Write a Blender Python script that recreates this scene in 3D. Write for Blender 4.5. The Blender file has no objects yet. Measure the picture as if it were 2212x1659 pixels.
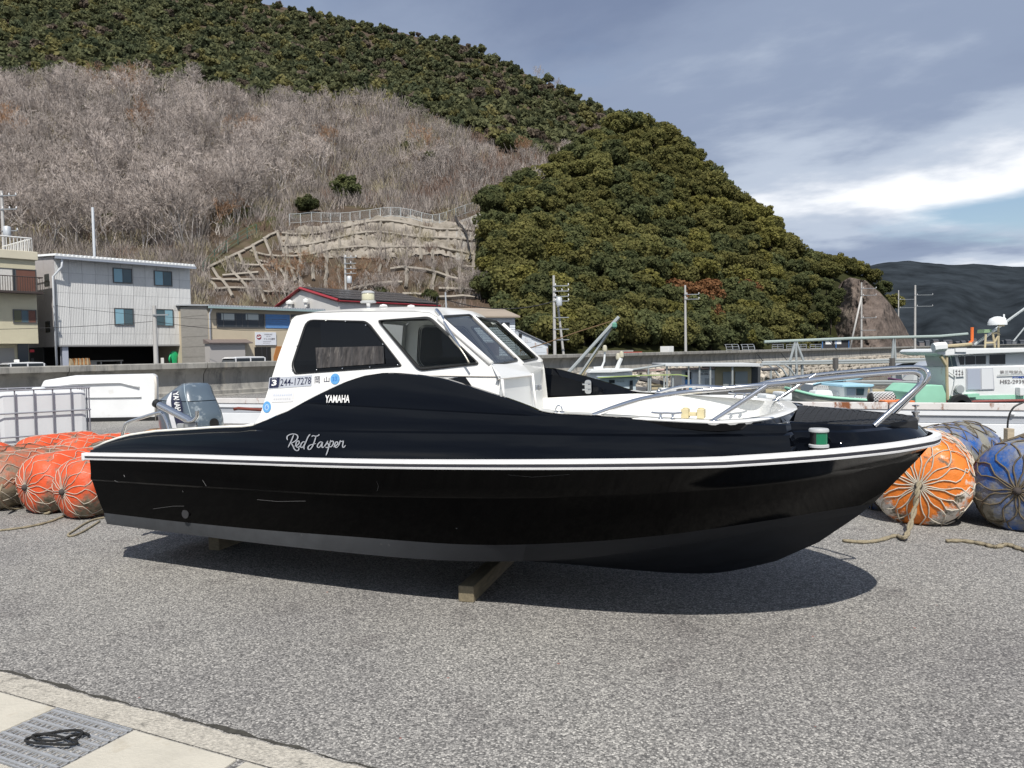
import bpy, bmesh, math, random
import numpy as np
from mathutils import Vector, Matrix
from mathutils.bvhtree import BVHTree
from mathutils import noise as mnoise

# ------------------------------------------------------------------ camera, sky, sun, exposure
scene = bpy.context.scene
COL = scene.collection
F, CX, CY, EYE, Y0, ROLL = 1660.0, 1106.0, 829.5, 1.6, 760.0, 0.017
PITCH = math.atan((CY - Y0) / F)
cam_d = bpy.data.cameras.new('camera'); cam = bpy.data.objects.new('camera', cam_d); COL.objects.link(cam)
cam_d.sensor_width = 36.0; cam_d.lens = 36.0 * F / 2212.0; cam_d.clip_start = 0.05; cam_d.clip_end = 20000
cam.matrix_world = Matrix.Translation((0, 0, EYE)) @ Matrix.Rotation(math.pi/2 - PITCH, 4, 'X') @ Matrix.Rotation(-ROLL, 4, 'Z')
scene.camera = cam

SUN_TRAVEL = Vector((-0.015, 0.70, -1.0)).normalized()
SUN_EL = math.asin(-SUN_TRAVEL.z); SUN_ROT = math.atan2(-SUN_TRAVEL.x, -SUN_TRAVEL.y)
sun_d = bpy.data.lights.new('sun', 'SUN'); sun = bpy.data.objects.new('sun', sun_d); COL.objects.link(sun)
sun_d.energy = 4.2; sun_d.angle = math.radians(0.53); sun_d.color = (1.0, 0.955, 0.89)
sun.rotation_mode = 'QUATERNION'; sun.rotation_quaternion = SUN_TRAVEL.to_track_quat('-Z', 'Y')
sun.location = (0, -20, 40)

scene.view_settings.view_transform = 'Standard'; scene.view_settings.look = 'None'
scene.view_settings.exposure = 0.3; scene.view_settings.gamma = 1.0; scene.view_settings.use_curve_mapping = False
scene.cycles.max_bounces = 6; scene.cycles.diffuse_bounces = 3; scene.cycles.glossy_bounces = 3
scene.cycles.transparent_max_bounces = 16; scene.cycles.transmission_bounces = 4
scene.cycles.caustics_reflective = False; scene.cycles.caustics_refractive = False

world = bpy.data.worlds.new('World'); scene.world = world; world.use_nodes = True
def build_world():
    nt = world.node_tree; N = nt.nodes; Lk = nt.links; N.clear()
    out = N.new('ShaderNodeOutputWorld'); bg = N.new('ShaderNodeBackground')
    sky = N.new('ShaderNodeTexSky'); sky.sky_type = 'NISHITA'; sky.sun_disc = False
    sky.sun_elevation = SUN_EL; sky.sun_rotation = SUN_ROT; sky.air_density = 1.0; sky.dust_density = 1.2
    sk = N.new('ShaderNodeMix'); sk.data_type = 'RGBA'; sk.blend_type = 'MULTIPLY'; sk.inputs[0].default_value = 1
    sk.inputs[7].default_value = (0.10, 0.10, 0.10, 1); Lk.new(sky.outputs[0], sk.inputs[6])
    tc = N.new('ShaderNodeTexCoord'); sep = N.new('ShaderNodeSeparateXYZ'); Lk.new(tc.outputs['Generated'], sep.inputs[0])
    def M(op, a, b=None, clamp=False):
        m = N.new('ShaderNodeMath'); m.operation = op; m.use_clamp = clamp
        for i, v in enumerate((a, b)):
            if v is None: continue
            if isinstance(v, (int, float)): m.inputs[i].default_value = v
            else: Lk.new(v, m.inputs[i])
        return m.outputs[0]
    # cloud deck: a horizontal layer seen in perspective
    zz = M('ADD', M('MAXIMUM', sep.outputs[2], 0.0), 0.10)
    cx = M('DIVIDE', sep.outputs[0], zz); cy = M('DIVIDE', sep.outputs[1], zz)
    cmb = N.new('ShaderNodeCombineXYZ'); Lk.new(cx, cmb.inputs[0]); Lk.new(cy, cmb.inputs[1])
    def noise(vec, scale, detail, rough, off, dist=0.0, sc=(1, 1, 1)):
        mp = N.new('ShaderNodeMapping'); mp.inputs['Location'].default_value = off; mp.inputs['Scale'].default_value = sc
        Lk.new(vec, mp.inputs[0]); n = N.new('ShaderNodeTexNoise'); n.inputs['Scale'].default_value = scale
        n.inputs['Detail'].default_value = detail; n.inputs['Roughness'].default_value = rough; n.inputs['Distortion'].default_value = dist
        Lk.new(mp.outputs[0], n.inputs['Vector']); return n.outputs['Fac']
    def ramp(fac, stops):
        r = N.new('ShaderNodeValToRGB'); Lk.new(fac, r.inputs[0]); e = r.color_ramp.elements
        while len(e) < len(stops): e.new(0.5)
        for k, (p, c) in enumerate(stops):
            e[k].position = p; e[k].color = c if len(c) == 4 else (*c, 1)
        r.color_ramp.interpolation = 'EASE'; return r.outputs[0]
    n1 = noise(cmb.outputs[0], 0.40, 7, 0.52, SKY_OFF1, 0.15)
    n2 = noise(cmb.outputs[0], 0.42, 8, 0.55, SKY_OFF2, 0.15)
    cover = ramp(n1, [(0.37, (0, 0, 0)), (0.46, (1, 1, 1))])
    ccol = ramp(n2, [(0.34, (0.165, 0.210, 0.320)), (0.46, (0.245, 0.300, 0.415)), (0.54, (0.43, 0.49, 0.59)), (0.64, (0.90, 0.91, 0.93))])
    mx = N.new('ShaderNodeMix'); mx.data_type = 'RGBA'; Lk.new(cover, mx.inputs[0])
    Lk.new(sk.outputs[2], mx.inputs[6]); Lk.new(ccol, mx.inputs[7])
    Lk.new(mx.outputs[2], bg.inputs[0]); bg.inputs[1].default_value = 1.0
    Lk.new(bg.outputs[0], out.inputs[0])
SKY_OFF1 = (4.653899, 0.846708, 0); SKY_OFF2 = (19.951224, 14.773755, 0)
build_world()

# ------------------------------------------------------------------ helpers
_c, _s = math.cos(ROLL), math.sin(ROLL)
FW = np.array([0, math.cos(PITCH), -math.sin(PITCH)]); UP0 = np.array([0, math.sin(PITCH), math.cos(PITCH)]); RT0 = np.array([1.0, 0, 0])
RT = _c*RT0 - _s*UP0; UP = _s*RT0 + _c*UP0; CAM = np.array([0, 0, EYE])
def ray(x, y): return FW + RT*((x-CX)/F) - UP*((y-CY)/F)
def gnd(x, y, z=0.0):
    d = ray(x, y); return CAM + d*((z-EYE)/d[2])
def at(x, y, Y):
    d = ray(x, y); return CAM + d*(Y/d[1])

def tag(o, label=None, cat=None, group=None, kind=None):
    if label: o['label'] = label
    if cat: o['category'] = cat
    if group: o['group'] = group
    if kind: o['kind'] = kind
    return o
def empty(name, loc=(0, 0, 0), rz=0.0):
    o = bpy.data.objects.new(name, None); COL.objects.link(o); o.location = tuple(float(v) for v in loc); o.rotation_euler = (0, 0, rz)
    o.empty_display_size = 0.2; return o

class MB:
    def __init__(s): s.v = []; s.f = []
    def add(s, vs, fs):
        k = len(s.v); s.v += [tuple(float(c) for c in p) for p in vs]; s.f += [tuple(i+k for i in f) for f in fs]; return s
    def box(s, c, d, rz=0.0, top=1.0):
        cx, cy, cz = c; hx, hy, hz = d[0]/2, d[1]/2, d[2]/2; cr, sr = math.cos(rz), math.sin(rz); vs = []
        for z, k in ((-hz, 1.0), (hz, top)):
            for x, y in ((-hx, -hy), (hx, -hy), (hx, hy), (-hx, hy)):
                x *= k; y *= k; vs.append((cx+x*cr-y*sr, cy+x*sr+y*cr, cz+z))
        return s.add(vs, [(3, 2, 1, 0), (4, 5, 6, 7), (0, 1, 5, 4), (1, 2, 6, 5), (2, 3, 7, 6), (3, 0, 4, 7)])
    def bx(s, x0, x1, y0, y1, z0, z1): return s.box(((x0+x1)/2, (y0+y1)/2, (z0+z1)/2), (x1-x0, y1-y0, z1-z0))
    def tube(s, pts, r, n=8, caps=True, closed=False):
        P = [np.array(p, float) for p in pts]; m = len(P); rr = r if hasattr(r, '__len__') else [r]*m; vs = []; fs = []
        prev = None
        for i in range(m):
            if closed: t = P[(i+1) % m]-P[i-1]
            else: t = P[min(i+1, m-1)]-P[max(i-1, 0)]
            t = t/(np.linalg.norm(t)+1e-12)
            if prev is None:
                a = np.array([0, 0, 1.0]) if abs(t[2]) < .9 else np.array([1.0, 0, 0]); u = np.cross(a, t)
            else: u = prev - t*np.dot(prev, t)
            u /= np.linalg.norm(u)+1e-12; prev = u; w = np.cross(t, u)
            for k in range(n):
                a = 2*math.pi*k/n; vs.append(P[i]+(u*math.cos(a)+w*math.sin(a))*rr[i])
        for i in range(m if closed else m-1):
            j = (i+1) % m
            for k in range(n): fs.append((i*n+k, i*n+(k+1) % n, j*n+(k+1) % n, j*n+k))
        if caps and not closed: fs += [tuple(range(n))[::-1], tuple((m-1)*n+k for k in range(n))]
        return s.add(vs, fs)
    def lathe(s, prof, n=16, o=(0, 0, 0), axis='z', ang=None):
        vs = []; fs = []; m = len(prof)
        for r, h in prof:
            for k in range(n):
                a = 2*math.pi*k/n; p = (r*math.cos(a), r*math.sin(a), h)
                if axis == 'x': p = (p[2], p[0], p[1])
                if axis == 'y': p = (p[0], p[2], p[1])
                vs.append((p[0]+o[0], p[1]+o[1], p[2]+o[2]))
        for i in range(m-1):
            for k in range(n): fs.append((i*n+k, i*n+(k+1) % n, (i+1)*n+(k+1) % n, (i+1)*n+k))
        if prof[0][0] > 1e-6: fs.append(tuple(range(n))[::-1])
        if prof[-1][0] > 1e-6: fs.append(tuple((m-1)*n+k for k in range(n)))
        return s.add(vs, fs)
    def prism(s, poly, vec):
        n = len(poly); v = [np.array(p, float) for p in poly]; d = np.array(vec, float)
        return s.add(v+[p+d for p in v], [tuple(range(n))[::-1], tuple(range(n, 2*n))]+[(i, (i+1) % n, n+(i+1) % n, n+i) for i in range(n)])
    def grid(s, rows, closed=False, flip=False):
        m = len(rows); n = len(rows[0]); vs = [p for r in rows for p in r]; fs = []
        for i in range(m-1):
            for k in range(n if closed else n-1):
                q = (i*n+k, i*n+(k+1) % n, (i+1)*n+(k+1) % n, (i+1)*n+k); fs.append(q[::-1] if flip else q)
        return s.add(vs, fs)
    def quad(s, a, b, c, d): return s.add([a, b, c, d], [(0, 1, 2, 3)])
    def mesh(s, name, mat, smooth=False, bevel=0.0, weld=False, recalc=True):
        me = bpy.data.meshes.new(name); me.from_pydata(s.v, [], s.f); me.update()
        if bevel or weld or recalc:
            bm = bmesh.new(); bm.from_mesh(me)
            if weld: bmesh.ops.remove_doubles(bm, verts=bm.verts, dist=weld if weld is not True else 1e-4)
            if recalc: bmesh.ops.recalc_face_normals(bm, faces=bm.faces)
            if bevel:
                ed = [e for e in bm.edges if len(e.link_faces) == 2 and e.calc_face_angle(0) > 0.5]
                bmesh.ops.bevel(bm, geom=ed, offset=bevel, segments=2, affect='EDGES', profile=0.6, clamp_overlap=True)
            bm.to_mesh(me); bm.free()
        for m in (mat if isinstance(mat, (list, tuple)) else [mat]): me.materials.append(m)
        if smooth:
            if smooth is True: me.shade_smooth()
            else:
                me.shade_smooth(); me.set_sharp_from_angle(angle=math.radians(smooth))
        return me
    def build(s, name, mat, parent=None, smooth=False, bevel=0.0, weld=False, recalc=True):
        return link(name, s.mesh(name, mat, smooth, bevel, weld, recalc), parent)
def link(name, me, parent=None, loc=None, rot=None):
    o = bpy.data.objects.new(name, me); COL.objects.link(o)
    if parent is not None: o.parent = parent
    if loc is not None: o.location = tuple(float(v) for v in loc)
    if rot is not None: o.rotation_euler = rot
    return o
def copy_tree(o, parent=None):
    c = o.copy(); COL.objects.link(c); c.parent = parent
    for ch in list(o.children): copy_tree(ch, c)
    return c
def npmesh(name, V, Q, mat, smooth=False):
    """fast mesh from numpy arrays: V (n,3), Q (m,k)"""
    me = bpy.data.meshes.new(name); V = np.asarray(V, np.float32); Q = np.asarray(Q, np.int32); k = Q.shape[1]
    me.vertices.add(len(V)); me.vertices.foreach_set('co', V.ravel()); me.loops.add(Q.size); me.loops.foreach_set('vertex_index', Q.ravel())
    me.polygons.add(len(Q)); me.polygons.foreach_set('loop_start', np.arange(0, Q.size, k, dtype=np.int32))
    me.update(calc_edges=True); me.validate()
    for m in (mat if isinstance(mat, (list, tuple)) else [mat]): me.materials.append(m)
    if smooth: me.shade_smooth()
    return me
def smooth_path(pts, n=6):
    P = [np.array(p, float) for p in pts]; out = []
    for i in range(len(P)-1):
        p0, p1, p2, p3 = P[max(i-1, 0)], P[i], P[i+1], P[min(i+2, len(P)-1)]
        for k in range(n):
            t = k/n; out.append(0.5*((2*p1)+(-p0+p2)*t+(2*p0-5*p1+4*p2-p3)*t*t+(-p0+3*p1-3*p2+p3)*t**3))
    out.append(P[-1]); return out
def interp(x, xs, ys): return float(np.interp(x, xs, ys))
def text_bm(body, size=1.0, shear=0.0, bold=0.0, sx=1.0, space=1.0, res=2):
    """2-D text as (verts, faces) centred on its bounding box; height measured on the glyph box.
    '~n' gives n worn, illegible marks for print that cannot be read"""
    if body[0] == '~':
        g = random.Random(len(body)*7+int(body[1:])); V, Fc = [], []
        for k in range(int(body[1:])):
            for (x0, x1, y0, y1) in ((.1, .75, .15+.2*g.random(), .0), (.1, .7, .55+.2*g.random(), .0), (.3+.2*g.random(), 0, .0, 1.0)):
                x1 = x1 or x0+.14; y1 = y1 or y0+.14; n = len(V); V += [(k+x0, y0, 0), (k+x1, y0, 0), (k+x1, y1, 0), (k+x0, y1, 0)]; Fc.append((n, n+1, n+2, n+3))
        V = np.array(V, float); lo, hi = V.min(0), V.max(0); V = (V-(lo+hi)/2)*(size/(hi[1]-lo[1])); V[:, 0] *= sx; return V, Fc
    cu = bpy.data.curves.new('lettering', 'FONT'); cu.body = body; cu.size = 1.0; cu.shear = shear; cu.offset = bold
    cu.space_character = space; cu.resolution_u = res
    o = bpy.data.objects.new('lettering', cu); COL.objects.link(o); bpy.context.view_layer.update()
    me = bpy.data.meshes.new_from_object(o.evaluated_get(bpy.context.evaluated_depsgraph_get()))
    V = np.array([v.co[:] for v in me.vertices]); Fc = [tuple(p.vertices) for p in me.polygons]
    bpy.data.objects.remove(o); bpy.data.curves.remove(cu); bpy.data.meshes.remove(me)
    lo, hi = V.min(0), V.max(0); V = V-(lo+hi)/2; k = size/(hi[1]-lo[1]); V *= k; V[:, 0] *= sx
    return V, Fc

# ------------------------------------------------------------------ materials
MATS = {}
def mat(name, col, rough=0.6, metal=0.0, var=0.0, vscale=4.0, bump=0.0, bscale=20.0, coat=0.0, spec=0.5, stain=None, coords='Object', detail=4, stretch=(1, 1, 1), rand=0.0):
    """principled surface whose colour varies with noise; stain = (colour, scale, lo, hi) adds patches of dirt or rust"""
    if name in MATS: return MATS[name]
    m = bpy.data.materials.new(name); m.use_nodes = True; nt = m.node_tree; N = nt.nodes; L = nt.links; b = N['Principled BSDF']
    b.inputs['Roughness'].default_value = rough; b.inputs['Metallic'].default_value = metal
    b.inputs['Specular IOR Level'].default_value = spec
    if coat: b.inputs['Coat Weight'].default_value = coat; b.inputs['Coat Roughness'].default_value = 0.04
    tc = N.new('ShaderNodeTexCoord'); mp = N.new('ShaderNodeMapping'); mp.inputs['Scale'].default_value = stretch; L.new(tc.outputs[coords], mp.inputs[0]); vec = mp.outputs[0]
    def noise(scale, det=detail, r=0.6):
        n = N.new('ShaderNodeTexNoise'); n.inputs['Scale'].default_value = scale; n.inputs['Detail'].default_value = det; n.inputs['Roughness'].default_value = r
        L.new(vec, n.inputs['Vector']); return n.outputs['Fac']
    c = N.new('ShaderNodeRGB'); c.outputs[0].default_value = (*col, 1); cur = c.outputs[0]
    if var or rand:
        hsv = N.new('ShaderNodeHueSaturation'); L.new(cur, hsv.inputs['Color'])
        mr = N.new('ShaderNodeMapRange'); mr.inputs[1].default_value = 0.25; mr.inputs[2].default_value = 0.75
        mr.inputs[3].default_value = 1-var; mr.inputs[4].default_value = 1+var; L.new(noise(vscale), mr.inputs[0]); val = mr.outputs[0]
        if rand:
            oi = N.new('ShaderNodeObjectInfo'); r2 = N.new('ShaderNodeMapRange'); r2.inputs[3].default_value = 1-rand; r2.inputs[4].default_value = 1+rand; L.new(oi.outputs['Random'], r2.inputs[0])
            mm = N.new('ShaderNodeMath'); mm.operation = 'MULTIPLY'; L.new(val, mm.inputs[0]); L.new(r2.outputs[0], mm.inputs[1]); val = mm.outputs[0]
        L.new(val, hsv.inputs['Value']); cur = hsv.outputs[0]
    if stain:
        for (sc, scl, lo, hi) in (stain if isinstance(stain, list) else [stain]):
            mr = N.new('ShaderNodeMapRange'); mr.inputs[1].default_value = lo; mr.inputs[2].default_value = hi; L.new(noise(scl, 6, 0.68), mr.inputs[0])
            mx = N.new('ShaderNodeMix'); mx.data_type = 'RGBA'; L.new(mr.outputs[0], mx.inputs[0]); L.new(cur, mx.inputs[6]); mx.inputs[7].default_value = (*sc, 1); cur = mx.outputs[2]
    L.new(cur, b.inputs['Base Color'])
    if bump:
        bp_ = N.new('ShaderNodeBump'); bp_.inputs['Strength'].default_value = 1.0; bp_.inputs['Distance'].default_value = bump
        L.new(noise(bscale, 5), bp_.inputs['Height']); L.new(bp_.outputs[0], b.inputs['Normal'])
    MATS[name] = m; return m
def glass(name, tint=(0.8, 0.85, 0.85), refl=1.0):
    if name in MATS: return MATS[name]
    m = bpy.data.materials.new(name); m.use_nodes = True; nt = m.node_tree; N = nt.nodes; L = nt.links; N.clear()
    o = N.new('ShaderNodeOutputMaterial'); t = N.new('ShaderNodeBsdfTransparent'); t.inputs[0].default_value = (*tint, 1)
    g = N.new('ShaderNodeBsdfGlossy'); g.inputs['Roughness'].default_value = 0.02; fr = N.new('ShaderNodeFresnel'); fr.inputs[0].default_value = 1.5
    mu = N.new('ShaderNodeMath'); mu.operation = 'MULTIPLY'; mu.inputs[1].default_value = refl; L.new(fr.outputs[0], mu.inputs[0])
    mx = N.new('ShaderNodeMixShader'); L.new(mu.outputs[0], mx.inputs[0]); L.new(t.outputs[0], mx.inputs[1]); L.new(g.outputs[0], mx.inputs[2]); L.new(mx.outputs[0], o.inputs[0])
    MATS[name] = m; return m
def leafmat(name, c1, c2, rand=0.25, trans=0.25, scale=0.6):
    if name in MATS: return MATS[name]
    m = bpy.data.materials.new(name); m.use_nodes = True; nt = m.node_tree; N = nt.nodes; L = nt.links; N.clear()
    o = N.new('ShaderNodeOutputMaterial'); d = N.new('ShaderNodeBsdfDiffuse'); t = N.new('ShaderNodeBsdfTranslucent'); mx = N.new('ShaderNodeMixShader'); mx.inputs[0].default_value = trans
    tc = N.new('ShaderNodeTexCoord'); oi = N.new('ShaderNodeObjectInfo'); ad = N.new('ShaderNodeVectorMath'); ad.operation = 'ADD'
    L.new(tc.outputs['Object'], ad.inputs[0]); L.new(oi.outputs['Location'], ad.inputs[1])
    n = N.new('ShaderNodeTexNoise'); n.inputs['Scale'].default_value = scale; n.inputs['Detail'].default_value = 5; L.new(ad.outputs[0], n.inputs['Vector'])
    mr = N.new('ShaderNodeMapRange'); mr.inputs[1].default_value = 0.3; mr.inputs[2].default_value = 0.7; L.new(n.outputs['Fac'], mr.inputs[0])
    cm = N.new('ShaderNodeMix'); cm.data_type = 'RGBA'; L.new(mr.outputs[0], cm.inputs[0]); cm.inputs[6].default_value = (*c1, 1); cm.inputs[7].default_value = (*c2, 1)
    hs = N.new('ShaderNodeHueSaturation'); r2 = N.new('ShaderNodeMapRange'); r2.inputs[3].default_value = 1-rand; r2.inputs[4].default_value = 1+rand; L.new(oi.outputs['Random'], r2.inputs[0])
    L.new(cm.outputs[2], hs.inputs['Color']); L.new(r2.outputs[0], hs.inputs['Value'])
    L.new(hs.outputs[0], d.inputs[0]); L.new(hs.outputs[0], t.inputs[0]); L.new(d.outputs[0], mx.inputs[1]); L.new(t.outputs[0], mx.inputs[2]); L.new(mx.outputs[0], o.inputs[0])
    MATS[name] = m; return m
WHITE_GEL = mat('white gelcoat', (0.80, 0.80, 0.77), 0.28, coat=0.4, var=0.03, vscale=3)
STEEL = mat('polished stainless steel', (0.72, 0.72, 0.72), 0.12, 1.0)
GALV = mat('galvanised steel', (0.50, 0.52, 0.53), 0.45, 0.7, var=0.12, vscale=6)
CONC = mat('weathered concrete', (0.36, 0.345, 0.31), 0.9, var=0.18, vscale=2, bump=0.01, bscale=30)
DARKTRIM = mat('black rubber trim', (0.012, 0.012, 0.012), 0.45)
WINGLASS = mat('dark window glass', (0.03, 0.04, 0.05), 0.06, spec=0.8)
# ------------------------------------------------------------------ quay, water, seawall
rng = random.Random(7); nrg = np.random.default_rng(7)
def asphalt_mat():
    m = bpy.data.materials.new('worn asphalt'); m.use_nodes = True; nt = m.node_tree; N = nt.nodes; L = nt.links; b = N['Principled BSDF']
    b.inputs['Roughness'].default_value = 0.88; b.inputs['Specular IOR Level'].default_value = 0.3
    tc = N.new('ShaderNodeTexCoord')
    def vor(s):
        v = N.new('ShaderNodeTexVoronoi'); v.inputs['Scale'].default_value = s; v.inputs['Randomness'].default_value = 1; L.new(tc.outputs['Object'], v.inputs['Vector']); return v
    def noi(s, d=4):
        n = N.new('ShaderNodeTexNoise'); n.inputs['Scale'].default_value = s; n.inputs['Detail'].default_value = d; n.inputs['Roughness'].default_value = .6; L.new(tc.outputs['Object'], n.inputs['Vector']); return n.outputs['Fac']
    def ramp(f, st):
        r = N.new('ShaderNodeValToRGB'); L.new(f, r.inputs[0]); e = r.color_ramp.elements
        while len(e) < len(st): e.new(.5)
        for k, (p, c) in enumerate(st): e[k].position = p; e[k].color = (*c, 1)
        return r.outputs[0]
    v = vor(115.0); sep = N.new('ShaderNodeSeparateColor'); L.new(v.outputs['Color'], sep.inputs[0])
    agg = ramp(sep.outputs[0], [(0.0, (.108, .106, .103)), (.25, (.178, .174, .166)), (.58, (.272, .265, .250)), (.85, (.375, .364, .340)), (1.0, (.54, .525, .485))])
    gap = ramp(v.outputs['Distance'], [(.0, (1, 1, 1)), (.45, (1, 1, 1)), (.85, (.55, .55, .56))])
    m1 = N.new('ShaderNodeMix'); m1.data_type = 'RGBA'; m1.blend_type = 'MULTIPLY'; m1.inputs[0].default_value = 1; L.new(agg, m1.inputs[6]); L.new(gap, m1.inputs[7])
    big = ramp(noi(.45, 7), [(.3, (.78, .77, .79)), (.5, (.98, .97, .96)), (.7, (1.14, 1.13, 1.10))])
    m2 = N.new('ShaderNodeMix'); m2.data_type = 'RGBA'; m2.blend_type = 'MULTIPLY'; m2.inputs[0].default_value = 1; L.new(m1.outputs[2], m2.inputs[6]); L.new(big, m2.inputs[7])
    spot = ramp(noi(1.7, 8), [(.30, (.74, .73, .74)), (.42, (1, 1, 1)), (.72, (1, 1, 1)), (.80, (1.16, 1.14, 1.10))]); m2b = N.new('ShaderNodeMix'); m2b.data_type = 'RGBA'; m2b.blend_type = 'MULTIPLY'; m2b.inputs[0].default_value = 1; L.new(m2.outputs[2], m2b.inputs[6]); L.new(spot, m2b.inputs[7]); m2 = m2b
    # far-away mud and rust stains, rare red paint flecks
    v2 = vor(4.0); s2 = N.new('ShaderNodeMapRange'); s2.inputs[1].default_value = .035; s2.inputs[2].default_value = .02; L.new(v2.outputs['Distance'], s2.inputs[0])
    m3 = N.new('ShaderNodeMix'); m3.data_type = 'RGBA'; L.new(s2.outputs[0], m3.inputs[0]); L.new(m2.outputs[2], m3.inputs[6]); m3.inputs[7].default_value = (.32, .13, .10, 1)
    L.new(m3.outputs[2], b.inputs['Base Color'])
    bp_ = N.new('ShaderNodeBump'); bp_.inputs['Distance'].default_value = .004; bp_.inputs['Strength'].default_value = .9; inv = N.new('ShaderNodeMath'); inv.operation = 'SUBTRACT'; inv.inputs[0].default_value = 1
    L.new(v.outputs['Distance'], inv.inputs[1]); L.new(inv.outputs[0], bp_.inputs['Height']); L.new(bp_.outputs[0], b.inputs['Normal'])
    return m
ASPH = asphalt_mat()
WDIR = np.array([0.636, 0.7717]); WNOR = np.array([0.7717, -0.636]); W0 = np.array([-17.3, 26.0])
def wallp(t, o=0.0, z=0.0): q = W0+WDIR*t+WNOR*o; return (q[0], q[1], z)
edge = [(-80, -60), (60, -60), (60, -8.75), (7.5, 10.9), (-6.2, 16.0), wallp(15, .2)[:2], wallp(-70, .2)[:2]]
land = MB(); n_ = len(edge)
land.add([(x, y, 0.0) for x, y in edge]+[(x, y, -2.4) for x, y in edge], [tuple(range(n_))]+[(i, (i+1) % n_, n_+(i+1) % n_, n_+i) for i in range(n_)])
tag(land.build('quay_ground', ASPH), kind='structure')

def water_mat():
    m = mat('harbour water', (0.018, 0.030, 0.028), 0.07, spec=0.6); nt = m.node_tree; N = nt.nodes; L = nt.links; b = N['Principled BSDF']
    tc = N.new('ShaderNodeTexCoord'); n = N.new('ShaderNodeTexNoise'); n.inputs['Scale'].default_value = 1.6; n.inputs['Detail'].default_value = 6; L.new(tc.outputs['Object'], n.inputs['Vector'])
    bp_ = N.new('ShaderNodeBump'); bp_.inputs['Distance'].default_value = .05; bp_.inputs['Strength'].default_value = .8; L.new(n.outputs['Fac'], bp_.inputs['Height']); L.new(bp_.outputs[0], b.inputs['Normal']); return m
SEA_Z = -1.35
w_ = MB(); w_.quad((-60, 8, SEA_Z), (9000, -40, SEA_Z), (9000, 9000, SEA_Z), (-60, 9000, SEA_Z))
tag(w_.build('sea_water', water_mat()), kind='structure')

# recurved concrete seawall, cast in bays
SEAWALL_M = mat('seawall concrete', (0.275, 0.265, 0.24), 0.95, var=0.25, vscale=1.2, bump=0.012, bscale=18, stain=[((0.085, 0.085, 0.085), 1.3, 0.50, 0.72), ((0.36, 0.32, 0.25), 1.1, 0.62, 0.76)], stretch=(1.6, 1.6, .32), rand=0.10, detail=6)
BAY = 5.2
prof = [(.62, -1.2), (.62, .02), (.36, .06), (.36, .20), (.22, .24), (.13, .50), (.10, .70), (.13, .88), (.22, 1.02), (.36, 1.12), (.46, 1.16), (.46, 1.35), (.43, 1.38), (-.12, 1.38), (-.14, -1.2)]
def bay_mesh(L):
    b = MB(); n = len(prof); a = .018
    b.add([(x, -o, z) for x in (a, L-a) for o, z in prof], [tuple(range(n)), tuple(range(n, 2*n))[::-1]]+[(i, (i+1) % n, n+(i+1) % n, n+i) for i in range(n)])
    return b.mesh('wall_bay', SEAWALL_M, smooth=35)
sw = tag(empty('seawall', wallp(0)), 'long recurved concrete seawall running behind the boat to the far right', 'seawall')
bm_ = bay_mesh(BAY); ang = math.atan2(WDIR[1], WDIR[0])
for k in range(-7, 66):
    q = WDIR*(2.0+k*BAY); link('wall_bay', bm_, sw, (q[0], q[1], 0), (0, 0, ang))
# road and land behind the wall
rd = MB(); p = [wallp(-120, -.1, -.6), wallp(330, -.1, -.6), wallp(330, -260, -.6), wallp(-120, -260, -.6)]
rd.quad(*p); tag(rd.build('coast_road', mat('road asphalt', (0.075, 0.075, 0.078), 0.9, var=.2, vscale=.6)), kind='structure')
# rubble bank at the foot of the wall
STONE = mat('rubble stone', (0.40, 0.36, 0.30), 0.9, var=.25, vscale=3, bump=.03, bscale=6, rand=.35)
def rock_mesh(seed, r=(1, .8, .7)):
    bm = bmesh.new(); bmesh.ops.create_icosphere(bm, subdivisions=1, radius=1.0); g = random.Random(seed)
    for v in bm.verts: v.co = Vector((v.co.x*r[0], v.co.y*r[1], v.co.z*r[2]))*g.uniform(.72, 1.15)
    me = bpy.data.meshes.new('stone'); bm.to_mesh(me); bm.free(); me.materials.append(STONE); return me
rocks = [rock_mesh(s) for s in range(6)]
rb = tag(empty('rubble_bank', wallp(40, 1.2, -.6)), 'bank of pale rubble stones at the foot of the seawall', 'stones')
far_v = []; cnt = 0; org = np.array(wallp(40, 1.2, -.6))
far_mb = MB()
for t in np.arange(28, 150, .52):
    for row in range(4):
        o = .75+row*.52+rng.uniform(-.12, .12); z = -.05-row*.36+rng.uniform(-.08, .08); q = np.array(wallp(t+rng.uniform(-.2, .2), o, z)); s = rng.uniform(.26, .42)
        if 30 < t < 68 and cnt < 300:
            e = link('stone', rng.choice(rocks), rb, q-org, (rng.uniform(0, 6), rng.uniform(0, 6), rng.uniform(0, 6))); e.scale = (s, s, s); cnt += 1
        else:
            me = rocks[rng.randrange(6)]; k = s*1.1; far_mb.add([(v.co.x*k+q[0]-org[0], v.co.y*k+q[1]-org[1], v.co.z*k+q[2]-org[2]) for v in me.vertices], [tuple(pp.vertices) for pp in me.polygons])
ro = far_mb.build('far_rubble', STONE, rb, recalc=False); ro['kind'] = 'stuff'

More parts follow.
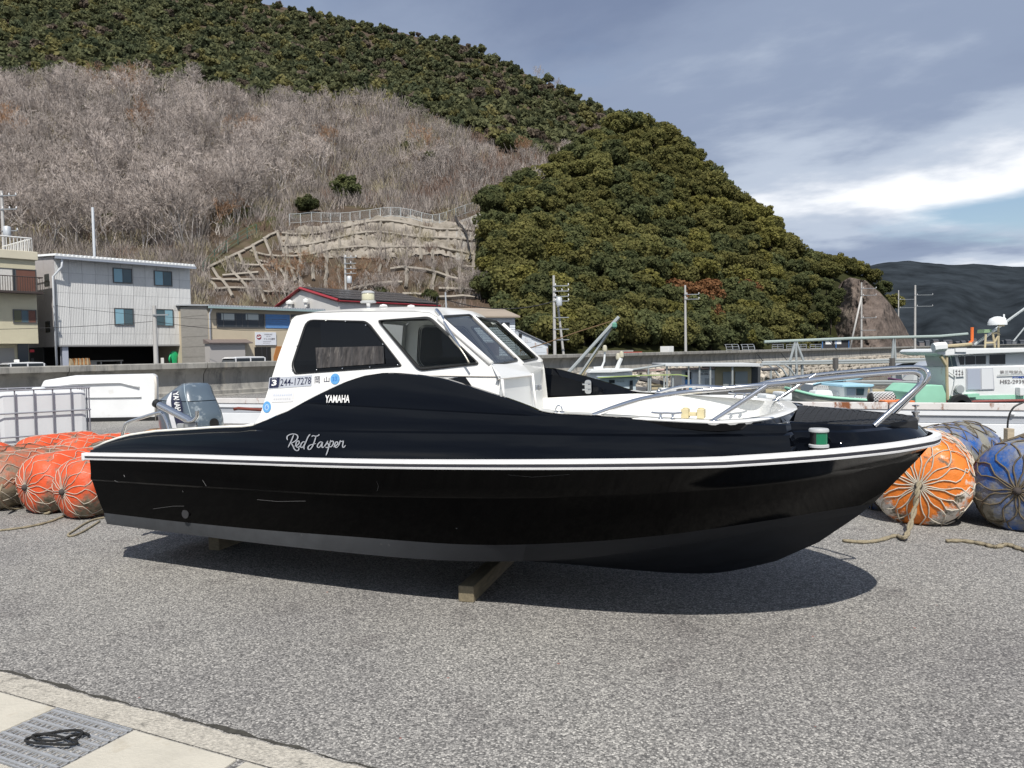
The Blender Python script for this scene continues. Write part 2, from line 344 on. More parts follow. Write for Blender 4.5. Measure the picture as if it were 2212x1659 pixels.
# ------------------------------------------------------------------ drain gutter in the foreground
def g2(x, y): return gnd(x, y)[:2]
GA = g2(0, 1452); GB = g2(690, 1635); GD = (GB-GA)/np.linalg.norm(GB-GA); GN = np.array([-GD[1], GD[0]])
if GN[1] > 0: GN = -GN
def gl(x, y): q = g2(x, y)-GA; return float(q@GD), float(q@GN)
rzg = math.atan2(GD[1], GD[0]); FLIP = -1.0        # local y runs away from the camera; the gutter lies at negative y
pv = empty('gutter_pavement', (GA[0], GA[1], 0), rzg); tag(pv, kind='structure')
EDGECONC = mat('exposed aggregate kerb', (0.44, 0.41, 0.35), .95, var=.35, vscale=60, bump=.012, bscale=70, stain=((.16, .15, .13), 9, .55, .70))
SLAB = mat('drain cover slab concrete', (0.47, 0.44, 0.37), .9, var=.10, vscale=5, bump=.003, bscale=60, stain=((.33, .28, .2), 2.2, .62, .8))
def kw(x): return .135+.012*math.sin(3.1*x)+.008*math.sin(11*x+1)
st = MB(); rows = []
xs = np.linspace(-3.5, 6, 190)
top = [(x, -.004+.005*math.sin(7*x)+.004*math.sin(23*x)+.004*math.sin(51*x), .004) for x in xs]; bot = [(x, -kw(0)-.002, .004) for x in xs]
st.grid([top, bot]); st.build('kerb_strip', EDGECONC, pv)
tarline = MB(); tarline.grid([[(x, .022+.006*math.sin(5*x)+.008*math.sin(17*x)+.006*math.sin(43*x), .003) for x in xs], [(p[0], p[1]+.012, .003) for p in top]])
tarline.build('tar_joint', mat('dark silted joint', (.045, .042, .034), .95, var=.4, vscale=30), pv)
(ga0, gb0) = gl(163, 1514); (ga1, gb1) = gl(323, 1559); (ga2, gb2) = gl(120, 1649)
sy0 = -kw(0)-.01; depth = abs(gb2)-abs(gb0); sy1 = sy0-max(depth, .40)
gx0, gx1 = ga0, ga1
def slab(x0, x1, skew=0.0):
    b = MB(); b.prism([(x0, sy0, .006), (x1, sy0, .006), (x1+skew, sy1, .006), (x0, sy1, .006)], (0, 0, -.12)); return b.build('slab', SLAB, pv, bevel=.006)
w_s = .60
slab(gx0-2*w_s-.012, gx0-w_s-.012); slab(gx0-w_s, gx0-.012); slab(gx1+.012, gx1+w_s, .03); slab(gx1+w_s+.045, gx1+2*w_s, .0); slab(gx1+2*w_s+.012, gx1+3*w_s)
kb = MB(); kb.grid([[(x, sy1-.006, .004) for x in xs], [(x, sy1-.14+.01*math.sin(9*x), .004) for x in xs]]); kb.build('kerb_strip', EDGECONC, pv)
pit = MB(); pit.bx(-3.4, 6, sy1+.02, sy0-.02, -.14, -.13); pit.build('gutter_bed', mat('blackened gutter bed', (.012, .011, .010), .95), pv)  # pit shade put into the colour: bed blackened for dark gaps
gr = tag(empty('drain_grate', (GA[0], GA[1], 0), rzg), 'galvanised steel drain grate set between concrete slabs in the foreground', 'drain grate')
GRM = mat('galvanised grating', (.40, .41, .42), .5, .35, var=.15, vscale=25)
bar = MB(); Lx = gx1-gx0; Ly = sy0-sy1
bar.bx(0, .006, -Ly, 0, -.035, .004); bme = bar.mesh('bearing_bar', GRM)
crs = MB(); crs.bx(0, Lx, -.006, .006, -.006, .006); cme = crs.mesh('cross_bar', GRM)
fr = MB(); fr.bx(gx0, gx1, sy0-.006, sy0, -.035, .008).bx(gx0, gx1, sy1, sy1+.006, -.035, .008); fr.build('end_bar', GRM, gr)
nb = 17
for k in range(nb): link('bearing_bar', bme, gr, (gx0+(Lx-.006)*k/(nb-1), sy0, 0))
for k in range(9): link('cross_bar', cme, gr, (gx0, sy0-Ly*(k+.5)/9, .002))
rope_m = mat('black rope', (.012, .012, .012), .9, bump=.004, bscale=200)
rp = MB(); c = gnd(115, 1607); cc = np.array([c[0], c[1], .018]); pts = []
for k in range(20):
    a = k*.62; pts.append(cc+np.array([.09*math.cos(a)*(1-.012*k)+.04*math.sin(1.3*a), .045*math.sin(a)+.03*math.sin(.7*a), .006*math.sin(1.7*a)+.002*k*.2]))
pts += [cc+np.array([.10, .05, .0]), cc+np.array([.13, .035, 0])]
rp.tube(smooth_path(pts, 4), .0055, 6); tag(rp.build('rope_knot', rope_m, smooth=True), 'black knotted rope scrap lying on the steel drain grate', 'rope')

# ------------------------------------------------------------------ hills
def hill_table(cols):
    xs = [c[0] for c in cols]; K = len(cols[0][1]); Yt = np.array([[p[0] for p in c[1]] for c in cols]); yt = np.array([[p[1] for p in c[1]] for c in cols], float)
    def bumpz(p, l=1.0): return p+np.array([0, 0, (.35*math.sin(p[0]*.23+p[1]*.11)+.3*math.sin(p[0]*.51-p[1]*.37))*min(1, l)])
    def lv(px, l):
        """pixel column, level 0..K-1 -> world point on the slope"""
        k = min(int(l), K-2); f = l-k
        Y = np.interp(px, xs, Yt[:, k])*(1-f)+np.interp(px, xs, Yt[:, k+1])*f; y = np.interp(px, xs, yt[:, k])*(1-f)+np.interp(px, xs, yt[:, k+1])*f
        return at(px, y, Y)
    def pt(px, py):
        yy = np.array([np.interp(px, xs, yt[:, k]) for k in range(K)]); YY = np.array([np.interp(px, xs, Yt[:, k]) for k in range(K)])
        Y = np.interp(-py, -yy, YY); l_ = np.interp(-py, -yy, np.arange(K)); return bumpz(at(px, py, Y), l_)
    return lv, pt, xs, K
MAIN = [(-500, [(66, 800), (85, 640), (120, 430), (170, 200), (240, 40), (330, -120), (450, -230)]),
 (0, [(66, 795), (85, 620), (120, 420), (170, 225), (240, 100), (330, -30), (450, -110)]),
 (300, [(66, 790), (85, 625), (120, 420), (170, 225), (240, 110), (330, -10), (450, -55)]),
 (560, [(70, 785), (88, 640), (106, 470), (150, 330), (220, 190), (330, 50), (430, 5)]),
 (640, [(72, 782), (90, 645), (105, 480), (150, 340), (220, 200), (330, 66), (420, 22)]),
 (800, [(72, 780), (92, 645), (108, 482), (150, 360), (220, 220), (330, 115), (420, 60)]),
 (1000, [(72, 778), (95, 630), (110, 475), (150, 360), (220, 240), (320, 150), (400, 98)]),
 (1150, [(75, 772), (100, 610), (120, 480), (160, 380), (220, 290), (300, 215), (370, 165)]),
 (1290, [(80, 767), (105, 610), (130, 490), (170, 410), (220, 345), (280, 285), (340, 236)]),
 (1400, [(85, 762), (110, 630), (140, 530), (180, 450), (220, 390), (260, 335), (310, 285)]),
 (1600, [(100, 757), (125, 690), (160, 620), (200, 560), (240, 500), (280, 470), (310, 450)])]
NEAR = [(990, [(104, 590), (106, 560), (110, 530), (114, 515), (118, 508)]),
 (1050, [(92, 650), (98, 575), (105, 500), (113, 470), (123, 455)]),
 (1130, [(80, 755), (92, 612), (106, 505), (122, 450), (138, 425)]),
 (1200, [(76, 768), (92, 632), (110, 510), (132, 430), (155, 385)]),
 (1330, [(78, 764), (97, 615), (122, 490), (152, 385), (188, 300)]),
 (1400, [(82, 762), (102, 615), (132, 480), (167, 372), (203, 292)]),
 (1490, [(86, 760), (107, 635), (137, 520), (172, 420), (203, 350)]),
 (1600, [(96, 757), (117, 665), (142, 580), (172, 512), (193, 462)]),
 (1680, [(106, 754), (122, 685), (142, 620), (162, 568), (182, 522)]),
 (1720, [(114, 752), (127, 695), (142, 640), (157, 602), (172, 578)]),
 (1800, [(127, 752), (137, 705), (152, 645), (162, 605), (172, 572)]),
 (1870, [(137, 750), (144, 715), (157, 662), (167, 622), (174, 600)]),
 (1920, [(152, 749), (157, 722), (164, 690), (170, 662), (177, 646)]),
 (1965, [(167, 749), (172, 744), (174, 740), (177, 736), (182, 734)])]
mlv, mpt, mxs, MK = hill_table(MAIN); nlv, npt_, nxs, NK = hill_table(NEAR)
HILLM = mat('hillside soil and dry grass', (0.080, 0.060, 0.044), 1.0, var=.35, vscale=.12, stain=[((.060, .066, .024), .05, .52, .64), ((.12, .09, .068), .3, .5, .7)], detail=8, spec=.05)
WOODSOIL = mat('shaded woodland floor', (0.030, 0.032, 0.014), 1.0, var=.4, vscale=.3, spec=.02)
def hill_mesh(name, lv, px0, px1, K, nx, nl, drop, m_=None):
    xs = np.linspace(px0, px1, nx); ls = np.linspace(0, K-1, nl); V = []
    for l in ls:
        for x in xs:
            p = lv(x, l); a = .35*math.sin(p[0]*.23+p[1]*.11)+.3*math.sin(p[0]*.51-p[1]*.37); V.append(p+np.array([0, 0, a*min(1, l)]))
    top = V[-nx:]
    for (dy, dz) in drop: V += [p+np.array([0, dy, dz]) for p in top]
    V = [q+np.array([0, 0, 0]) for q in V]; base = [np.array([q[0], q[1], -.8]) for q in V[:nx]]
    V = base+V; m = len(V)//nx; Q = [(i*nx+k, i*nx+k+1, (i+1)*nx+k+1, (i+1)*nx+k) for i in range(m-1) for k in range(nx-1)]
    o = link(name, npmesh(name, V, Q, m_ or HILLM, True)); tag(o, kind='structure'); return o
hill_mesh('mountain_slope', mlv, -500, 1600, MK, 90, 60, [(60, -6), (160, -60), (300, -200)])
hill_mesh('wooded_hill', nlv, 990, 1965, NK, 70, 40, [(20, -3), (50, -30), (80, -70)], WOODSOIL)

# far mountains across the bay
FARM = mat('distant forested mountain', (0.026, 0.032, 0.038), 1.0, var=.6, vscale=.012, detail=12, spec=0.0)  # base colour lightened to carry the haze
ridge = [(900, 700), (1500, 640), (1700, 600), (1850, 578), (1905, 568), (1960, 563), (2010, 568), (2060, 573), (2105, 569), (2150, 574), (2212, 577), (2300, 560), (2500, 540), (2800, 570), (3300, 600), (4200, 640)]
V = []; nx = 240; xs = np.linspace(900, 4200, nx); RW = 26
for j in range(RW):
    f = j/(RW-1)
    for i, x in enumerate(xs):
        y = np.interp(x, [r[0] for r in ridge], [r[1] for r in ridge]); Y = 1700+900*f; hz = Y0+ROLL*(CX-x)
        pz = at(x, hz-(hz-y)*1.0, 2600)[2]; spur = math.sin(x*.021+2*math.sin(x*.006))*.5+.5
        z = -3+(pz+3)*(f**(.75+.5*spur*(1-f)))+nrg.normal(0, .7)*(f > .1); q = at(x, hz, Y); V.append((q[0], q[1], z))
for (dy, dz) in ((500, -150), (1200, -400)): V += [(a, b+dy, c+dz) for a, b, c in V[(RW-1)*nx:RW*nx]]
m = len(V)//nx; Q = [(i*nx+k, i*nx+k+1, (i+1)*nx+k+1, (i+1)*nx+k) for i in range(m-1) for k in range(nx-1)]
tag(link('far_mountain', npmesh('far_mountain', V, Q, FARM, True)), kind='structure')
# houses on the far shore
hm = [mat('far house wall '+str(i), c, .8) for i, c in enumerate([(.16, .17, .19), (.10, .11, .13), (.20, .18, .18), (.08, .09, .11)])]; fr_m = mat('far house roof', (.06, .065, .075), .7)
for k in range(26):
    x = 1985+k*13+rng.uniform(-9, 9); Yh = rng.uniform(1500, 1660); b = at(x, 747, Yh); wd, dp, hh = rng.uniform(7, 15), 9, rng.uniform(3, 6)
    e = empty('far_house', (b[0], b[1], -2)); zb = max(b[2]+2+rng.uniform(0, 7), 3)
    MB().box((0, 0, zb/2), (wd*.98, dp*.98, zb)).box((0, 0, zb+hh/2), (wd, dp, hh)).build('wall', rng.choice(hm), e)
    MB().prism([(-wd/2-.6, -dp/2-.6, zb+hh), (-wd/2-.6, dp/2+.6, zb+hh), (-wd/2-.6, 0, zb+hh+3)], (wd+1.2, 0, 0)).build('roof', fr_m, e)
    tag(e, 'tiny house of the town on the far shore below the dark mountain', 'house', 'houses of the far shore town')
# bare rock cliff at the right end of the hill
CL = [(1775, 765, 760), (1790, 752, 690), (1800, 745, 650), (1815, 740, 612), (1835, 735, 600), (1870, 735, 606), (1900, 735, 630), (1925, 738, 660), (1948, 742, 695), (1965, 746, 725), (1982, 749, 747)]
ROCKM = mat('bare cliff rock', (0.135, 0.108, 0.092), .95, var=.5, vscale=.45, bump=1.2, bscale=.45, stain=[((.21, .175, .14), .12, .52, .68), ((.05, .042, .037), .22, .56, .70)], detail=10, stretch=(1, 1, .7), spec=.1)
V = []; nx = 110; ny = 70; xs = np.linspace(1775, 1982, nx)
for j in range(ny):
    f = j/(ny-1)
    for x in xs:
        tp = np.interp(x, [c[0] for c in CL], [c[2] for c in CL]); bt = 752.; y = bt-(bt-tp)*f; e = 1-abs((x-1880)/110)
        q0 = at(x, y, 120.); nz = mnoise.fractal(Vector((q0[0]*.16, 3.1, q0[2]*.13)), .8, 2.1, 6); nz2 = abs(mnoise.fractal(Vector((q0[0]*.30+9, 7.7, q0[2]*.16)), .7, 2.2, 5)); Yr = 118+14*f+10*(1-e)**2*3+2.4*nz-1.8*nz2; V.append(at(x, y+(1-f)*0+2.2*nz*(1 if f > .9 else 0), Yr))
V += [p+np.array([0, 10, -9]) for p in V[-nx:]]; V = [np.array([p[0], p[1]-1, -2]) for p in V[:nx]]+V
m = len(V)//nx; Q = [(i*nx+k, i*nx+k+1, (i+1)*nx+k+1, (i+1)*nx+k) for i in range(m-1) for k in range(nx-1)]
tag(link('cliff', npmesh('cliff', V, Q, ROCKM, True)), kind='structure')
# ------------------------------------------------------------------ trees
trn = np.random.default_rng(11)
def leafy(n_blob, per, size, rx, rz, seed, zc=None, cone=0.0, br=(.30, .48)):
    g = np.random.default_rng(seed); C = []; R = []
    for k in range(n_blob):
        d = g.normal(size=3); d /= np.linalg.norm(d); r = g.uniform(.35, .85) if k else 0
        h = d[2]*r; C.append((d[0]*r*rx*.8, d[1]*r*rx*.8, h*rz*.8)); R.append(g.uniform(*br)*rx)
    C = np.array(C); R = np.array(R); n = n_blob*per; b = np.repeat(np.arange(n_blob), per)
    d = g.normal(size=(n, 3)); d /= np.linalg.norm(d, axis=1)[:, None]; rr = R[b]*g.uniform(.72, 1.06, n)
    P = C[b]+d*rr[:, None]*np.array([1, 1, .85]); P[:, 2] += (rz if zc is None else zc)
    if cone: k = 1-cone*np.clip(P[:, 2]/(2*rz), 0, 1); P[:, 0] *= k; P[:, 1] *= k
    nr = d+g.normal(size=(n, 3))*.55+np.array([0, 0, .25]); nr /= np.linalg.norm(nr, axis=1)[:, None]
    a = np.cross(nr, g.normal(size=(n, 3))); a /= np.linalg.norm(a, axis=1)[:, None]; c = np.cross(nr, a); s = size*g.uniform(.6, 1.35, n)[:, None]
    V = np.stack([P-a*s-c*s*.6, P+a*s*.8-c*s*.7+nr*s*.25, P+a*s+c*s*.6, P-a*s*.7+c*s*.8-nr*s*.2], 1).reshape(-1, 3)
    return V, np.arange(n*4).reshape(-1, 4)
def trunk_mb(h, r, seed, limbs=4):
    g = random.Random(seed); b = MB(); pts = [(0, 0, -1.0), (g.uniform(-.1, .1), g.uniform(-.1, .1), h*.4), (g.uniform(-.3, .3), g.uniform(-.3, .3), h)]
    b.tube(smooth_path(pts, 3), [r*(1-.6*k/6) for k in range(7)], 6)
    for k in range(limbs):
        a = g.uniform(0, 6.28); z = h*g.uniform(.4, .8); l = h*g.uniform(.3, .6); b.tube([(0, 0, z), (math.cos(a)*l*.5, math.sin(a)*l*.5, z+l*.45), (math.cos(a)*l, math.sin(a)*l, z+l*.8)], [r*.5, r*.35, r*.12], 5)
    return b
BARK = mat('evergreen bark', (.07, .055, .04), .95, var=.3, vscale=4); BARE = mat('pale bare bark', (.42, .385, .35), .95, var=.25, vscale=1.2, rand=.15)
TWIG = mat('bare twigs', (.40, .35, .315), 1.0, var=.25, vscale=.5, rand=.32, spec=.05); TWIG2 = mat('russet dry twigs', (.30, .18, .105), .95, var=.25, vscale=.8, rand=.2)
LEAFS = [leafmat('olive evergreen leaves', (.120, .126, .048), (.210, .195, .072), .22, .42), leafmat('dark evergreen leaves', (.080, .098, .048), (.150, .158, .068), .22, .42), leafmat('yellow green leaves', (.145, .145, .045), (.23, .21, .068), .2, .4)]
RUST = leafmat('rusty brown leaves', (.16, .075, .035), (.22, .12, .06), .2)
EVG = []
for k in range(7):
    me = [npmesh('crown', *leafy(46, 95, .150, 2.75, 2.0, 100+k, zc=3.0, br=(.17, .30)), LEAFS[0])]
    for mm in (LEAFS[1], LEAFS[2], RUST): c = me[0].copy(); c.materials.clear(); c.materials.append(mm); me.append(c)
    EVG.append(me)
TRK = [trunk_mb(3.0, .16, s).mesh('trunk', BARK) for s in range(3)]
def put_tree(name, p, trunk, crown, s, label, cat, group, part='crown', sz=1.0):
    e = empty(name, p, rng.uniform(0, 6.28)); e.scale = (s, s, s*sz); link('trunk', trunk, e); cr = link(part, crown, e)
    if part == 'twigs': cr['kind'] = 'stuff'
    tag(e, label, cat, group); return e
# wooded hill: individually built trees
def near_pos(x, y): return npt_(x, y)
cand = []
yy = 300.
while yy < 775:
    xx = 1062.
    while xx < 1940: cand.append((xx+rng.uniform(-11, 11), yy+rng.uniform(-8, 8))); xx += 34
    yy += 25
ntab_top = lambda x: np.interp(x, [c[0] for c in NEAR], [c[1][-1][1] for c in NEAR]); ntab_bot = lambda x: np.interp(x, [c[0] for c in NEAR], [c[1][0][1] for c in NEAR])
trees = [c for c in cand if ntab_top(c[0])-4 < c[1] < ntab_bot(c[0])+6 and not (c[0] > 1735 and c[1] > 622)]
# the crest gets its own row
x = 1068
while x < 1945: trees.append((x, ntab_top(x)+rng.uniform(-2, 4))); x += 24
rng.shuffle(trees)
def near_kind(x, y):
    r = rng.random()
    if (abs(x-1500) < 60 and abs(y-680) < 45 and r < .7) or (abs(x-1530) < 90 and abs(y-610) < 60 and r < .12): return 3
    if x > 1400+(y-300)*.6: return 0 if r < .62 else (2 if r < .82 else 1)
    return 0 if r < .5 else (1 if r < .93 else 2)
trees = sorted(trees, key=lambda c: near_pos(*c)[1])
DARKER = []
LAB = {0: 'olive green evergreen tree on the wooded hill behind the harbour', 1: 'dark green evergreen tree on the wooded hill behind the harbour', 2: 'yellow green evergreen tree on the wooded hill behind the harbour', 3: 'rusty brown leaved tree on the wooded hill behind the harbour'}
GRP = {0: 'olive trees on the wooded hill', 1: 'dark trees on the wooded hill', 2: 'yellow green trees on the wooded hill', 3: 'rusty trees on the wooded hill'}
rest = []
for i, (x, y) in enumerate(trees):
    k = near_kind(x, y); p = near_pos(x, y); s = rng.uniform(.80, 1.12)*np.interp(p[1], [80, 130, 200], [.95, 1.15, 1.5])*(1.0 if x < 1740 else .75)
    if i < 560: put_tree('evergreen_tree', (p[0], p[1], p[2]-1.2), rng.choice(TRK), rng.choice(EVG)[k], s, LAB[k], 'tree', GRP[k])
for i in range(44):
    y = 588+i*3.9; x = 1712+rng.uniform(0, 1)*np.interp(y, [588, 628, 690, 760], [100, 94, 80, 66]); p = at(x, y, 114.5+rng.uniform(0, 3)-.02*(y-628)); put_tree('evergreen_tree', (p[0], p[1], p[2]-2.6), rng.choice(TRK), rng.choice(EVG)[1 if i % 3 else 0], rng.uniform(.45, .7), LAB[1 if i % 3 else 0], 'tree', GRP[1 if i % 3 else 0])
print('near trees', len(trees))

# forest on the upper mountain: one far-off mass
def forest(name, pts, mats, sizes, size, seed, vars_=6, nb=18, per=20):
    g = np.random.default_rng(seed); var = [leafy(nb, per, size, 2.5, 2.0, seed*10+k, zc=2.4, br=(.2, .36)) for k in range(vars_)]; bag = {m: ([], [], 0) for m in range(len(mats))}
    for (p, m) in pts:
        V, Q = var[g.integers(vars_)]; a = g.uniform(0, 6.28); s = g.uniform(*sizes); R = np.array([[math.cos(a), -math.sin(a), 0], [math.sin(a), math.cos(a), 0], [0, 0, 1]]); vs, qs, n = bag[m]
        vs.append(V@R.T*s+np.asarray(p)); qs.append(Q+n); bag[m] = (vs, qs, n+len(V))
    allV = []; allQ = []; idx = []; n = 0
    for m in range(len(mats)):
        vs, qs, k = bag[m]
        if not vs: continue
        v = np.concatenate(vs); q = np.concatenate(qs); allV.append(v); allQ.append(q+n); idx += [m]*len(q); n += len(v)
    me = npmesh(name, np.concatenate(allV), np.concatenate(allQ), mats); me.polygons.foreach_set('material_index', np.array(idx, np.int32)); me.update(); return link(name, me)
pts = []
TOPY = lambda x: np.interp(x, [c[0] for c in MAIN], [c[1][-1][1] for c in MAIN])
def bare_edge(x): return np.interp(x, [-100, 0, 120, 300, 400, 520, 600, 760, 820, 900, 1000, 1080, 1150, 1250, 1400], [165, 165, 160, 190, 190, 215, 225, 215, 195, 250, 275, 330, 330, 330, 330])
y = -130.
while y < 470:
    stepx = 15+(y+130)*.012; x = -120+rng.uniform(0, 10)
    while x < 1480:
        xx, y2 = x+rng.uniform(-5, 5), y+rng.uniform(-4, 4)
        if TOPY(xx)-2 < y2 < bare_edge(xx)+rng.uniform(-8, 22) and not (xx > 1330 and y2 > 330):
            p = mpt(xx, y2); r = rng.random(); pts.append(((p[0], p[1], p[2]-1), 0 if r < .52 else 1 if r < .80 else 2 if r < .93 else 3))
        x += stepx
    y += 9.5
fo = forest('mountain_forest', pts, [leafmat('far pine leaves', (.105, .120, .066), (.19, .192, .095), 0, .35, .12), leafmat('far dark leaves', (.072, .088, .052), (.135, .145, .076), 0, .35, .12), leafmat('far olive leaves', (.16, .155, .065), (.235, .215, .095), 0, .35, .12), leafmat('far grey brown leaves', (.15, .12, .09), (.20, .165, .13), 0, .35, .12)], (.75, 1.35), .46, 5)
tag(fo, 'dense evergreen forest covering the upper mountain', 'forest', kind='stuff')
print('forest', len(pts))

# bare deciduous trees on the lower slope
def bare_tree(seed, h=7.0, n0=5, spread=1.0):
    g = np.random.default_rng(seed); tb = MB(); tw = []; segs = [(np.zeros(3), np.array([g.normal(0, .06), g.normal(0, .06), 1.0]), h*.20, .10, 0)]
    segs = []
    for k in range(n0 if n0 > 1 else 1):
        a = g.uniform(0, 6.28); segs.append((np.array([math.cos(a)*.25, math.sin(a)*.25, -.6]), np.array([math.cos(a)*.32*spread, math.sin(a)*.32*spread, 1.0]), h*g.uniform(.24, .34), g.uniform(.09, .15), 0))
    while segs:
        p, d, l, r, dep = segs.pop(); d = d/np.linalg.norm(d); q = p+d*l*.5+g.normal(0, .05*l, 3); e = q+(d+np.array([0, 0, .10]))*l*.5
        if dep < 2: tb.tube([p, q, e], [r*.62, r*.52, r*.42], 5, caps=False)
        else: tw.append((p, e, r))
        if dep < 6:
            for k in range(2 if dep < 2 else 3):
                dd = d+g.normal(0, .46*spread, 3)+np.array([0, 0, .12]); segs.append((e if k else q*.4+e*.6, dd, l*g.uniform(.60, .84), r*.62, dep+1))
    V = []; n = len(tw)
    for p, e, r in tw:
        d = e-p; s = np.cross(d, g.normal(size=3)); s = s/np.linalg.norm(s)*max(r*1.1, .017); V += [p-s, p+s, e+s*.55, e-s*.55]
    return tb, np.array(V), np.arange(4*n).reshape(-1, 4)
BTR = []
for k in range(6):
    tb, V, Q = bare_tree(40+k, h=6.2+.5*(k % 3), n0=3+k % 3, spread=.85+.08*(k % 4)); me = npmesh('twigs', V, Q, TWIG); m2 = me.copy(); m2.materials.clear(); m2.materials.append(TWIG2); BTR.append((tb.mesh('trunk', BARE), me, m2))
print('bare twig quads', len(BTR[0][1].polygons))
bare = []
y = 200.
while y < 560:
    x = -60+rng.uniform(0, 40); st_ = 42
    while x < 1250:
        xx, y2 = x+rng.uniform(-18, 18), y+rng.uniform(-12, 12); x += st_
        lo = bare_edge(xx)+18; hi = np.interp(xx, [0, 400, 440, 560, 620, 700, 1030, 1250], [590, 590, 545, 470, 440, 425, 430, 440])
        if not (lo < y2 < hi): continue
        dens = 1.0 if xx < 640 else (.65 if xx < 820 else .42)
        if y2 > 470 and xx < 430: dens = .8
        if rng.random() < dens: bare.append((xx, y2))
    y += 24
print('bare trees', len(bare))
BL = {0: 'grey leafless tree on the slope above the buildings', 1: 'leafless reddish twigged tree on the slope above the buildings'}
for (x, y) in bare:
    p = mpt(x, y); tr = rng.choice(BTR); rust = 1 if (rng.random() < (.015 if x < 700 else .10)) else 0
    put_tree('bare_tree', (p[0], p[1], p[2]-.4), tr[0], tr[1+rust], rng.uniform(.85, 1.35)*(.85 if x > 700 else 1.1), BL[rust], 'tree', ('grey' if not rust else 'reddish')+' leafless trees on the slope', part='twigs')
for (x, y, s, lab) in [(1163, 142, .8, 'left of the two thin bare trees on the mountain skyline'), (1205, 165, .6, 'right of the two thin bare trees on the mountain skyline')]:
    p = mpt(x, TOPY(x)+2); put_tree('bare_tree', p, BTR[1][0], BTR[1][1], s, lab, 'tree', None, part='twigs', sz=1.4)
for i, (x, y) in enumerate([(600, 600), (690, 590), (740, 610), (800, 600), (850, 655), (905, 630), (960, 640), (990, 640), (1040, 650), (1085, 640), (640, 610), (770, 630), (880, 600), (940, 600), (1000, 600), (1050, 610), (560, 640), (610, 650), (1100, 650), (720, 650), (820, 655), (660, 575)]):
    p = mpt(x, y); ru = 1 if i in (0, 1, 2, 10, 11, 3, 19, 21) else 0
    put_tree('bare_tree', (p[0], p[1], p[2]-.3), BTR[i % 6][0], BTR[i % 6][1+ru], rng.uniform(.38, .62), 'leafless tree with dry russet twigs in front of the retaining frames' if ru else 'grey leafless tree in front of the retaining frames', 'tree', 'russet trees by the frames' if ru else 'grey trees by the frames', part='twigs')
for (x, y, s, lab) in [(665, 445, .75, 'round dark evergreen tree left of a pair above the slope fence'), (752, 430, 1.15, 'large dark evergreen tree right of a pair above the slope fence'), (240, 470, .6, 'small dark evergreen bush among leafless trees above the grey building'), (880, 320, .8, 'dark evergreen tree between leafless trees on the upper slope'), (935, 350, .9, 'rounded dark evergreen beside leafless trees near the bare scree'), (1090, 320, 1.1, 'grey green evergreen tree below the mountain ridge'), (350, 210, .8, 'dark evergreen tree at the upper edge of the leafless wood'), (180, 240, .7, 'dark evergreen tree among the uppermost grey leafless trees'), (820, 640, .55, 'small evergreen bush behind the red edged roof'), (930, 640, .5, 'small evergreen bush growing right of the transformer pole')]:
    p = mpt(x, y+14); put_tree('evergreen_tree', (p[0], p[1], p[2]-.8), TRK[0], EVG[int(x) % 7][1], s, lab, 'tree', None)
for k in range(26):
    x, y = rng.uniform(-20, 760), rng.uniform(225, 430); p = mpt(x, y); put_tree('evergreen_shrub', (p[0], p[1], p[2]-1.6), TRK[0], EVG[k % 7][1], rng.uniform(.4, .75), 'dark evergreen shrub half hidden among the grey leafless trees', 'shrub', 'evergreen shrubs among the leafless trees', sz=.8)
# brushwood covering the lower slope
def brush(seed, n=60, h=1.3):
    g = np.random.default_rng(seed); V = []
    for k in range(n):
        a = g.uniform(0, 6.28); r = g.uniform(0, .9); b = np.array([math.cos(a)*r, math.sin(a)*r, -.2]); e = b+np.array([g.normal(0, .45), g.normal(0, .45), h*g.uniform(.5, 1.2)]); s = g.normal(size=3); s[2] = 0; s = s/np.linalg.norm(s)*.026; V += [b-s, b+s, e+s*.4, e-s*.4]
    return np.array(V), np.arange(4*n).reshape(-1, 4)
BV = [brush(k) for k in range(6)]; bags = {0: [], 1: [], 2: []}
for k in range(6500):
    x = rng.uniform(-60, 1200); y = rng.uniform(190, 690)
    if y < bare_edge(x)+10 or (x > 1040 and y > 430): continue
    if 440 < x < 1060 and 455 < y < 690 and rng.random() < .86: continue
    p = mpt(x, y); r = rng.random(); m = 2 if (r < .03 or (x > 900 and 350 < y < 440 and r < .45)) else (1 if r < .28 else 0); bags[m].append(p)
Vs = []; Qs = []; idx = []; n = 0
for m in bags:
    for p in bags[m]:
        V, Q = BV[rng.randrange(6)]; s = rng.uniform(.7, 1.7)*p[1]/100; Vs.append(V*s+p); Qs.append(Q+n); n += len(V); idx += [m]*len(Q)
me = npmesh('brushwood', np.concatenate(Vs), np.concatenate(Qs), [TWIG, mat('dry straw stems', (.30, .26, .17), .95, var=.2, vscale=.5), mat('red brown bracken', (.21, .14, .105), .95, var=.25, vscale=.5)]); me.polygons.foreach_set('material_index', np.array(idx, np.int32)); me.update()
tag(link('brushwood', me), 'tangle of dry leafless brushwood on the lower slope', 'brushwood', kind='stuff')
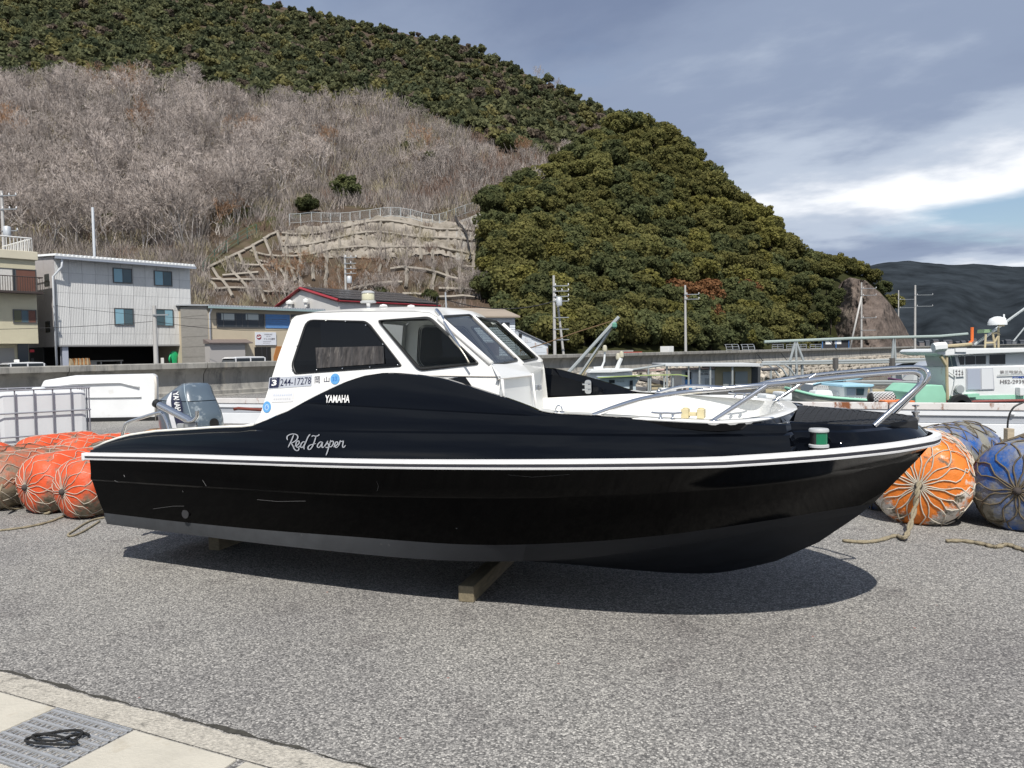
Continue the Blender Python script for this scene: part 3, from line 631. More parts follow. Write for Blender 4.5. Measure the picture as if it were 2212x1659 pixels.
# ------------------------------------------------------------------ the black motor boat
BA = math.radians(23.0); BU = np.array([math.cos(BA), -math.sin(BA)]); BN = np.array([-math.sin(BA), -math.cos(BA)]); BB = np.array([2.46, 4.42]); BL_ = 5.82
def bp(px, py, w):
    d = ray(px, py); t = (w+BB@BN)/(d[:2]@BN); P = CAM+t*d; return np.array([(P[:2]-BB)@BU+BL_, w, P[2]])
def bpf(px, py, wf):
    w = wf(3., 1.)
    for i in range(50): q = bp(px, py, w); w = .5*w+.5*wf(q[0], q[2])
    return bp(px, py, w)
RX = [0, .8, 1.6, 2.4, 3.2, 3.8, 4.4, 4.9, 5.3, 5.55, 5.72, 5.79, 5.82]; RWd = [.93, 1.03, 1.11, 1.17, 1.20, 1.20, 1.14, 1.0, .79, .56, .31, .17, .0]
hw = lambda x: interp(x, RX, RWd)
zr = lambda x: interp(x, [-.02, .968, 1.8, 2.8, 3.62, 4.18, 4.69, 4.99, 5.36, 5.64, 5.82], [.86, .902, .925, .953, .986, 1.007, 1.022, 1.037, 1.056, 1.066, 1.066])
boat = empty('motor_boat', (*(BB+BU*(0-BL_)), 0), -BA)
tag(boat, 'black motor boat with white cabin standing on timber blocks on the quay', 'motor boat')
def bl(x, w, z): return (x, -w, z)
PAINT = mat('black gloss gelcoat', (0.0020, 0.0026, 0.0042), 0.05, spec=0.30)
HULLP = mat('black hull gelcoat', (0.0014, 0.0014, 0.0016), 0.10, spec=0.055, bump=.0005, bscale=2, stain=((.05, .05, .05), 14, .80, .84))
ANTIF = mat('dark antifouling', (0.010, 0.012, 0.016), 0.55, var=.3, vscale=8, spec=.25, stain=((.10, .11, .12), 9, .74, .80), stretch=(.3, 1, 1))
BOOT = mat('grey boot stripe with bow shade', (0.040, 0.043, 0.047), 0.75, var=.25, vscale=8, stain=((.20, .20, .20), 12, .66, .78))
def bow_shade_fade(m, x0, x1, col):
    """painted shade: darkens the stripe toward the bow, where the hull turns under"""
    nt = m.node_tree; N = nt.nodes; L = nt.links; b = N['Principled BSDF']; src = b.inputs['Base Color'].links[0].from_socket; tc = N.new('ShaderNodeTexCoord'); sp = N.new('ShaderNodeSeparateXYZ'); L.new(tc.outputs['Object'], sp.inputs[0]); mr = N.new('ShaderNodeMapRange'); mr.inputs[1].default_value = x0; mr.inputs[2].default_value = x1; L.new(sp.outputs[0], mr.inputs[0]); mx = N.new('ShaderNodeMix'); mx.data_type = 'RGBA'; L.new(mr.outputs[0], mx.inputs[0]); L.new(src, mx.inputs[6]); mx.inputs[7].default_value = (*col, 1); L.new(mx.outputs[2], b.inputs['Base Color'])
bow_shade_fade(BOOT, 1.9, 3.3, (.011, .013, .017))  # shade under the bow flare is put into the stripe colour
WRAIL = mat('white rub rail', (.74, .74, .74), .35, var=.06, vscale=10); BRAIL = mat('black rub insert', (.03, .03, .04), .45)
CREAM = mat('cream white gelcoat', (.78, .77, .70), .35, var=.05, vscale=5)
# --- rail plan sampled with a denser spacing round the bow
tx = np.concatenate([np.linspace(0, 4.6, 24), np.linspace(4.75, 5.5, 9), np.array([5.58, 5.64, 5.69, 5.73, 5.765, 5.79, 5.81, 5.82])])
pw = np.array([hw(x) for x in tx])
def smoothed(a, it=3):
    a = a.copy()
    for _ in range(it): a[1:-1] = .25*a[:-2]+.5*a[1:-1]+.25*a[2:]
    return a
pw = smoothed(pw, 2); pw[-1] = 0.0; zrr = smoothed(np.array([zr(x) for x in tx]), 2)
dxs = np.gradient(tx); dws = np.gradient(pw); ln = np.hypot(dxs, dws); NXo, NWo = -dws/ln, dxs/ln   # outward plan normal
NXo[-1], NWo[-1] = 1.0, 0.0
def offs(i, o): return tx[i]-NXo[i]*o, max(pw[i]-NWo[i]*o, 0.0)
# --- lower hull: rows from keel to rail, each running from transom to stem
stem_z = [.115, .131, .170, .215, .26, .321, .40, .576, .70, .826, 1.009, 1.03]; stem_x = [4.2, 4.44, 4.66, 4.81, 4.925, 5.05, 5.175, 5.392, 5.52, 5.636, 5.765, 5.785]
stemx = lambda z: interp(z, stem_z, stem_x)
T = np.linspace(0, 1, 60)
def row(xs, ws, zs, xend, zend):
    """curve through control points in x, closing on the stem"""
    P = smooth_path([(a, b, c) for a, b, c in zip(xs, ws, zs)]+[(xend, 0.0, zend)], 12); P = np.array(P)
    s = np.concatenate([[0], np.cumsum(np.linalg.norm(np.diff(P, axis=0), axis=1))]); s /= s[-1]; return np.stack([np.interp(T, s, P[:, k]) for k in range(3)], 1)
keel = row([.06, 1, 2, 3, 4.0, 4.42, 4.65], [0, 0, 0, 0, 0, 0, 0], [.16, .135, .118, .112, .115, .131, .170], stemx(.26), .26)
keel2 = row([.06, 1, 2, 3, 3.9, 4.5], [.30, .32, .33, .32, .27, .14], [.215, .20, .195, .195, .205, .235], stemx(.40), .40)
chin_i = row([.05, 1, 2, 3, 3.8, 4.5, 5.0], [.76, .80, .82, .80, .68, .42, .18], [.315, .305, .30, .305, .345, .43, .50], stemx(.58), .58)
chine = row([.05, 1, 2, 3, 3.8, 4.5, 5.0], [.81, .85, .875, .855, .735, .48, .215], [.315, .308, .305, .312, .36, .455, .53], stemx(.605), .605)
paint = row([.04, .8, 1.6, 2.4, 3.2, 3.8, 4.3, 4.8], [.825, .86, .88, .895, .89, .825, .67, .43], [.405, .402, .405, .42, .435, .478, .522, .58], stemx(.66), .66)
crl = row([.0, .8, 1.6, 2.4, 3.2, 3.8, 4.4, 4.9, 5.3], [.885, .955, 1.005, 1.035, 1.03, .995, .88, .67, .42], [.665, .682, .70, .715, .745, .775, .81, .845, .88], stemx(.93), .93)
cru = row([.0, .8, 1.6, 2.4, 3.2, 3.8, 4.4, 4.9, 5.3], [.898, .968, 1.02, 1.05, 1.045, 1.01, .895, .685, .435], [.677, .695, .713, .728, .758, .788, .823, .857, .892], stemx(.942), .942)
raw = row(list(tx[:-3:3]), [p-.03 for p in pw[:-3:3]], [z-.035 for z in zrr[:-3:3]], 5.785, 1.03)
def mid(a, b, f, bul): q = a*(1-f)+b*f; q[:, 1] += bul; return q
lower = [paint, mid(paint, crl, .33, .004), mid(paint, crl, .66, .004), crl, cru, mid(cru, raw, .33, -.004), mid(cru, raw, .66, -.004), raw]
def side(rows, s): return [[bl(p[0], s*p[1], p[2]) for p in r] for r in rows]
b = MB(); b.grid(side(lower, 1)); b.grid(side(lower, -1), flip=True)
tr = lambda r: r[0]
b.add([bl(*p) for p in [tr(r) for r in lower]]+[bl(p[0], -p[1], p[2]) for p in [tr(r) for r in lower]], [(i, i+1, len(lower)+i+1, len(lower)+i) for i in range(len(lower)-1)])
hull = b.build('hull', HULLP, boat, smooth=22, weld=2e-4)
b = MB(); bt = [keel, mid(keel, keel2, .5, 0), keel2, mid(keel2, chin_i, .5, 0), chin_i, chine]
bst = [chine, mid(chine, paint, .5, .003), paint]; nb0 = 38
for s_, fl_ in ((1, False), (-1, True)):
    g1 = side([r[:nb0] for r in bst], s_); MB().grid(g1, flip=fl_).build('boot_stripe', BOOT, boat, smooth=22); g2_ = side([r[nb0-1:] for r in bst], s_); MB().grid(g2_, flip=fl_).build('bow_bottom', ANTIF, boat, smooth=22)  # bow end of the strip is kept dark, carrying the painted shade on
bt = bt
b.grid(side(bt, 1)); b.grid(side(bt, -1), flip=True)
b.add([bl(*tr(r)) for r in bt]+[bl(tr(r)[0], -tr(r)[1], tr(r)[2]) for r in bt], [(i, i+1, len(bt)+i+1, len(bt)+i) for i in range(len(bt)-1)])
b.build('hull_bottom', ANTIF, boat, smooth=22, weld=2e-4)
# drain fitting and scratches on the hull
q = bp(402, 1110, .895); MB().lathe([(.0, .0), (.032, .0), (.032, .008), (.018, .010), (.016, .002), (0, .002)], 18, (0, 0, 0), 'y').build('hull_drain', mat('grey plastic fitting', (.03, .03, .032), .4), hull).location = bl(q[0], .905, q[2])
# --- rub rail in three mouldings
def rail_loop(o0, z0, o1, z1, o2, z2, o3, z3):
    rows = []
    for (o, dz) in ((o0, z0), (o1, z1), (o2, z2), (o3, z3)):
        r = [bl(*offs(i, -o), zrr[i]+dz) for i in range(len(tx))]; l = [bl(offs(i, -o)[0], -offs(i, -o)[1], zrr[i]+dz) for i in range(len(tx)-2, -1, -1)]; rows.append(r+l)
    return rows
def rail(name, pr, m):
    b = MB(); b.grid(rail_loop(*pr)); b.build(name, m, boat, smooth=50)
rail('rub_rail_upper', (-.03, .024, .012, .022, .016, .004, .008, -.002), WRAIL)
rail('rub_rail_insert', (.008, -.002, .011, -.004, .011, -.014, .008, -.016), BRAIL)
rail('rub_rail_lower', (.008, -.016, .012, -.018, .010, -.028, -.035, -.032), WRAIL)
for s in (1, -1): MB().box(bl(-.012, s*.925, zrr[0]-.004), (.03, .05, .058)).build('rail_end_cap', WRAIL, boat, bevel=.008)
# --- upper shell with two stepped creases and the wave over the cabin side
TOPX = [-.02, .051, .161, .379, .697, 1.091, 1.365, 1.67, 1.749, 1.849, 1.968, 2.124, 2.242, 2.401, 2.555, 2.707, 2.806, 2.949, 3.128, 3.359, 3.599, 3.78, 3.86, 4.051, 4.358, 4.586, 4.668, 4.86, 5.127, 5.439, 5.666, 5.82]
TOPZ = [.90, .924, .964, 1.017, 1.06, 1.09, 1.112, 1.128, 1.154, 1.189, 1.235, 1.308, 1.357, 1.418, 1.461, 1.479, 1.479, 1.467, 1.448, 1.387, 1.321, 1.262, 1.252, 1.246, 1.227, 1.217, 1.213, 1.202, 1.195, 1.175, 1.163, 1.150]
ztop = lambda x: interp(x, TOPX, TOPZ)
zAl = lambda x: interp(x, [0, 1.744, 3.6, 4.68, 5.8], [1.11, 1.12, 1.155, 1.157, 1.157])
zBl = lambda x: interp(x, [0, 2.137, 3.593, 5.8], [1.36, 1.298, 1.253, 1.19])
ux = np.concatenate([np.linspace(0, 1.6, 12), np.linspace(1.7, 3.9, 34), np.linspace(4.0, 5.08, 14), np.array([5.12, 5.132, 5.14, 5.17, 5.20, 5.235, 5.27, 5.30, 5.33, 5.37, 5.42, 5.48, 5.54, 5.60, 5.65, 5.69, 5.725, 5.755, 5.78, 5.80, 5.82])])
upw = np.interp(ux, tx, pw); uzr = np.interp(ux, tx, zrr); uNX = np.interp(ux, tx, NXo); uNW = np.interp(ux, tx, NWo); nn = np.hypot(uNX, uNW); uNX /= nn; uNW /= nn
def pocket(x): return interp(x, [5.11, 5.15, 5.26, 5.35, 5.42], [0, .15, .13, .03, 0])
def lean(x): return interp(x, [0, 4.6, 5.2, 5.6, 5.82], [.20, .20, .35, .75, 1.0])
def shell_o(x, z):
    """inward offset of the shell from the rail line"""
    h = z-interp(x, tx, zrr); o = .03+lean(x)*max(h, 0)
    if z > zAl(x): o += .012
    if z > zBl(x) and 1.9 < x < 3.75: o += .012
    return o+(pocket(x) if h > .03 else 0)
def shell_rows():
    st_ = []
    for i, x in enumerate(ux):
        z0 = uzr[i]+.022; zt = max(ztop(x), z0+.012); zA = min(zAl(x), z0+.90*(zt-z0)); zB = min(max(zBl(x), zA+.02), zA+.94*(zt-zA)) if zt-zA > .02 else zA+.6*(zt-zA)
        if zB < zA+.004: zB = zA+.5*(zt-zA)
        g = min(.011, .2*(zt-z0)); L = [z0]+[z0+(zA-g-z0)*f for f in (.25, .5, .75, 1)]+[zA]+[zA+(zB-g*.6-zA)*f for f in (.33, .66, 1)]+[zB]+[zB+(zt-zB)*f for f in (.33, .66, 1)]; st_.append((x, L, z0, zA, zB, zt))
    rows = []
    for k in range(13):
        r = []
        for i, (x, L, z0, zA, zB, zt) in enumerate(st_):
            h = L[k]-uzr[i]; o = .03+lean(x)*max(h, 0)
            if k >= 5: o += .020
            if k >= 9: o += .020 if 1.9 < x < 3.75 else .0
            v = {1: .25, 2: .5, 3: .75, 6: .33, 7: .66, 10: .33, 11: .66}.get(k, 0); seg = (zA-z0) if k < 5 else (zB-zA) if k < 9 else (zt-zB)
            o -= .020*seg*math.sin(math.pi*v)
            if k >= 1: o += pocket(x)
            r.append((ux[i]-uNX[i]*o, max(upw[i]-uNW[i]*o, 0.0), L[k]))
        rows.append(r)
    top = rows[-1]; roll = [(p[0]-uNX[i]*.012, max(p[1]-uNW[i]*.012, 0), p[2]+.006) for i, p in enumerate(top)]; inn = [(p[0]-uNX[i]*.045, max(p[1]-uNW[i]*.045, 0), p[2]+.006) for i, p in enumerate(top)]; dn = [(p[0]-uNX[i]*.055, max(p[1]-uNW[i]*.055, 0), p[2]-.05) for i, p in enumerate(top)]
    return rows+[roll, inn, dn]
SR = shell_rows()
b = MB(); b.grid([[bl(*p) for p in r] for r in SR]); b.grid([[bl(p[0], -p[1], p[2]) for p in r] for r in SR], flip=True)
shell = b.build('upper_shell', PAINT, boat, smooth=24, weld=2e-4)
# cream edge along the aft gunwale
gun = [np.array(SR[13][i])+np.array([0, .004, .001]) for i in range(len(ux)) if ux[i] < 1.72]
MB().tube([bl(*p) for p in gun], .011, 6).build('gunwale_edge', CREAM, boat, smooth=True); MB().tube([bl(p[0], -p[1], p[2]) for p in gun], .011, 6).build('gunwale_edge', CREAM, boat, smooth=True)
# --- decks and cockpits
b = MB()  # aft well: floor, side lining and the transom bulkhead
fl = [(x, interp(x, ux, [q[1] for q in SR[15]])-.20, .62) for x in np.linspace(.12, 1.75, 8)]
b.grid([[bl(*p) for p in fl], [bl(p[0], -p[1], p[2]) for p in fl]])
for s in (1, -1): b.grid([[bl(x, s*interp(x, ux, [q[1] for q in SR[14]]), ztop(x)-.01) for x in np.linspace(.0, 1.75, 10)], [bl(x, s*(interp(x, ux, [q[1] for q in SR[15]])-.20), .62) for x in np.linspace(.12, 1.75, 10)]])
b.grid([[bl(.06, w, .90) for w in np.linspace(-.88, .88, 9)], [bl(.12, w, .62) for w in np.linspace(-.68, .68, 9)]])
b.grid([[bl(.06, w, .90) for w in np.linspace(-.88, .88, 9)], [bl(-.005, w, .885) for w in np.linspace(-.9, .9, 9)], [bl(.01, w, .80) for w in np.linspace(-.86, .86, 9)]])
b.build('aft_cockpit', CREAM, boat)
CO = [(2.98, 1.01), (3.30, 1.03), (3.75, 1.045), (4.1, 1.045), (4.43, 1.04), (4.67, 1.02), (4.80, .965), (4.89, .86), (4.98, .62), (5.03, .30), (5.055, 0)]
co = np.array(smooth_path([(a, c, 0) for a, c in CO], 6))[:, :2]; co = np.concatenate([co, [[p[0], -p[1]] for p in co[-2::-1]]]); m_ = len(co)
tn = np.gradient(co, axis=0); tn /= np.linalg.norm(tn, axis=1)[:, None]; cn = np.stack([-tn[:, 1], tn[:, 0]], 1); cn *= np.sign((cn*(np.array([3.9, 0])-co)).sum(1))[:, None]
cz = np.array([interp(abs(p[0]), [2.9, 3.3, 3.8, 4.36, 4.7, 5.06], [1.205, 1.225, 1.25, 1.238, 1.226, 1.224]) for p in co])
def crow(o, dz): return [bl(co[i, 0]+cn[i, 0]*o, co[i, 1]+cn[i, 1]*o, cz[i]+dz) for i in range(m_)]
b = MB(); b.grid([crow(.006, -.02), crow(0, -.006), crow(.008, 0), crow(.085, .002), crow(.105, -.008), crow(.12, -.05), crow(.15, -.22), crow(.40, -.44)]); coam = b.build('coaming', WHITE_GEL, boat, smooth=45)
b = MB(); fl = [p for p in crow(.40, -.455)]; b.add([(p[0], p[1], .79) for p in fl], [tuple(range(m_))]); b.build('cockpit_floor', WHITE_GEL, boat)
b = MB(); pts_u = [(p[0], p[1]) for p in zip([q[0] for q in SR[14]], [q[1] for q in SR[14]])]
ii = [i for i in range(len(ux)) if ux[i] >= 3.7]; ring_o = [bl(SR[14][i][0], SR[14][i][1], SR[14][i][2]) for i in ii]; ring_o = ring_o+[(p[0], -p[1], p[2]) for p in ring_o[-2::-1]]
so = np.linspace(0, 1, len(ring_o)); idx = np.linspace(0, m_-1, len(ring_o)); lo_i = 0
cin = crow(.0, -.012); cst = [i for i in range(m_) if co[i, 0] >= 3.7]; cc_ = [cin[i] for i in cst]; k_ = np.linspace(0, len(cc_)-1, len(ring_o)); ccA = np.array(cc_); ring_i = [ccA[np.argmin(np.linalg.norm(ccA[:, :2]-np.array(p)[:2], axis=1))] for p in ring_o]
ring_m = [np.array(a)*.45+np.array(c)*.55+np.array([0, 0, -.028*min(1, np.linalg.norm(np.array(a)-np.array(c))/.12)]) for a, c in zip(ring_o, ring_i)]
ring_l = [np.array(c)*.86+np.array(a)*.14+np.array([0, 0, -.045*min(1, np.linalg.norm(np.array(a)-np.array(c))/.10)]) for a, c in zip(ring_o, ring_i)]
b.grid([ring_o, ring_m, ring_l, ring_i]); b.build('foredeck', PAINT, boat, smooth=30)
# white capping on the side decks next to the coaming
for s in (1, -1):
    r1 = [bl(SR[13][i][0], s*(SR[13][i][1]+.004), SR[13][i][2]+.0045) for i in range(len(ux)) if 3.76 <= ux[i] <= 4.9]; r2 = [bl(SR[13][i][0], s*(SR[13][i][1]-.12), SR[13][i][2]+.0045) for i in range(len(ux)) if 3.76 <= ux[i] <= 4.9]
    MB().grid([r1, r2], flip=s < 0).build('side_deck', WHITE_GEL, boat)
# non-slip pad on the foredeck: two raised grooved panels meeting on the centre line
PADM = mat('black non slip panel', (.013, .0135, .014), .7, var=.15, vscale=15)
padx = np.linspace(5.10, 5.69, 18)
def pw_(x): return max(min(interp(x, ux, [q[1] for q in SR[14]])-.10, interp(x, [5.10, 5.2, 5.35, 5.7], [.52, .52, .50, .2])), .03)
def padz(x, w): return interp(x, [5.05, 5.3, 5.7], [1.226, 1.205, 1.172])-.05*(abs(w)/.6)**2+.006
pad = MB()
for s in (1, -1):
    for j in range(17):   # herringbone ribs
        for k in range(10):
            x0 = padx[j]; wa, wb = pw_(x0)*k/10, pw_(x0)*(k+.86)/10; dx = .022; sk = -.035
            f = lambda x, w: bl(x, s*w, padz(x, w))
            c4 = [f(x0+sk*(k/10), wa), f(x0+dx+sk*(k/10), wa), f(x0+dx+sk*((k+1)/10), wb), f(x0+sk*((k+1)/10), wb)]
            pad.add(c4+[(p[0], p[1], p[2]+.004) for p in c4], [(4, 5, 6, 7), (0, 1, 5, 4), (1, 2, 6, 5), (2, 3, 7, 6), (3, 0, 4, 7)])
po = pad.build('nonslip_ribs', PADM, boat); po['kind'] = 'stuff'
b = MB(); xs_ = np.linspace(5.06, 5.70, 20); b.grid([[bl(x, pw_(x)*f*1.03, padz(x, pw_(x)*f)) for x in xs_] for f in np.linspace(-1, 1, 17)])
b.grid([[bl(x, s_*pw_(x)*1.03, padz(x, pw_(x))) for x in xs_] for s_ in (1,)]+[[bl(x, pw_(x)*1.06, padz(x, pw_(x))-.05) for x in xs_]]); b.grid([[bl(x, -pw_(x)*1.03, padz(x, pw_(x))) for x in xs_], [bl(x, -pw_(x)*1.06, padz(x, pw_(x))-.05) for x in xs_]])
b.build('nonslip_base', PADM, boat, smooth=40)
# bow bitt
bt_ = MB(); bt_.lathe([(.020, .0), (.020, .03), (.015, .035), (.015, .045), (.022, .048), (.022, .058), (.006, .06), (.006, .085), (.018, .088), (.020, .094), (0, .098)], 14, bl(5.70, 0, 1.155)); bt_.build('bow_bitt', STEEL, boat, smooth=40)
# --- cabin
def shell_panel(outline, holes, thick, name, m, parent):
    bm = bmesh.new(); lo = []
    for loop in [outline]+holes:
        vs = [bm.verts.new(p) for p in loop]
        for i in range(len(vs)): lo.append(bm.edges.new((vs[i], vs[(i+1) % len(vs)])))
    r = bmesh.ops.triangle_fill(bm, edges=lo, use_beauty=True, use_dissolve=False); me = bpy.data.meshes.new(name); bmesh.ops.recalc_face_normals(bm, faces=bm.faces)
    bm.to_mesh(me); bm.free(); me.materials.append(m); return link(name, me, parent)
def rounded(poly, r, n=4):
    P = [np.array(p, float) for p in poly]; out = []
    for i in range(len(P)):
        a, c, d = P[i-1], P[i], P[(i+1) % len(P)]; u = (a-c)/np.linalg.norm(a-c); v = (d-c)/np.linalg.norm(d-c); rr = min(r if not hasattr(r, '__len__') else r[i], .45*np.linalg.norm(a-c), .45*np.linalg.norm(d-c)); p0, p1 = c+u*rr, c+v*rr
        for k in range(n+1): t = k/n; out.append((1-t)**2*p0+2*t*(1-t)*c+t*t*p1)
    return out
cs = lambda x, z: .93-.26*(z-1.2)
cabin = empty('cabin', (0, 0, 0)); cabin.parent = boat
CABW = mat('cabin white gelcoat', (.80, .795, .765), .30, coat=.35, var=.035, vscale=2.5, stain=((.62, .60, .54), 3.0, .66, .85))
def cside(px, py, o=0.0): q = bpf(px, py, cs); return np.array(bl(q[0], q[1]+o, q[2]))
def csx(x, z, s=1, o=0.0): return np.array(bl(x, s*(cs(x, z)+o), z))
SC = 1.15
side_out = [csx(1.66, SC), csx(1.690, 1.20), csx(1.775, 1.60), csx(1.842, 1.845), csx(1.875, 1.872), csx(2.0, 1.888), csx(2.5, 1.880), csx(2.86, 1.868), csx(2.93, 1.855), csx(2.985, 1.82), csx(3.37, 1.53), csx(3.44, 1.456), csx(3.45, SC)]
aw = rounded([cside(662, 690), cside(790, 693), cside(801, 701), cside(871, 792), cside(636, 809), cside(629, 790)], [.06, .08, .06, .03, .02, .04]); fw_ = rounded([cside(815, 692), cside(930, 683.5), cside(1038, 787), cside(905, 802)], [.03, .04, .03, .04])
def portx(x, z): return x-np.interp(x, [2.3, 2.985, 3.37, 3.46], [0, .24, .31, .385])
mir = lambda L: [np.array([portx(p[0], p[2]), -p[1], p[2]]) for p in L]
shrink = lambda L, k: [np.mean(L, 0)*(1-k)+np.array(p)*k for p in L]
inset = .028
def inward(L, d):
    c = np.mean(L, 0); return [p+(c-p)/np.linalg.norm(c-p)*d for p in [np.array(q) for q in L]]
for s, f in ((1, lambda L: L), (-1, mir)):
    shell_panel(f(side_out), [f(inward(aw, .025)), f(inward(fw_, .022))], .02, 'cabin_side', CABW, cabin)
def frame(name, L, d, nrm, thick, m, parent, rnd=True):
    """raised gasket following a window outline"""
    nv = np.array(nrm)/np.linalg.norm(nrm); I = inward(L, d); b = MB(); n = len(L); O = [np.array(p) for p in L]
    rows = [[p-nv*.012 for p in O], [p+nv*thick*.7 for p in O], [p*.75+q*.25+nv*thick for p, q in zip(O, I)], [p*.25+q*.75+nv*thick for p, q in zip(O, I)], [p+nv*thick*.5 for p in I], [p-nv*.012 for p in I]]
    b.grid([r+[r[0]] for r in rows]); return b.build(name, m, parent, smooth=45)
FRM = mat('dark bronze window gasket', (.022, .022, .021), .38, var=.1, vscale=30)
TINT = glass('dark tinted window', (.012, .014, .018), .8); CLEAR = glass('smoked cabin glass', (.52, .56, .56), .32)
def pane(name, L, nrm, off, m, parent):
    nv = np.array(nrm)/np.linalg.norm(nrm); b = MB(); b.add([np.array(p)+nv*off for p in L], [tuple(range(len(L)))]); return b.build(name, m, parent)
nst = np.array([0, -1, .26]); npt2 = np.array([0, 1, .26])
rivet = MB().lathe([(.0055, 0), (.0050, .003), (.0028, .0048), (0, .0053)], 8, axis='y').mesh('rivet', STEEL, smooth=True)
rivm = rivet
for s, f, nv in ((1, lambda L: L, nst), (-1, mir, npt2)):
    A = f(aw); Fq = f(fw_)
    fa = frame('aft_window', A, .016, nv, .006, DARKTRIM, cabin); pane('glass', inward(A, .010), nv, .003, TINT, fa)
    ff = frame('side_window', Fq, .022, nv, .012, FRM, cabin); pane('glass', inward(Fq, .018), nv, .004, CLEAR, ff)
for (a, c) in [(757, 280), (1053, 233), (1340, 243), (1633, 298), (1882, 575), (2098, 873), (1693, 906), (1296, 925), (923, 944), (567, 938), (637, 600)]:
    q = cside(548.6+a/6.72, 658.3+c/6.72, .008); e = link('rivet', rivm, cabin, q, (0, 0, math.pi))
# clear vinyl strip with a curtain behind the aft window
vin = [cside(548.6+a/6.72, 658.3+c/6.72, .010) for a, c in [(905, 622), (1890, 600), (1908, 850), (920, 920)]]
cb = MB(); rows = []
for v in np.linspace(0, 1, 5):
    r = []
    for u_ in np.linspace(0, 1, 60): p = (vin[0]*(1-u_)+vin[1]*u_)*(1-v)+(vin[3]*(1-u_)+vin[2]*u_)*v; r.append(p+np.array([0, .003*math.sin(u_*41)+.002*math.sin(u_*97+2*v), 0]))
    rows.append(r)
cb.grid(rows); cb.build('vinyl_strip', mat('wrinkled vinyl strip', (.05, .045, .042), .16, var=.95, vscale=12, stretch=(2.6, 1, .55), spec=.4, stain=((.15, .135, .12), 10, .56, .68)), cabin, smooth=True)
# front screens (two panes on a slanted front) and the roof
B_ = lambda x, w, z: np.array(bl(x, w, z))
f_tl, f_tm, f_tr = B_(2.985, cs(0, 1.82), 1.82), B_(2.90, .10, 1.853), B_(2.745, -cs(0, 1.82), 1.825); f_bl, f_bm, f_br = B_(3.37, cs(0, 1.53), 1.53), B_(3.285, .125, 1.512), B_(3.06, -cs(0, 1.53)+.02, 1.515)
b2 = [bp(952, 685, .70), bp(1011, 683, .14), bp(1116, 785, .16), bp(1057, 790, .80)]; b3 = [bp(1021, 687, .06), bp(1066, 699, -.62), bp(1157, 782, -.78), bp(1122, 786, .08)]
def onplane(P, a, c, d):
    nv = np.cross(c-a, d-a); nv /= np.linalg.norm(nv); return np.array(P)-nv*np.dot(np.array(P)-a, nv), nv
def front(tl, tr_, br, bl_, holes):
    H = []; nv0 = None
    for h in holes:
        hh = []
        for p in h: q, nv0 = onplane(bl(*p), tl, tr_, br); hh.append(q)
        H.append(rounded(hh, [.03, .035, .025, .03]))
    if nv0[0] < 0: nv0 = -nv0
    pl = [onplane(p, tl, tr_, br)[0] for p in (tl, tr_, br, bl_)]; shell_panel(pl, [inward(x, .020) for x in H], .02, 'cabin_front', CABW, cabin)
    for x in H:
        fo_ = frame('windscreen', x, .022, nv0, .012, FRM, cabin); pane('glass', inward(x, .018), nv0, .004, CLEAR, fo_)
front(f_tl, f_tm, f_bm, f_bl, [b2]); front(f_tm, f_tr, f_br, f_bm, [b3])
b = MB()   # white corner fillets between front and sides
for a, c, d, e in ((f_tl, f_bl, csx(3.37, 1.53), csx(2.985, 1.82)),): b.tube([a+np.array([0, .006, 0]), c+np.array([0, .006, 0])], .020, 8)
b.build('corner_post', CABW, cabin, smooth=True); MB().tube([f_tm, f_bm], .016, 8).build('corner_post', CABW, cabin, smooth=True); MB().tube([f_tr, f_br], .02, 8).build('corner_post', CABW, cabin, smooth=True)
rows = []
for x, zed, bulge in [(1.835, 1.838, .012), (1.845, 1.858, .024), (1.88, 1.874, .034), (2.0, 1.888, .040), (2.3, 1.886, .048), (2.6, 1.878, .052), (2.8, 1.870, .050), (2.92, 1.856, .042), (2.985, 1.822, .034)]:
    r = []; hwid = cs(0, zed)+.004
    for k in range(25):
        u_ = -1+2*k/24; aw_ = abs(u_); xx = x-(max(0, -u_)*.24+max(0, u_)*0.0+.085*(1 if u_ < .9 else 0)*min(1, (.9-u_)/.3 if u_ < .9 else 0))*(max(0, x-2.3)/.685)
        r.append(bl(xx, u_*hwid, zed+bulge*(1-aw_**3.2)))
    rows.append(r)
b = MB(); b.grid(rows); roof = b.build('roof', CABW, cabin, smooth=60)
MB().grid([[bl(1.675, w, SC) for w in np.linspace(.93, -.93, 9)], [bl(1.84, w, 1.845) for w in np.linspace(.765, -.765, 9)]]).build('aft_bulkhead_frame', mat('cabin lining', (.55, .55, .53), .6), cabin) if False else None
# aft opening surround (cabin is open behind)
for s in (1, -1): MB().grid([[csx(1.66, SC, s), csx(1.690, 1.20, s), csx(1.775, 1.60, s), csx(1.842, 1.845, s)], [p+np.array([0, s*.06, 0]) for p in [csx(1.66, SC, s), csx(1.690, 1.20, s), csx(1.775, 1.60, s), csx(1.842, 1.845, s)]]]).build('door_jamb', CABW, cabin)
# dash shelf inside
MB().grid([[bl(2.75, .8, 1.40), bl(2.75, -.8, 1.40)], [bl(3.3, .8, 1.50), bl(3.02, -.8, 1.50)]]).build('dash_shelf', mat('grey dash', (.16, .165, .165), .7), cabin)
MB().box(bl(2.62, .40, 1.33), (.10, .42, .36)).build('helm_seat_back', mat('dark seat vinyl', (.03, .032, .035), .5), cabin, bevel=.03)
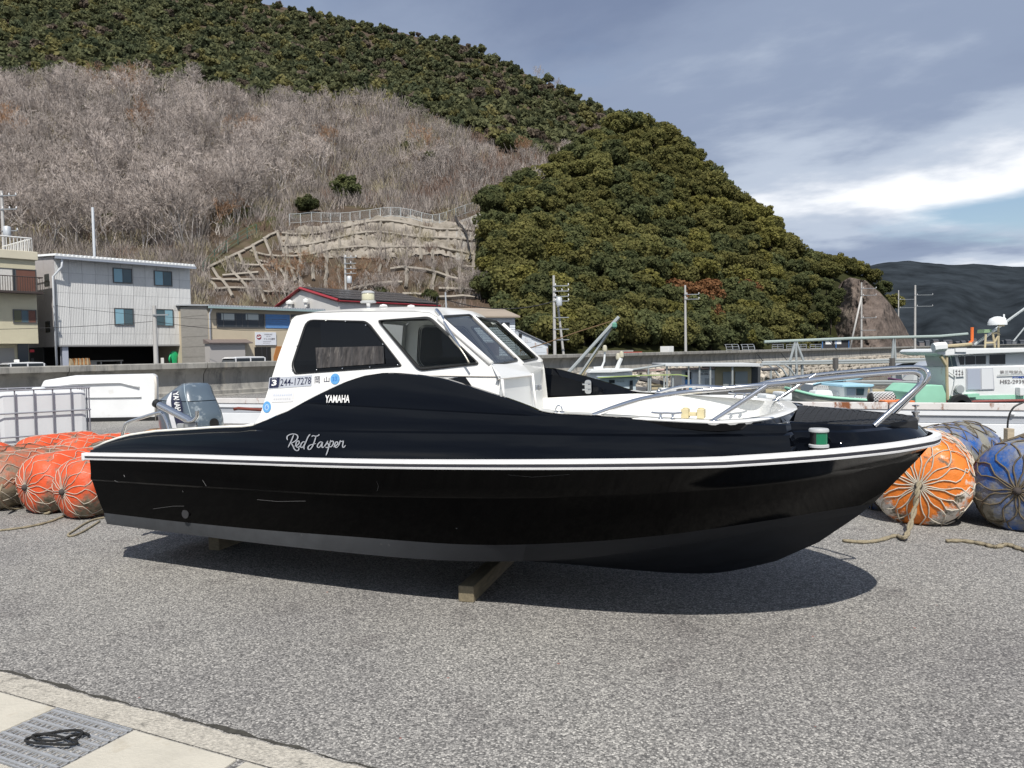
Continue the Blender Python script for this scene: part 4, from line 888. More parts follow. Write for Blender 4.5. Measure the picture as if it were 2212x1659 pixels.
# lower front bulkhead: side panel, quarter panel, front panel, door flange, ledge
P1, P2, P3 = (3.438, .90, 1.457), (3.36, .17, 1.453), (3.055, -.86, 1.470)
def wallpan(name, a, c, z0, m=CABW):
    b = MB(); b.grid([[bl(a[0], a[1], a[2]), bl(c[0], c[1], c[2])], [bl(a[0]+.03, a[1], z0), bl(c[0]+.03, c[1], z0)]]); return b.build(name, m, cabin)
LINING = mat('grey white bulkhead', (.72, .72, .69), .45, var=.03, vscale=4)
wallpan('quarter_panel', (P1[0]-.01, P1[1]-.015, P1[2]), (P2[0]-.01, P2[1], P2[2]), .80, LINING); wallpan('front_panel', (P2[0]-.01, P2[1], P2[2]), (P3[0]-.01, P3[1], P3[2]), .80, LINING)
b = MB()
for (u_, v_) in ((P1, P2), (P2, P3)):   # sloping ledge below the screens
    t0, t1 = (f_bl, f_bm) if u_ is P1 else (f_bm, f_br); b.grid([[t0, t1], [bl(u_[0], u_[1], u_[2]), bl(v_[0], v_[1], v_[2])], [bl(u_[0]+.006, u_[1], u_[2]-.014), bl(v_[0]+.006, v_[1], v_[2]-.014)], [bl(u_[0]-.015, u_[1], u_[2]-.014), bl(v_[0]-.015, v_[1], v_[2]-.014)]])
b.grid([[f_bl, bl(*P1)], [csx(3.37, 1.53), csx(3.445, 1.456)]]); b.build('front_ledge', CABW, cabin)
for a, c in (((3.46, .885, 1.44), (3.475, .885, 1.28)), ((3.37, .165, 1.45), (3.40, .165, 1.15))): MB().tube([bl(*a), bl(*c)], .009, 6).build('panel_seam', CABW, cabin, smooth=True)
b = MB(); b.tube([csx(x, z, 1, .004) for x, z in ((2.88, 1.462), (3.44, 1.454))], .004, 6); b.tube([bl(P1[0]+.005, P1[1], P1[2]-.018), bl(P2[0]+.005, P2[1], P2[2]-.018)], .004, 6); b.build('joint_line', mat('joint sealant', (.45, .42, .38), .7), cabin)
MB().add([csx(3.06, 1.44, 1, .003), csx(3.207, 1.457, 1, .003), csx(3.285, 1.37, 1, .003), csx(3.30, 1.33, 1, .003)], [(0, 1, 2, 3)]).build('black_side_panel', PAINT, cabin)
q = bl(3.395, .13, 1.352); hb = MB(); hb.box((0, .026, 0), (.012, .030, .036)).box((0, -.026, 0), (.012, .030, .036)).tube([(.008, 0, -.02), (.008, 0, .02)], .009, 10); ho = hb.build('hinge', STEEL, cabin, bevel=.003); ho.location = q; ho.rotation_euler = (0, 0, -.15)
# port wave lining seen from inside, with the folding step
b = MB(); pts_ = [(x, ztop(x)) for x in np.linspace(2.95, 3.80, 20)]
b.grid([[bl(x, -(interp(x, ux, [q[1] for q in SR[14]])), z+.004) for x, z in pts_], [bl(x, -(interp(x, ux, [q[1] for q in SR[14]])-.015), min(z, 1.23)) for x, z in pts_]], flip=True); b.build('wave_lining', PAINT, boat)
b = MB(); b.grid([[bl(x, (interp(x, ux, [q[1] for q in SR[14]])), z+.004) for x, z in pts_], [bl(x, (interp(x, ux, [q[1] for q in SR[14]])-.015), min(z, 1.23)) for x, z in pts_]]); b.build('wave_lining', PAINT, boat)
sp = MB(); wv = -(interp(3.41, ux, [q[1] for q in SR[14]])-.03)
sp.prism(rounded([(-.028, 0, -.057), (.028, 0, -.057), (.028, 0, .057), (-.028, 0, .057)], .026), (0, -.012, 0))
for dz in (-.022, .022): sp.box((-.012, -.03, dz), (.05, .036, .012))
so_ = sp.build('folding_step', STEEL, boat, bevel=.002); so_.location = bl(3.41, wv, 1.305)
# deck hardware
def cleat(x, w, z, L=.16):
    b = MB(); b.tube(smooth_path([(-L/2, 0, .032), (-L/4, 0, .028), (0, 0, .029), (L/4, 0, .028), (L/2, 0, .032)], 4), [.006]*17, 8)
    for s in (-1, 1): b.tube([(s*L*.2, 0, .028), (s*L*.2, 0, .006), (s*L*.2, 0, 0)], [.008, .007, .014], 8)
    o = b.build('cleat', STEEL, boat, smooth=50); o.location = bl(x, w, z); o.rotation_euler = (0, 0, 0.03)
cleat(4.457, 1.02, 1.236); cleat(4.62, -.80, 1.238)
rg = MB(); rg.tube(smooth_path([(-.018, 0, 0), (-.018, 0, .018), (-.008, 0, .034), (.008, 0, .034), (.018, 0, .018), (.018, 0, 0)], 5), .0045, 8); rg.lathe([(.032, 0), (.030, .004), (.0, .005)], 14); o = rg.build('deck_eye', STEEL, boat, smooth=50); o.location = bl(3.86, 1.02, 1.262)
yb = MB(); yb.bx(-.06, -.022, -.03, .03, 0, .05).bx(.022, .06, -.03, .03, 0, .05).bx(-.03, .03, -.015, .03, .012, .03); yb.tube([(-.04, 0, .048), (-.04, 0, .056)], .015, 10).tube([(.04, 0, .048), (.04, 0, .056)], .015, 10); o = yb.build('rod_rest', mat('yellowed plastic', (.62, .54, .32), .5, var=.1, vscale=20), boat, bevel=.006); o.location = bl(4.58, .93, 1.234)
# bow rails
def rail3(px, w): return np.array(bl(*bp(px[0], px[1], w)))
R_ = .0135
nr_ = [rail3((1281.7, 897.4), 1.03), rail3((1335.3, 877.5), 1.02), rail3((1394.8, 860.5), 1.0), rail3((1474, 848.5), .965), rail3((1536, 842), .93), rail3((1642, 832.5), .85), rail3((1755, 821.5), .73), rail3((1847, 812.5), .60), rail3((1930, 805.5), .46), rail3((1968, 803.5), .40), rail3((1985, 808), .38), rail3((1990, 820), .38), rail3((1982, 835.7), .39), rail3((1935, 878), .45), rail3((1888, 920), .515)]
MB().tube(smooth_path(nr_, 6), R_, 12).build('bow_rail', STEEL, boat, smooth=60)
fr_ = [np.array(bl(3.95, -1.02, 1.25)), np.array(bl(4.2, -1.0, 1.31)), rail3((1600, 838), -.92), rail3((1673, 822), -.85), rail3((1777, 808.5), -.75), rail3((1850, 801.5), -.66), rail3((1916, 796), -.55), rail3((1975, 793.5), -.42), rail3((1996, 796.5), -.38), rail3((2006, 808), -.36), rail3((2002, 822), -.36), rail3((1985, 840), -.38), rail3((1940, 885), -.42), rail3((1908, 914), -.45)]
MB().tube(smooth_path(fr_, 6), R_, 12).build('bow_rail', STEEL, boat, smooth=60)
for a, c in ((rail3((1655.5, 833), .85), np.array(bl(4.69, .975, 1.226))), (rail3((1762, 809), -.76), np.array(bl(4.885, -.60, 1.232)))):
    o = MB().tube([a, c], .0125, 10).build('rail_stanchion', STEEL, boat, smooth=60); MB().lathe([(.026, 0), (.024, .006), (.014, .010)], 14, c-np.array([0, 0, .002])).build('foot_plate', STEEL, o, smooth=50)
# green starboard light
nl_ = empty('starboard_light', bl(5.192, .775, 1.082)); nl_.parent = boat
GREYP = mat('grey lamp plastic', (.42, .43, .43), .5)
MB().lathe([(.050, 0), (.050, .012), (.044, .016), (.0, .016)], 24).build('lamp_base', GREYP, nl_, smooth=40); MB().lathe([(.046, .078), (.050, .080), (.050, .090), (.046, .096), (0, .098)], 24).build('lamp_cap', GREYP, nl_, smooth=40)
def arc(a0, a1, r, z0, z1, n=14): return MB().grid([[(r*math.cos(a), r*math.sin(a), z) for a in np.linspace(a0, a1, n)] for z in (z0, z1)])
arc(math.radians(-105), math.radians(15), .043, .014, .08).build('green_lens', mat('green lens', (.004, .16, .075), .15, coat=.6), nl_, smooth=True); arc(math.radians(15), math.radians(255), .043, .014, .08).build('lamp_housing', mat('dark lamp housing', (.02, .02, .02), .3, coat=.5), nl_, smooth=True)
# stern handrail, rod holder and bracket
def st3(a, c, w): return np.array(bl(*bp((300+a/2.765)/1.8228, (1400+c/2.765)/1.8228, w)))
MB().tube(smooth_path([st3(500, 885, .85), st3(525, 790, .85), st3(560, 730, .85), st3(720, 675, .85), st3(880, 627, .85), st3(938, 632, .85), st3(985, 720, .85), st3(1012, 815, .85)], 6), .0125, 10).build('stern_rail', STEEL, boat, smooth=60)
rh = MB(); a, c = st3(875, 522, .90), st3(1205, 690, .90); rh.tube([a, c], .026, 16); rho = rh.build('rod_holder', STEEL, boat, smooth=60); d_ = (c-a)/np.linalg.norm(c-a)
MB().tube([a-d_*.012, a+d_*.022], .031, 16).build('rubber_mouth', DARKTRIM, rho, smooth=50)
b = MB(); b.tube([c-d_*.01, c+d_*.05], [.030, .022], 14); e_ = c+d_*.03; b.tube(smooth_path([e_+np.array([0, -.02, -.005]), e_+np.array([.05, -.02, .0]), e_+np.array([.085, -.02, .03]), e_+np.array([.09, -.02, .07])], 4), .013, 8); b.build('clamp', STEEL, rho, smooth=50)
bb_ = st3(1200, 780, .90); b = MB(); b.box(bb_+np.array([-.035, 0, 0]), (.06, .05, .055)).box(bb_+np.array([.045, 0, .008]), (.11, .02, .062)).box(bb_+np.array([0, 0, -.03]), (.20, .07, .012)); b.build('mount_bracket', mat('cast grey bracket', (.40, .41, .41), .45, .4), boat, bevel=.008)
# roof lamp, antenna stub, wiper
lp = empty('anchor_lamp', bl(2.19, .35, 1.905)); lp.parent = boat
MB().lathe([(.02, 0), (.014, .01), (.014, .055), (.018, .06)], 12).build('lamp_stem', STEEL, lp, smooth=40); MB().lathe([(.018, .058), (.056, .062), (.056, .074), (.048, .078)], 20).build('lamp_tray', GREYP, lp, smooth=40)
MB().lathe([(.043, .074), (.045, .09), (.045, .12), (.041, .132)], 20).build('lamp_lens', mat('aged clear lens', (.52, .50, .36), .2, coat=.4), lp, smooth=True); MB().lathe([(.046, .130), (.046, .140), (.03, .148), (0, .15)], 20).build('lamp_cap', GREYP, lp, smooth=40)
MB().tube([bl(2.66, .05, 1.92), bl(2.655, .05, 2.04)], .006, 8).build('antenna_stub', GALV, boat)
for x, w in ((1.95, .1), (2.5, .28), (2.38, .45)): MB().lathe([(.03, 0), (.024, .012), (0, .018)], 10, bl(x, w, 1.928)).build('roof_fitting', WHITE_GEL, roof, smooth=True)
wp = MB(); w3 = lambda a, c, w: np.array(bl(*bp(822.9+a/5.76, 658.3+c/5.76, w)))
wp.tube([w3(670, 150, .73), w3(690, 75, .68)], .012, 8); wp.tube(smooth_path([w3(690, 65, .70), w3(740, 130, .75), w3(820, 270, .80), w3(900, 400, .84), w3(985, 535, .885)], 5), [.012]*8+[.009]*13, 8)
wo = wp.build('wiper_arm', STEEL, cabin, smooth=60); MB().tube(smooth_path([w3(848, 385, .85), w3(920, 475, .875), w3(985, 545, .89), w3(1050, 640, .90), w3(1097, 725, .905)], 4), .006, 6).build('wiper_blade', mat('worn wiper metal', (.45, .42, .35), .35, .8), wo, smooth=True)
# --- lettering and stickers
def decal(name, V, Fc, o, ux_, uy_, off, m, parent):
    """2-D shape laid on a surface: o + ux*x + uy*y"""
    ux_, uy_ = np.array(ux_, float), np.array(uy_, float); nv = np.cross(ux_, uy_); nv /= np.linalg.norm(nv); b = MB(); b.add([np.array(o)+ux_*v[0]+uy_*v[1]+nv*off for v in V], Fc); return b.build(name, m, parent, recalc=False)
from mathutils.bvhtree import BVHTree
_bv = BVHTree.FromPolygons([v.co[:] for v in shell.data.vertices], [tuple(p.vertices) for p in shell.data.polygons])
def shellp(px, py, off=.004):
    """point of the starboard shell seen along a ray, lifted off the surface"""
    d = ray(px, py); lo = lambda v: np.array([v[:2]@BU, -(v[:2]@BN), v[2]]); o = lo(CAM-np.array([*(BB-BU*BL_), 0])); h, nrm, _i, _d = _bv.ray_cast(Vector(o), Vector(lo(d)).normalized())
    return np.array(h+nrm*(off if nrm.y < 0 else -off))
def shell_decal(name, V, Fc, p00, p10, p01, m, off=.006):
    """map unit square to a parallelogram of pixels, then onto the shell"""
    p00, p10, p01 = (np.array(p, float) for p in (p00, p10, p01)); b = MB(); b.add([shellp(*(p00+(p10-p00)*v[0]+(p01-p00)*v[1]), off) for v in V], Fc); return b.build(name, m, shell, recalc=False)
LETW = mat('white lettering', (.82, .82, .80), .4); LETS = mat('silver lettering', (.40, .41, .43), .35, .3); NAVY = mat('navy print', (.012, .014, .045), .4); SKYB = mat('sky blue sticker', (.11, .33, .62), .4, var=.15, vscale=60); SILV = mat('silver plate', (.50, .52, .56), .35, .2)
def unit(V): lo, hi = V.min(0), V.max(0); return [((v[0]-lo[0])/(hi[0]-lo[0]), (v[1]-lo[1])/(hi[1]-lo[1])) for v in V]
V, Fc = text_bm('YAMAHA', bold=.03, shear=.14); z2 = lambda a, c: (548.6+a/6.72, 658.3+c/6.72)
shell_decal('maker_lettering', unit(V), Fc, z2(1045, 1422), z2(1395, 1422), z2(1045, 1312), LETW)
STROKES = [[(300, 405), (293, 390), (298, 370), (325, 355), (352, 352), (378, 360), (388, 378), (378, 402), (352, 422), (330, 430)], [(352, 358), (338, 395), (322, 430), (303, 468)], [(330, 430), (345, 455), (358, 483), (378, 497), (394, 490), (398, 470)],
 [(358, 458), (384, 448), (400, 428), (394, 412), (378, 420), (370, 445), (380, 466), (398, 464), (416, 446)], [(452, 425), (434, 420), (416, 440), (412, 462), (424, 470), (442, 450), (455, 425)], [(496, 354), (478, 376), (456, 425), (441, 462), (444, 486)],
 [(508, 376), (520, 367), (546, 372), (568, 364), (573, 355)], [(546, 372), (532, 418), (512, 465), (490, 487), (478, 482), (477, 466), (492, 450), (518, 442), (545, 434)],
 [(602, 425), (584, 421), (564, 440), (557, 460), (570, 470), (588, 452), (603, 424), (597, 455), (602, 470), (618, 460)], [(616, 461), (630, 445), (641, 426), (649, 411)], [(649, 411), (645, 428), (656, 448), (653, 464), (640, 471), (627, 463)], [(674, 406), (660, 455), (645, 505), (632, 538)], [(660, 440), (676, 418), (692, 414), (698, 428), (690, 450), (674, 464), (661, 459)],
 [(696, 464), (718, 455), (736, 434), (729, 420), (715, 428), (708, 452), (720, 470), (740, 458)], [(738, 460), (750, 434), (757, 408)], [(757, 408), (766, 418), (786, 411)], [(786, 411), (780, 436), (777, 458), (785, 469), (804, 450)]]
b = MB()
for S in STROKES:
    P = smooth_path([(a, c, 0) for a, c in S], 4); n = len(P); L_, R2 = [], []
    for i in range(n):
        t = P[min(i+1, n-1)]-P[max(i-1, 0)]; t /= np.linalg.norm(t)+1e-9; nr = np.array([-t[1], t[0], 0]); wd = 5.2*(.6+.4*abs(t[1]))*(1.0 if 1 < i < n-2 else .6)
        for sgn, lst in ((1, L_), (-1, R2)): q = P[i]+nr*wd*sgn; lst.append(shellp((1000+q[0]/2.212)/1.8228, (1550+q[1]/2.212)/1.8228, .006))
    b.grid([L_, R2])
b.build('name_lettering', LETS, shell)
_bh = BVHTree.FromPolygons([v.co[:] for v in hull.data.vertices], [tuple(p.vertices) for p in hull.data.polygons])
def hullp(px, py, off=.002):
    d = ray(px, py); lo = lambda v: np.array([v[:2]@BU, -(v[:2]@BN), v[2]]); o = lo(CAM-np.array([*(BB-BU*BL_), 0])); h, nrm, _i, _d = _bh.ray_cast(Vector(o), Vector(lo(d)).normalized()); return np.array(h+nrm*(off if nrm.y < 0 else -off))
SCR = mat('pale scratch', (.10, .10, .10), .7)
for S, wd in (([(556, 1079), (600, 1083), (660, 1082)], .0010), ([(331, 1099), (375, 1093), (398, 1093)], .0010), ([(438, 1037), (446, 1050)], .0016), ([(814, 1040), (818, 1050), (815, 1060)], .0010), ([(268, 1026), (270, 1030)], .0030), ([(248, 1038), (256, 1041)], .0022), ([(1097, 1025), (1150, 1030), (1230, 1024)], .0008), ([(395, 1060), (396, 1063)], .0022), ([(985, 1140), (988, 1142)], .0022)):
    MB().tube([hullp(*p) for p in S], wd, 4).build('scratch', SCR, hull)
def cdec(name, V, Fc, p00, p10, p01, m, off):
    p00, p10, p01 = (np.array(p, float) for p in (p00, p10, p01)); b = MB(); b.add([cside(*(p00+(p10-p00)*v[0]+(p01-p00)*v[1]), off) for v in V], Fc); return b.build(name, m, cabin, recalc=False)
sq = [(0, 0), (1, 0), (1, 1), (0, 1)]; sqr = [tuple(p[:2]) for p in rounded([(0, 0, 0), (1, 0, 0), (1, 1, 0), (0, 1, 0)], .10)]; circ = [(.5+.5*math.cos(a), .5+.5*math.sin(a)) for a in np.linspace(0, 2*math.pi, 28, endpoint=False)]
def dtext(body, p00, p10, p01, m, off, bold=.0, name='plate_lettering'): V, Fc = text_bm(body, bold=bold); cdec(name, unit(V), Fc, p00, p10, p01, m, off)
cdec('plate', sqr, [tuple(range(len(sqr)))], z2(210, 1226), z2(372, 1212), z2(228, 1055), SILV, .0022); cdec('class_plate', sqr, [tuple(range(len(sqr)))], z2(222, 1212), z2(362, 1203), z2(240, 1062), NAVY, .0030); dtext('3', z2(258, 1178), z2(330, 1172), z2(266, 1092), LETW, .0036, .03); dtext('検査済', z2(258, 1086), z2(338, 1080), z2(260, 1070), SILV, .0036)
cdec('plate', sq, [(0, 1, 2, 3)], z2(368, 1212), z2(838, 1180), z2(376, 1052), SILV, .0022); dtext('244-17278', z2(384, 1184), z2(830, 1152), z2(392, 1078), NAVY, .0030, .008)
dtext('岡', z2(884, 1142), z2(960, 1138), z2(884, 1042), NAVY, .0026, .005); dtext('山', z2(1018, 1126), z2(1098, 1120), z2(1018, 1046), NAVY, .0026, .005)
cdec('year_sticker', circ, [tuple(range(28))], z2(1113, 1160), z2(1248, 1150), z2(1113, 1002), SKYB, .0030); dtext('33', z2(1140, 1112), z2(1208, 1106), z2(1142, 1046), mat('deep blue print', (.02, .16, .55), .4), .0036, .01)
cdec('month_sticker', circ, [tuple(range(28))], z2(130, 1572), z2(250, 1562), z2(132, 1406), SKYB, .0030); cdec('sticker_centre', circ, [tuple(range(28))], z2(158, 1536), z2(222, 1530), z2(160, 1442), mat('pale blue print', (.32, .50, .72), .4), .0034); dtext('6', z2(174, 1516), z2(204, 1512), z2(176, 1456), MATS['deep blue print'], .0038, .01)
cdec('old_label', sqr, [tuple(range(len(sqr)))], z2(250, 1420), z2(570, 1408), z2(262, 1258), mat('faded white label', (.66, .66, .66), .5), .0024)
dtext('~9', z2(284, 1330), z2(550, 1322), z2(288, 1302), mat('faded blue print', (.45, .53, .68), .5), .0030); dtext('~8', z2(290, 1388), z2(530, 1380), z2(292, 1358), mat('faded grey print', (.52, .53, .56), .5), .0030)
# --- outboard motor on the transom
om = empty('outboard_motor', bl(.02, 0, .95)); om.parent = boat; om.rotation_euler = (0, 0, 0)
COWL = mat('grey blue cowl paint', (.085, .115, .145), .32, coat=.4, var=.1, vscale=6, stain=((.34, .38, .40), 5.5, .56, .66)); COWD = mat('dark grey cowl paint', (.045, .065, .082), .3, coat=.4)
def chaikin(P, n=3):
    for _ in range(n): P = [q for i in range(len(P)) for q in (P[i]*.75+P[(i+1) % len(P)]*.25, P[i]*.25+P[(i+1) % len(P)]*.75)]
    return P
OX, OZ = .03, .955
def cowl_lev(px_l, px_c, px_r, py, sc=1.0):
    """plan section of the cowl at one height: rear edge, near corner, front edge"""
    xl, zl = bp(px_l, py, 0)[[0, 2]]; xc = bp(px_c, py, .19*sc)[0]; xr = bp(px_r, py, .03)[0]; m_x = (xl+xr)/2
    P = [np.array([xl-OX, .05*sc, 0]), np.array([xl+.03-OX, -.09*sc, 0]), np.array([xc-OX-.03, -.20*sc, 0]), np.array([xc-OX+.05, -.20*sc, 0]), np.array([xr-OX-.02, -.07*sc, 0]), np.array([xr-OX, .05*sc, 0]), np.array([m_x-OX+.10, .20*sc, 0]), np.array([m_x-OX-.08, .20*sc, 0])]
    return [tuple(q[:2])+(zl-OZ,) for q in chaikin(P, 3)]
LV = [(352, 405, 470, 938, .92), (349, 408, 474, 920, 1.0), (346.5, 406, 473, 903, 1.03), (345.5, 402, 468, 886, 1.03), (346, 399, 460, 870, 1.0), (347.5, 398.5, 457, 864, .99)]
LV2 = [(348.5, 398.3, 456, 862.5, .985), (362, 397, 449, 853, .93), (376, 396.5, 442, 843, .84), (388, 397, 435, 834, .70), (396, 400, 429, 828.5, .50), (404, 408, 420, 827, .2)]
R_A = [cowl_lev(*l) for l in LV]; R_B = [cowl_lev(*l) for l in LV2]; nr0 = len(R_A[0])
b = MB(); b.grid(R_A, closed=True); b.add(R_A[0], [tuple(range(nr0))]); b.build('cowl', COWL, om, smooth=35)
b = MB(); b.grid(R_B, closed=True); b.add(R_B[-1], [tuple(range(nr0))]); b.build('cowl_top', COWL, om, smooth=35)
_bc = BVHTree.FromPolygons([p for r in R_A+R_B for p in r], [(i*nr0+k, i*nr0+(k+1) % nr0, (i+1)*nr0+(k+1) % nr0, (i+1)*nr0+k) for i in list(range(len(R_A)-1))+list(range(len(R_A), len(R_A)+len(R_B)-1)) for k in range(nr0)])
def cowlp(a, c, off=.003):
    """cowl point seen at a pixel (coordinates of the stern close-up)"""
    px, py = (300+a/2.765)/1.8228, (1400+c/2.765)/1.8228; d = ray(px, py); lo = lambda v: np.array([v[:2]@BU, -(v[:2]@BN), v[2]]); o = lo(CAM-np.array([*(BB-BU*BL_), 0]))-np.array([OX, 0, OZ]); h, nrm, _i, _d = _bc.ray_cast(Vector(o), Vector(lo(d)).normalized())
    if h is None: return None
    dd = Vector(lo(d)).normalized(); nrm = nrm if nrm.dot(dd) < 0 else -nrm; return np.array(h+nrm*off)
def cowl_ribbon(name, left, right, m, off=.003):
    L_ = smooth_path([(a, c, 0) for a, c in left], 5); R2 = smooth_path([(a, c, 0) for a, c in right], 5); rows = []
    for p, q in zip(L_, R2):
        r = [cowlp(*(p*(1-f)+q*f)[:2], off) for f in (0, .33, .66, 1)]
        if all(v is not None for v in r): rows.append(r)
    if len(rows) > 1: MB().grid(rows).build(name, m, om)
DEC = mat('white decal', (.72, .72, .74), .4)
cowl_ribbon('side_decal', [(1030, 410), (985, 510), (1010, 640), (1050, 790)], [(1045, 400), (1035, 510), (1060, 640), (1100, 790)], DEC)
cowl_ribbon('side_decal', [(1052, 395), (1042, 510), (1066, 640), (1108, 790)], [(1105, 380), (1150, 510), (1170, 640), (1190, 790)], NAVY)
V, Fc = text_bm('YAMAHA', bold=.03, shear=.05); vs = []
for (a, c) in unit(V):
    y = 398+250*a; xm = np.interp(y, [398, 510, 640], [1080, 1095, 1115]); vs.append(cowlp(xm-30+60*c+(8 if True else 0), y-14*(c-.5), .0055))
if all(v is not None for v in vs): b = MB(); b.add(vs, Fc); b.build('motor_lettering', LETW, om, recalc=False)
cowl_ribbon('cowl_ridge', [(1172, 305), (1180, 400), (1195, 470), (1230, 600), (1255, 690)], [(1180, 305), (1188, 400), (1203, 470), (1238, 600), (1263, 690)], mat('pale cowl edge', (.30, .36, .40), .3))
cp = [cowlp(1500+50*math.cos(t), 735+52*math.sin(t), .004) for t in np.linspace(0, 2*math.pi, 20, endpoint=False)]
if all(v is not None for v in cp): b = MB(); b.add(cp, [tuple(range(20))]); b.build('cowl_port', DARKTRIM, om)
MB().box((-.10, 0, -.30), (.26, .16, .40), top=.8).box((-.12, 0, -.62), (.15, .09, .30)).build('midsection', COWD, om, bevel=.03); MB().box((.10, 0, -.16), (.10, .24, .26)).build('clamp_bracket', COWD, om, bevel=.015)
b = MB(); b.lathe([(0, -.38), (.03, -.36), (.055, -.25), (.058, -.10), (.045, .05), (.0, .12)], 16, (-.14, 0, -.76), 'x'); b.box((-.14, 0, -.66), (.34, .20, .012)); b.build('gearcase', COWD, om, smooth=40)
pr_ = MB()
for k in range(3):
    a = k*2.094; pr_.add([(-.02, 0, 0), (.02, .05*math.cos(a)-.03*math.sin(a), .05*math.sin(a)+.03*math.cos(a)), (.0, .15*math.cos(a), .15*math.sin(a)), (-.03, .05*math.cos(a)+.05*math.sin(a), .05*math.sin(a)-.05*math.cos(a))], [(0, 1, 2, 3)])
o = pr_.build('propeller', DARKTRIM, om); o.location = (-.50, 0, -.76)
om.location = bl(.03, 0, .955)
# --- timber blocks under the keel
WOODB = mat('weathered timber', (.20, .165, .105), .85, var=.3, vscale=9, bump=.004, bscale=40, stretch=(1, 6, 6))
def block(name, near, dirn, L, label, s=.105):
    e = MB(); e.bx(0, L, -s/2, s/2, 0, s); o = e.build(name, WOODB, None, bevel=.007); o.location = (near[0], near[1], .0); o.rotation_euler = (0, 0, math.atan2(dirn[1], dirn[0])); tag(o, label, 'timber block'); return o
block('timber_block', gnd(1007, 1301), (.27, .96), 1.75, 'square timber block under the bow half of the black boat'); block('timber_block', gnd(462, 1189), (.30, .95), 1.5, 'shadowed timber block under the stern of the black boat')
# ------------------------------------------------------------------ things lying on the quay
def float_mat(name, col, dirt=(.20, .165, .115), lo=.45, hi=.60, topdirt=True):
    m = mat(name, col, .55, var=.12, vscale=3, bump=.016, bscale=8, stain=[((.62, .50, .44), 3.6, .60, .68), (dirt, 2.6, lo, hi), ((.10, .085, .055), 5.5, .56, .64)], detail=6); return m
NETW = mat('white net cord', (.50, .45, .37), .85, var=.2, vscale=20); NETD = mat('muddy net cord', (.13, .105, .07), .95, var=.3, vscale=20); ROPE = mat('hemp rope', (.27, .23, .155), .95, var=.3, vscale=60, bump=.006, bscale=160)
KNOT = mat('dark tied cord', (.06, .05, .045), .95)
def net_float(p0, p1, r, mbody, mnet, label, seed, pinch=.9, group=None, cat='net float', nd=9, mud=None, cord=.007, cut=None):
    """soft net-covered drum float from end p0 to end p1 (both at axis height)"""
    g = random.Random(seed); p0 = np.array(p0, float); p1 = np.array(p1, float); ax = p1-p0; L = np.linalg.norm(ax); ax /= L
    e = empty('net_float', (p0[0], p0[1], p0[2]-r)); e.rotation_euler = (0, 0, math.atan2(ax[1], ax[0])); tilt = math.asin(ax[2])
    prof = [(.0, .02), (.06, .0), (.30, .005), (.62, .030), (.84, .075), (.96, .15), (1.0, .24)]
    pr = [(k*r, h) for k, h in prof]; full = pr+[(r*(1+.012*math.sin(t*9+seed)), h) for t, h in enumerate(np.linspace(.30, L-.30, 7))]+[(k*r, L-h) for k, h in prof[::-1]]
    nv = 36; V = []
    for (rr, h) in full:
        for k in range(nv):
            a = 2*math.pi*k/nv; cap = max(0, 1-min(h, L-h)/.22); w = 1+.030*cap*math.sin(a*11+seed)*(rr > .05)+.018*math.sin(3*a+h*5+seed)-.012*abs(math.sin(a*5+h*9)); z = rr*w*math.sin(a); z = max(z, -r*.93); V.append((h+tilt*0, rr*w*math.cos(a), r+z-.07*r))
    b = MB(); m = len(full); b.add(V, [(i*nv+k, i*nv+(k+1) % nv, (i+1)*nv+(k+1) % nv, (i+1)*nv+k) for i in range(m-1) for k in range(nv)]); body = b.build('float_body', mbody, e, smooth=True)
    hs = [f[1] for f in full]; rs = [f[0] for f in full]
    srt = np.argsort(hs[:7]); 
    def surf(s, a):   # s in 0..1 along the generating line
        arc = [0]; 
        for i in range(1, m): arc.append(arc[-1]+math.hypot(rs[i]-rs[i-1], hs[i]-hs[i-1]))
        d = s*arc[-1]; rr = np.interp(d, arc, rs); h = np.interp(d, arc, hs); z = max((rr+cord*.8)*math.sin(a), -r*.94); return (h-(.006 if s < .2 else 0)+(.006 if s > .8 else 0), (rr+cord*.8)*math.cos(a), r+z-.07*r)
    nb = MB(); turns = nd/ max(nd, 1); N = 40
    for k in range(nd):
        for sg in (1, -1):
            a0 = 2*math.pi*(k+.25*(1-sg))/nd+.2*seed; pts = []; nr = 13; jit = g.uniform(-.5, .5)*math.pi/nd*.7; jam = g.uniform(.8, 1.3)
            for i in range(nr*3+1):
                s = i/(nr*3); ph = i/3.0; tri = abs((ph % 2)-1)*2-1; tri = max(-1, min(1, tri*1.25)); am = math.pi/nd*.5*min(1, 3*s+.25, 3*(1-s)+.25); pts.append(surf(.02+.96*s, a0+jit*min(1, 2.5*s+.2)+sg*am*jam*tri+.05*math.sin(7*s+k*1.7+seed)+g.uniform(-.02, .02)))
            nb.tube(pts, cord, 4, caps=False)
    no = nb.build('net', mnet, e, smooth=True); no['kind'] = 'stuff'
    kb = MB()
    for h in (-.005, L+.005):
        kb.lathe([(.0, -.03), (.03, -.022), (.036, 0), (.03, .022), (0, .03)], 8, (h, 0, r-.07*r), 'x')
    kb2 = kb.build('net_knot', KNOT, e, smooth=True); kb2['kind'] = 'stuff'
    return tag(e, label, cat, group)
ORG = float_mat('orange float skin', (.66, .085, .020)); ORG2 = float_mat('dirty orange float skin', (.52, .10, .035), lo=.36, hi=.52); TAN = float_mat('faded tan float skin', (.42, .20, .085), dirt=(.24, .19, .12), lo=.42, hi=.6)
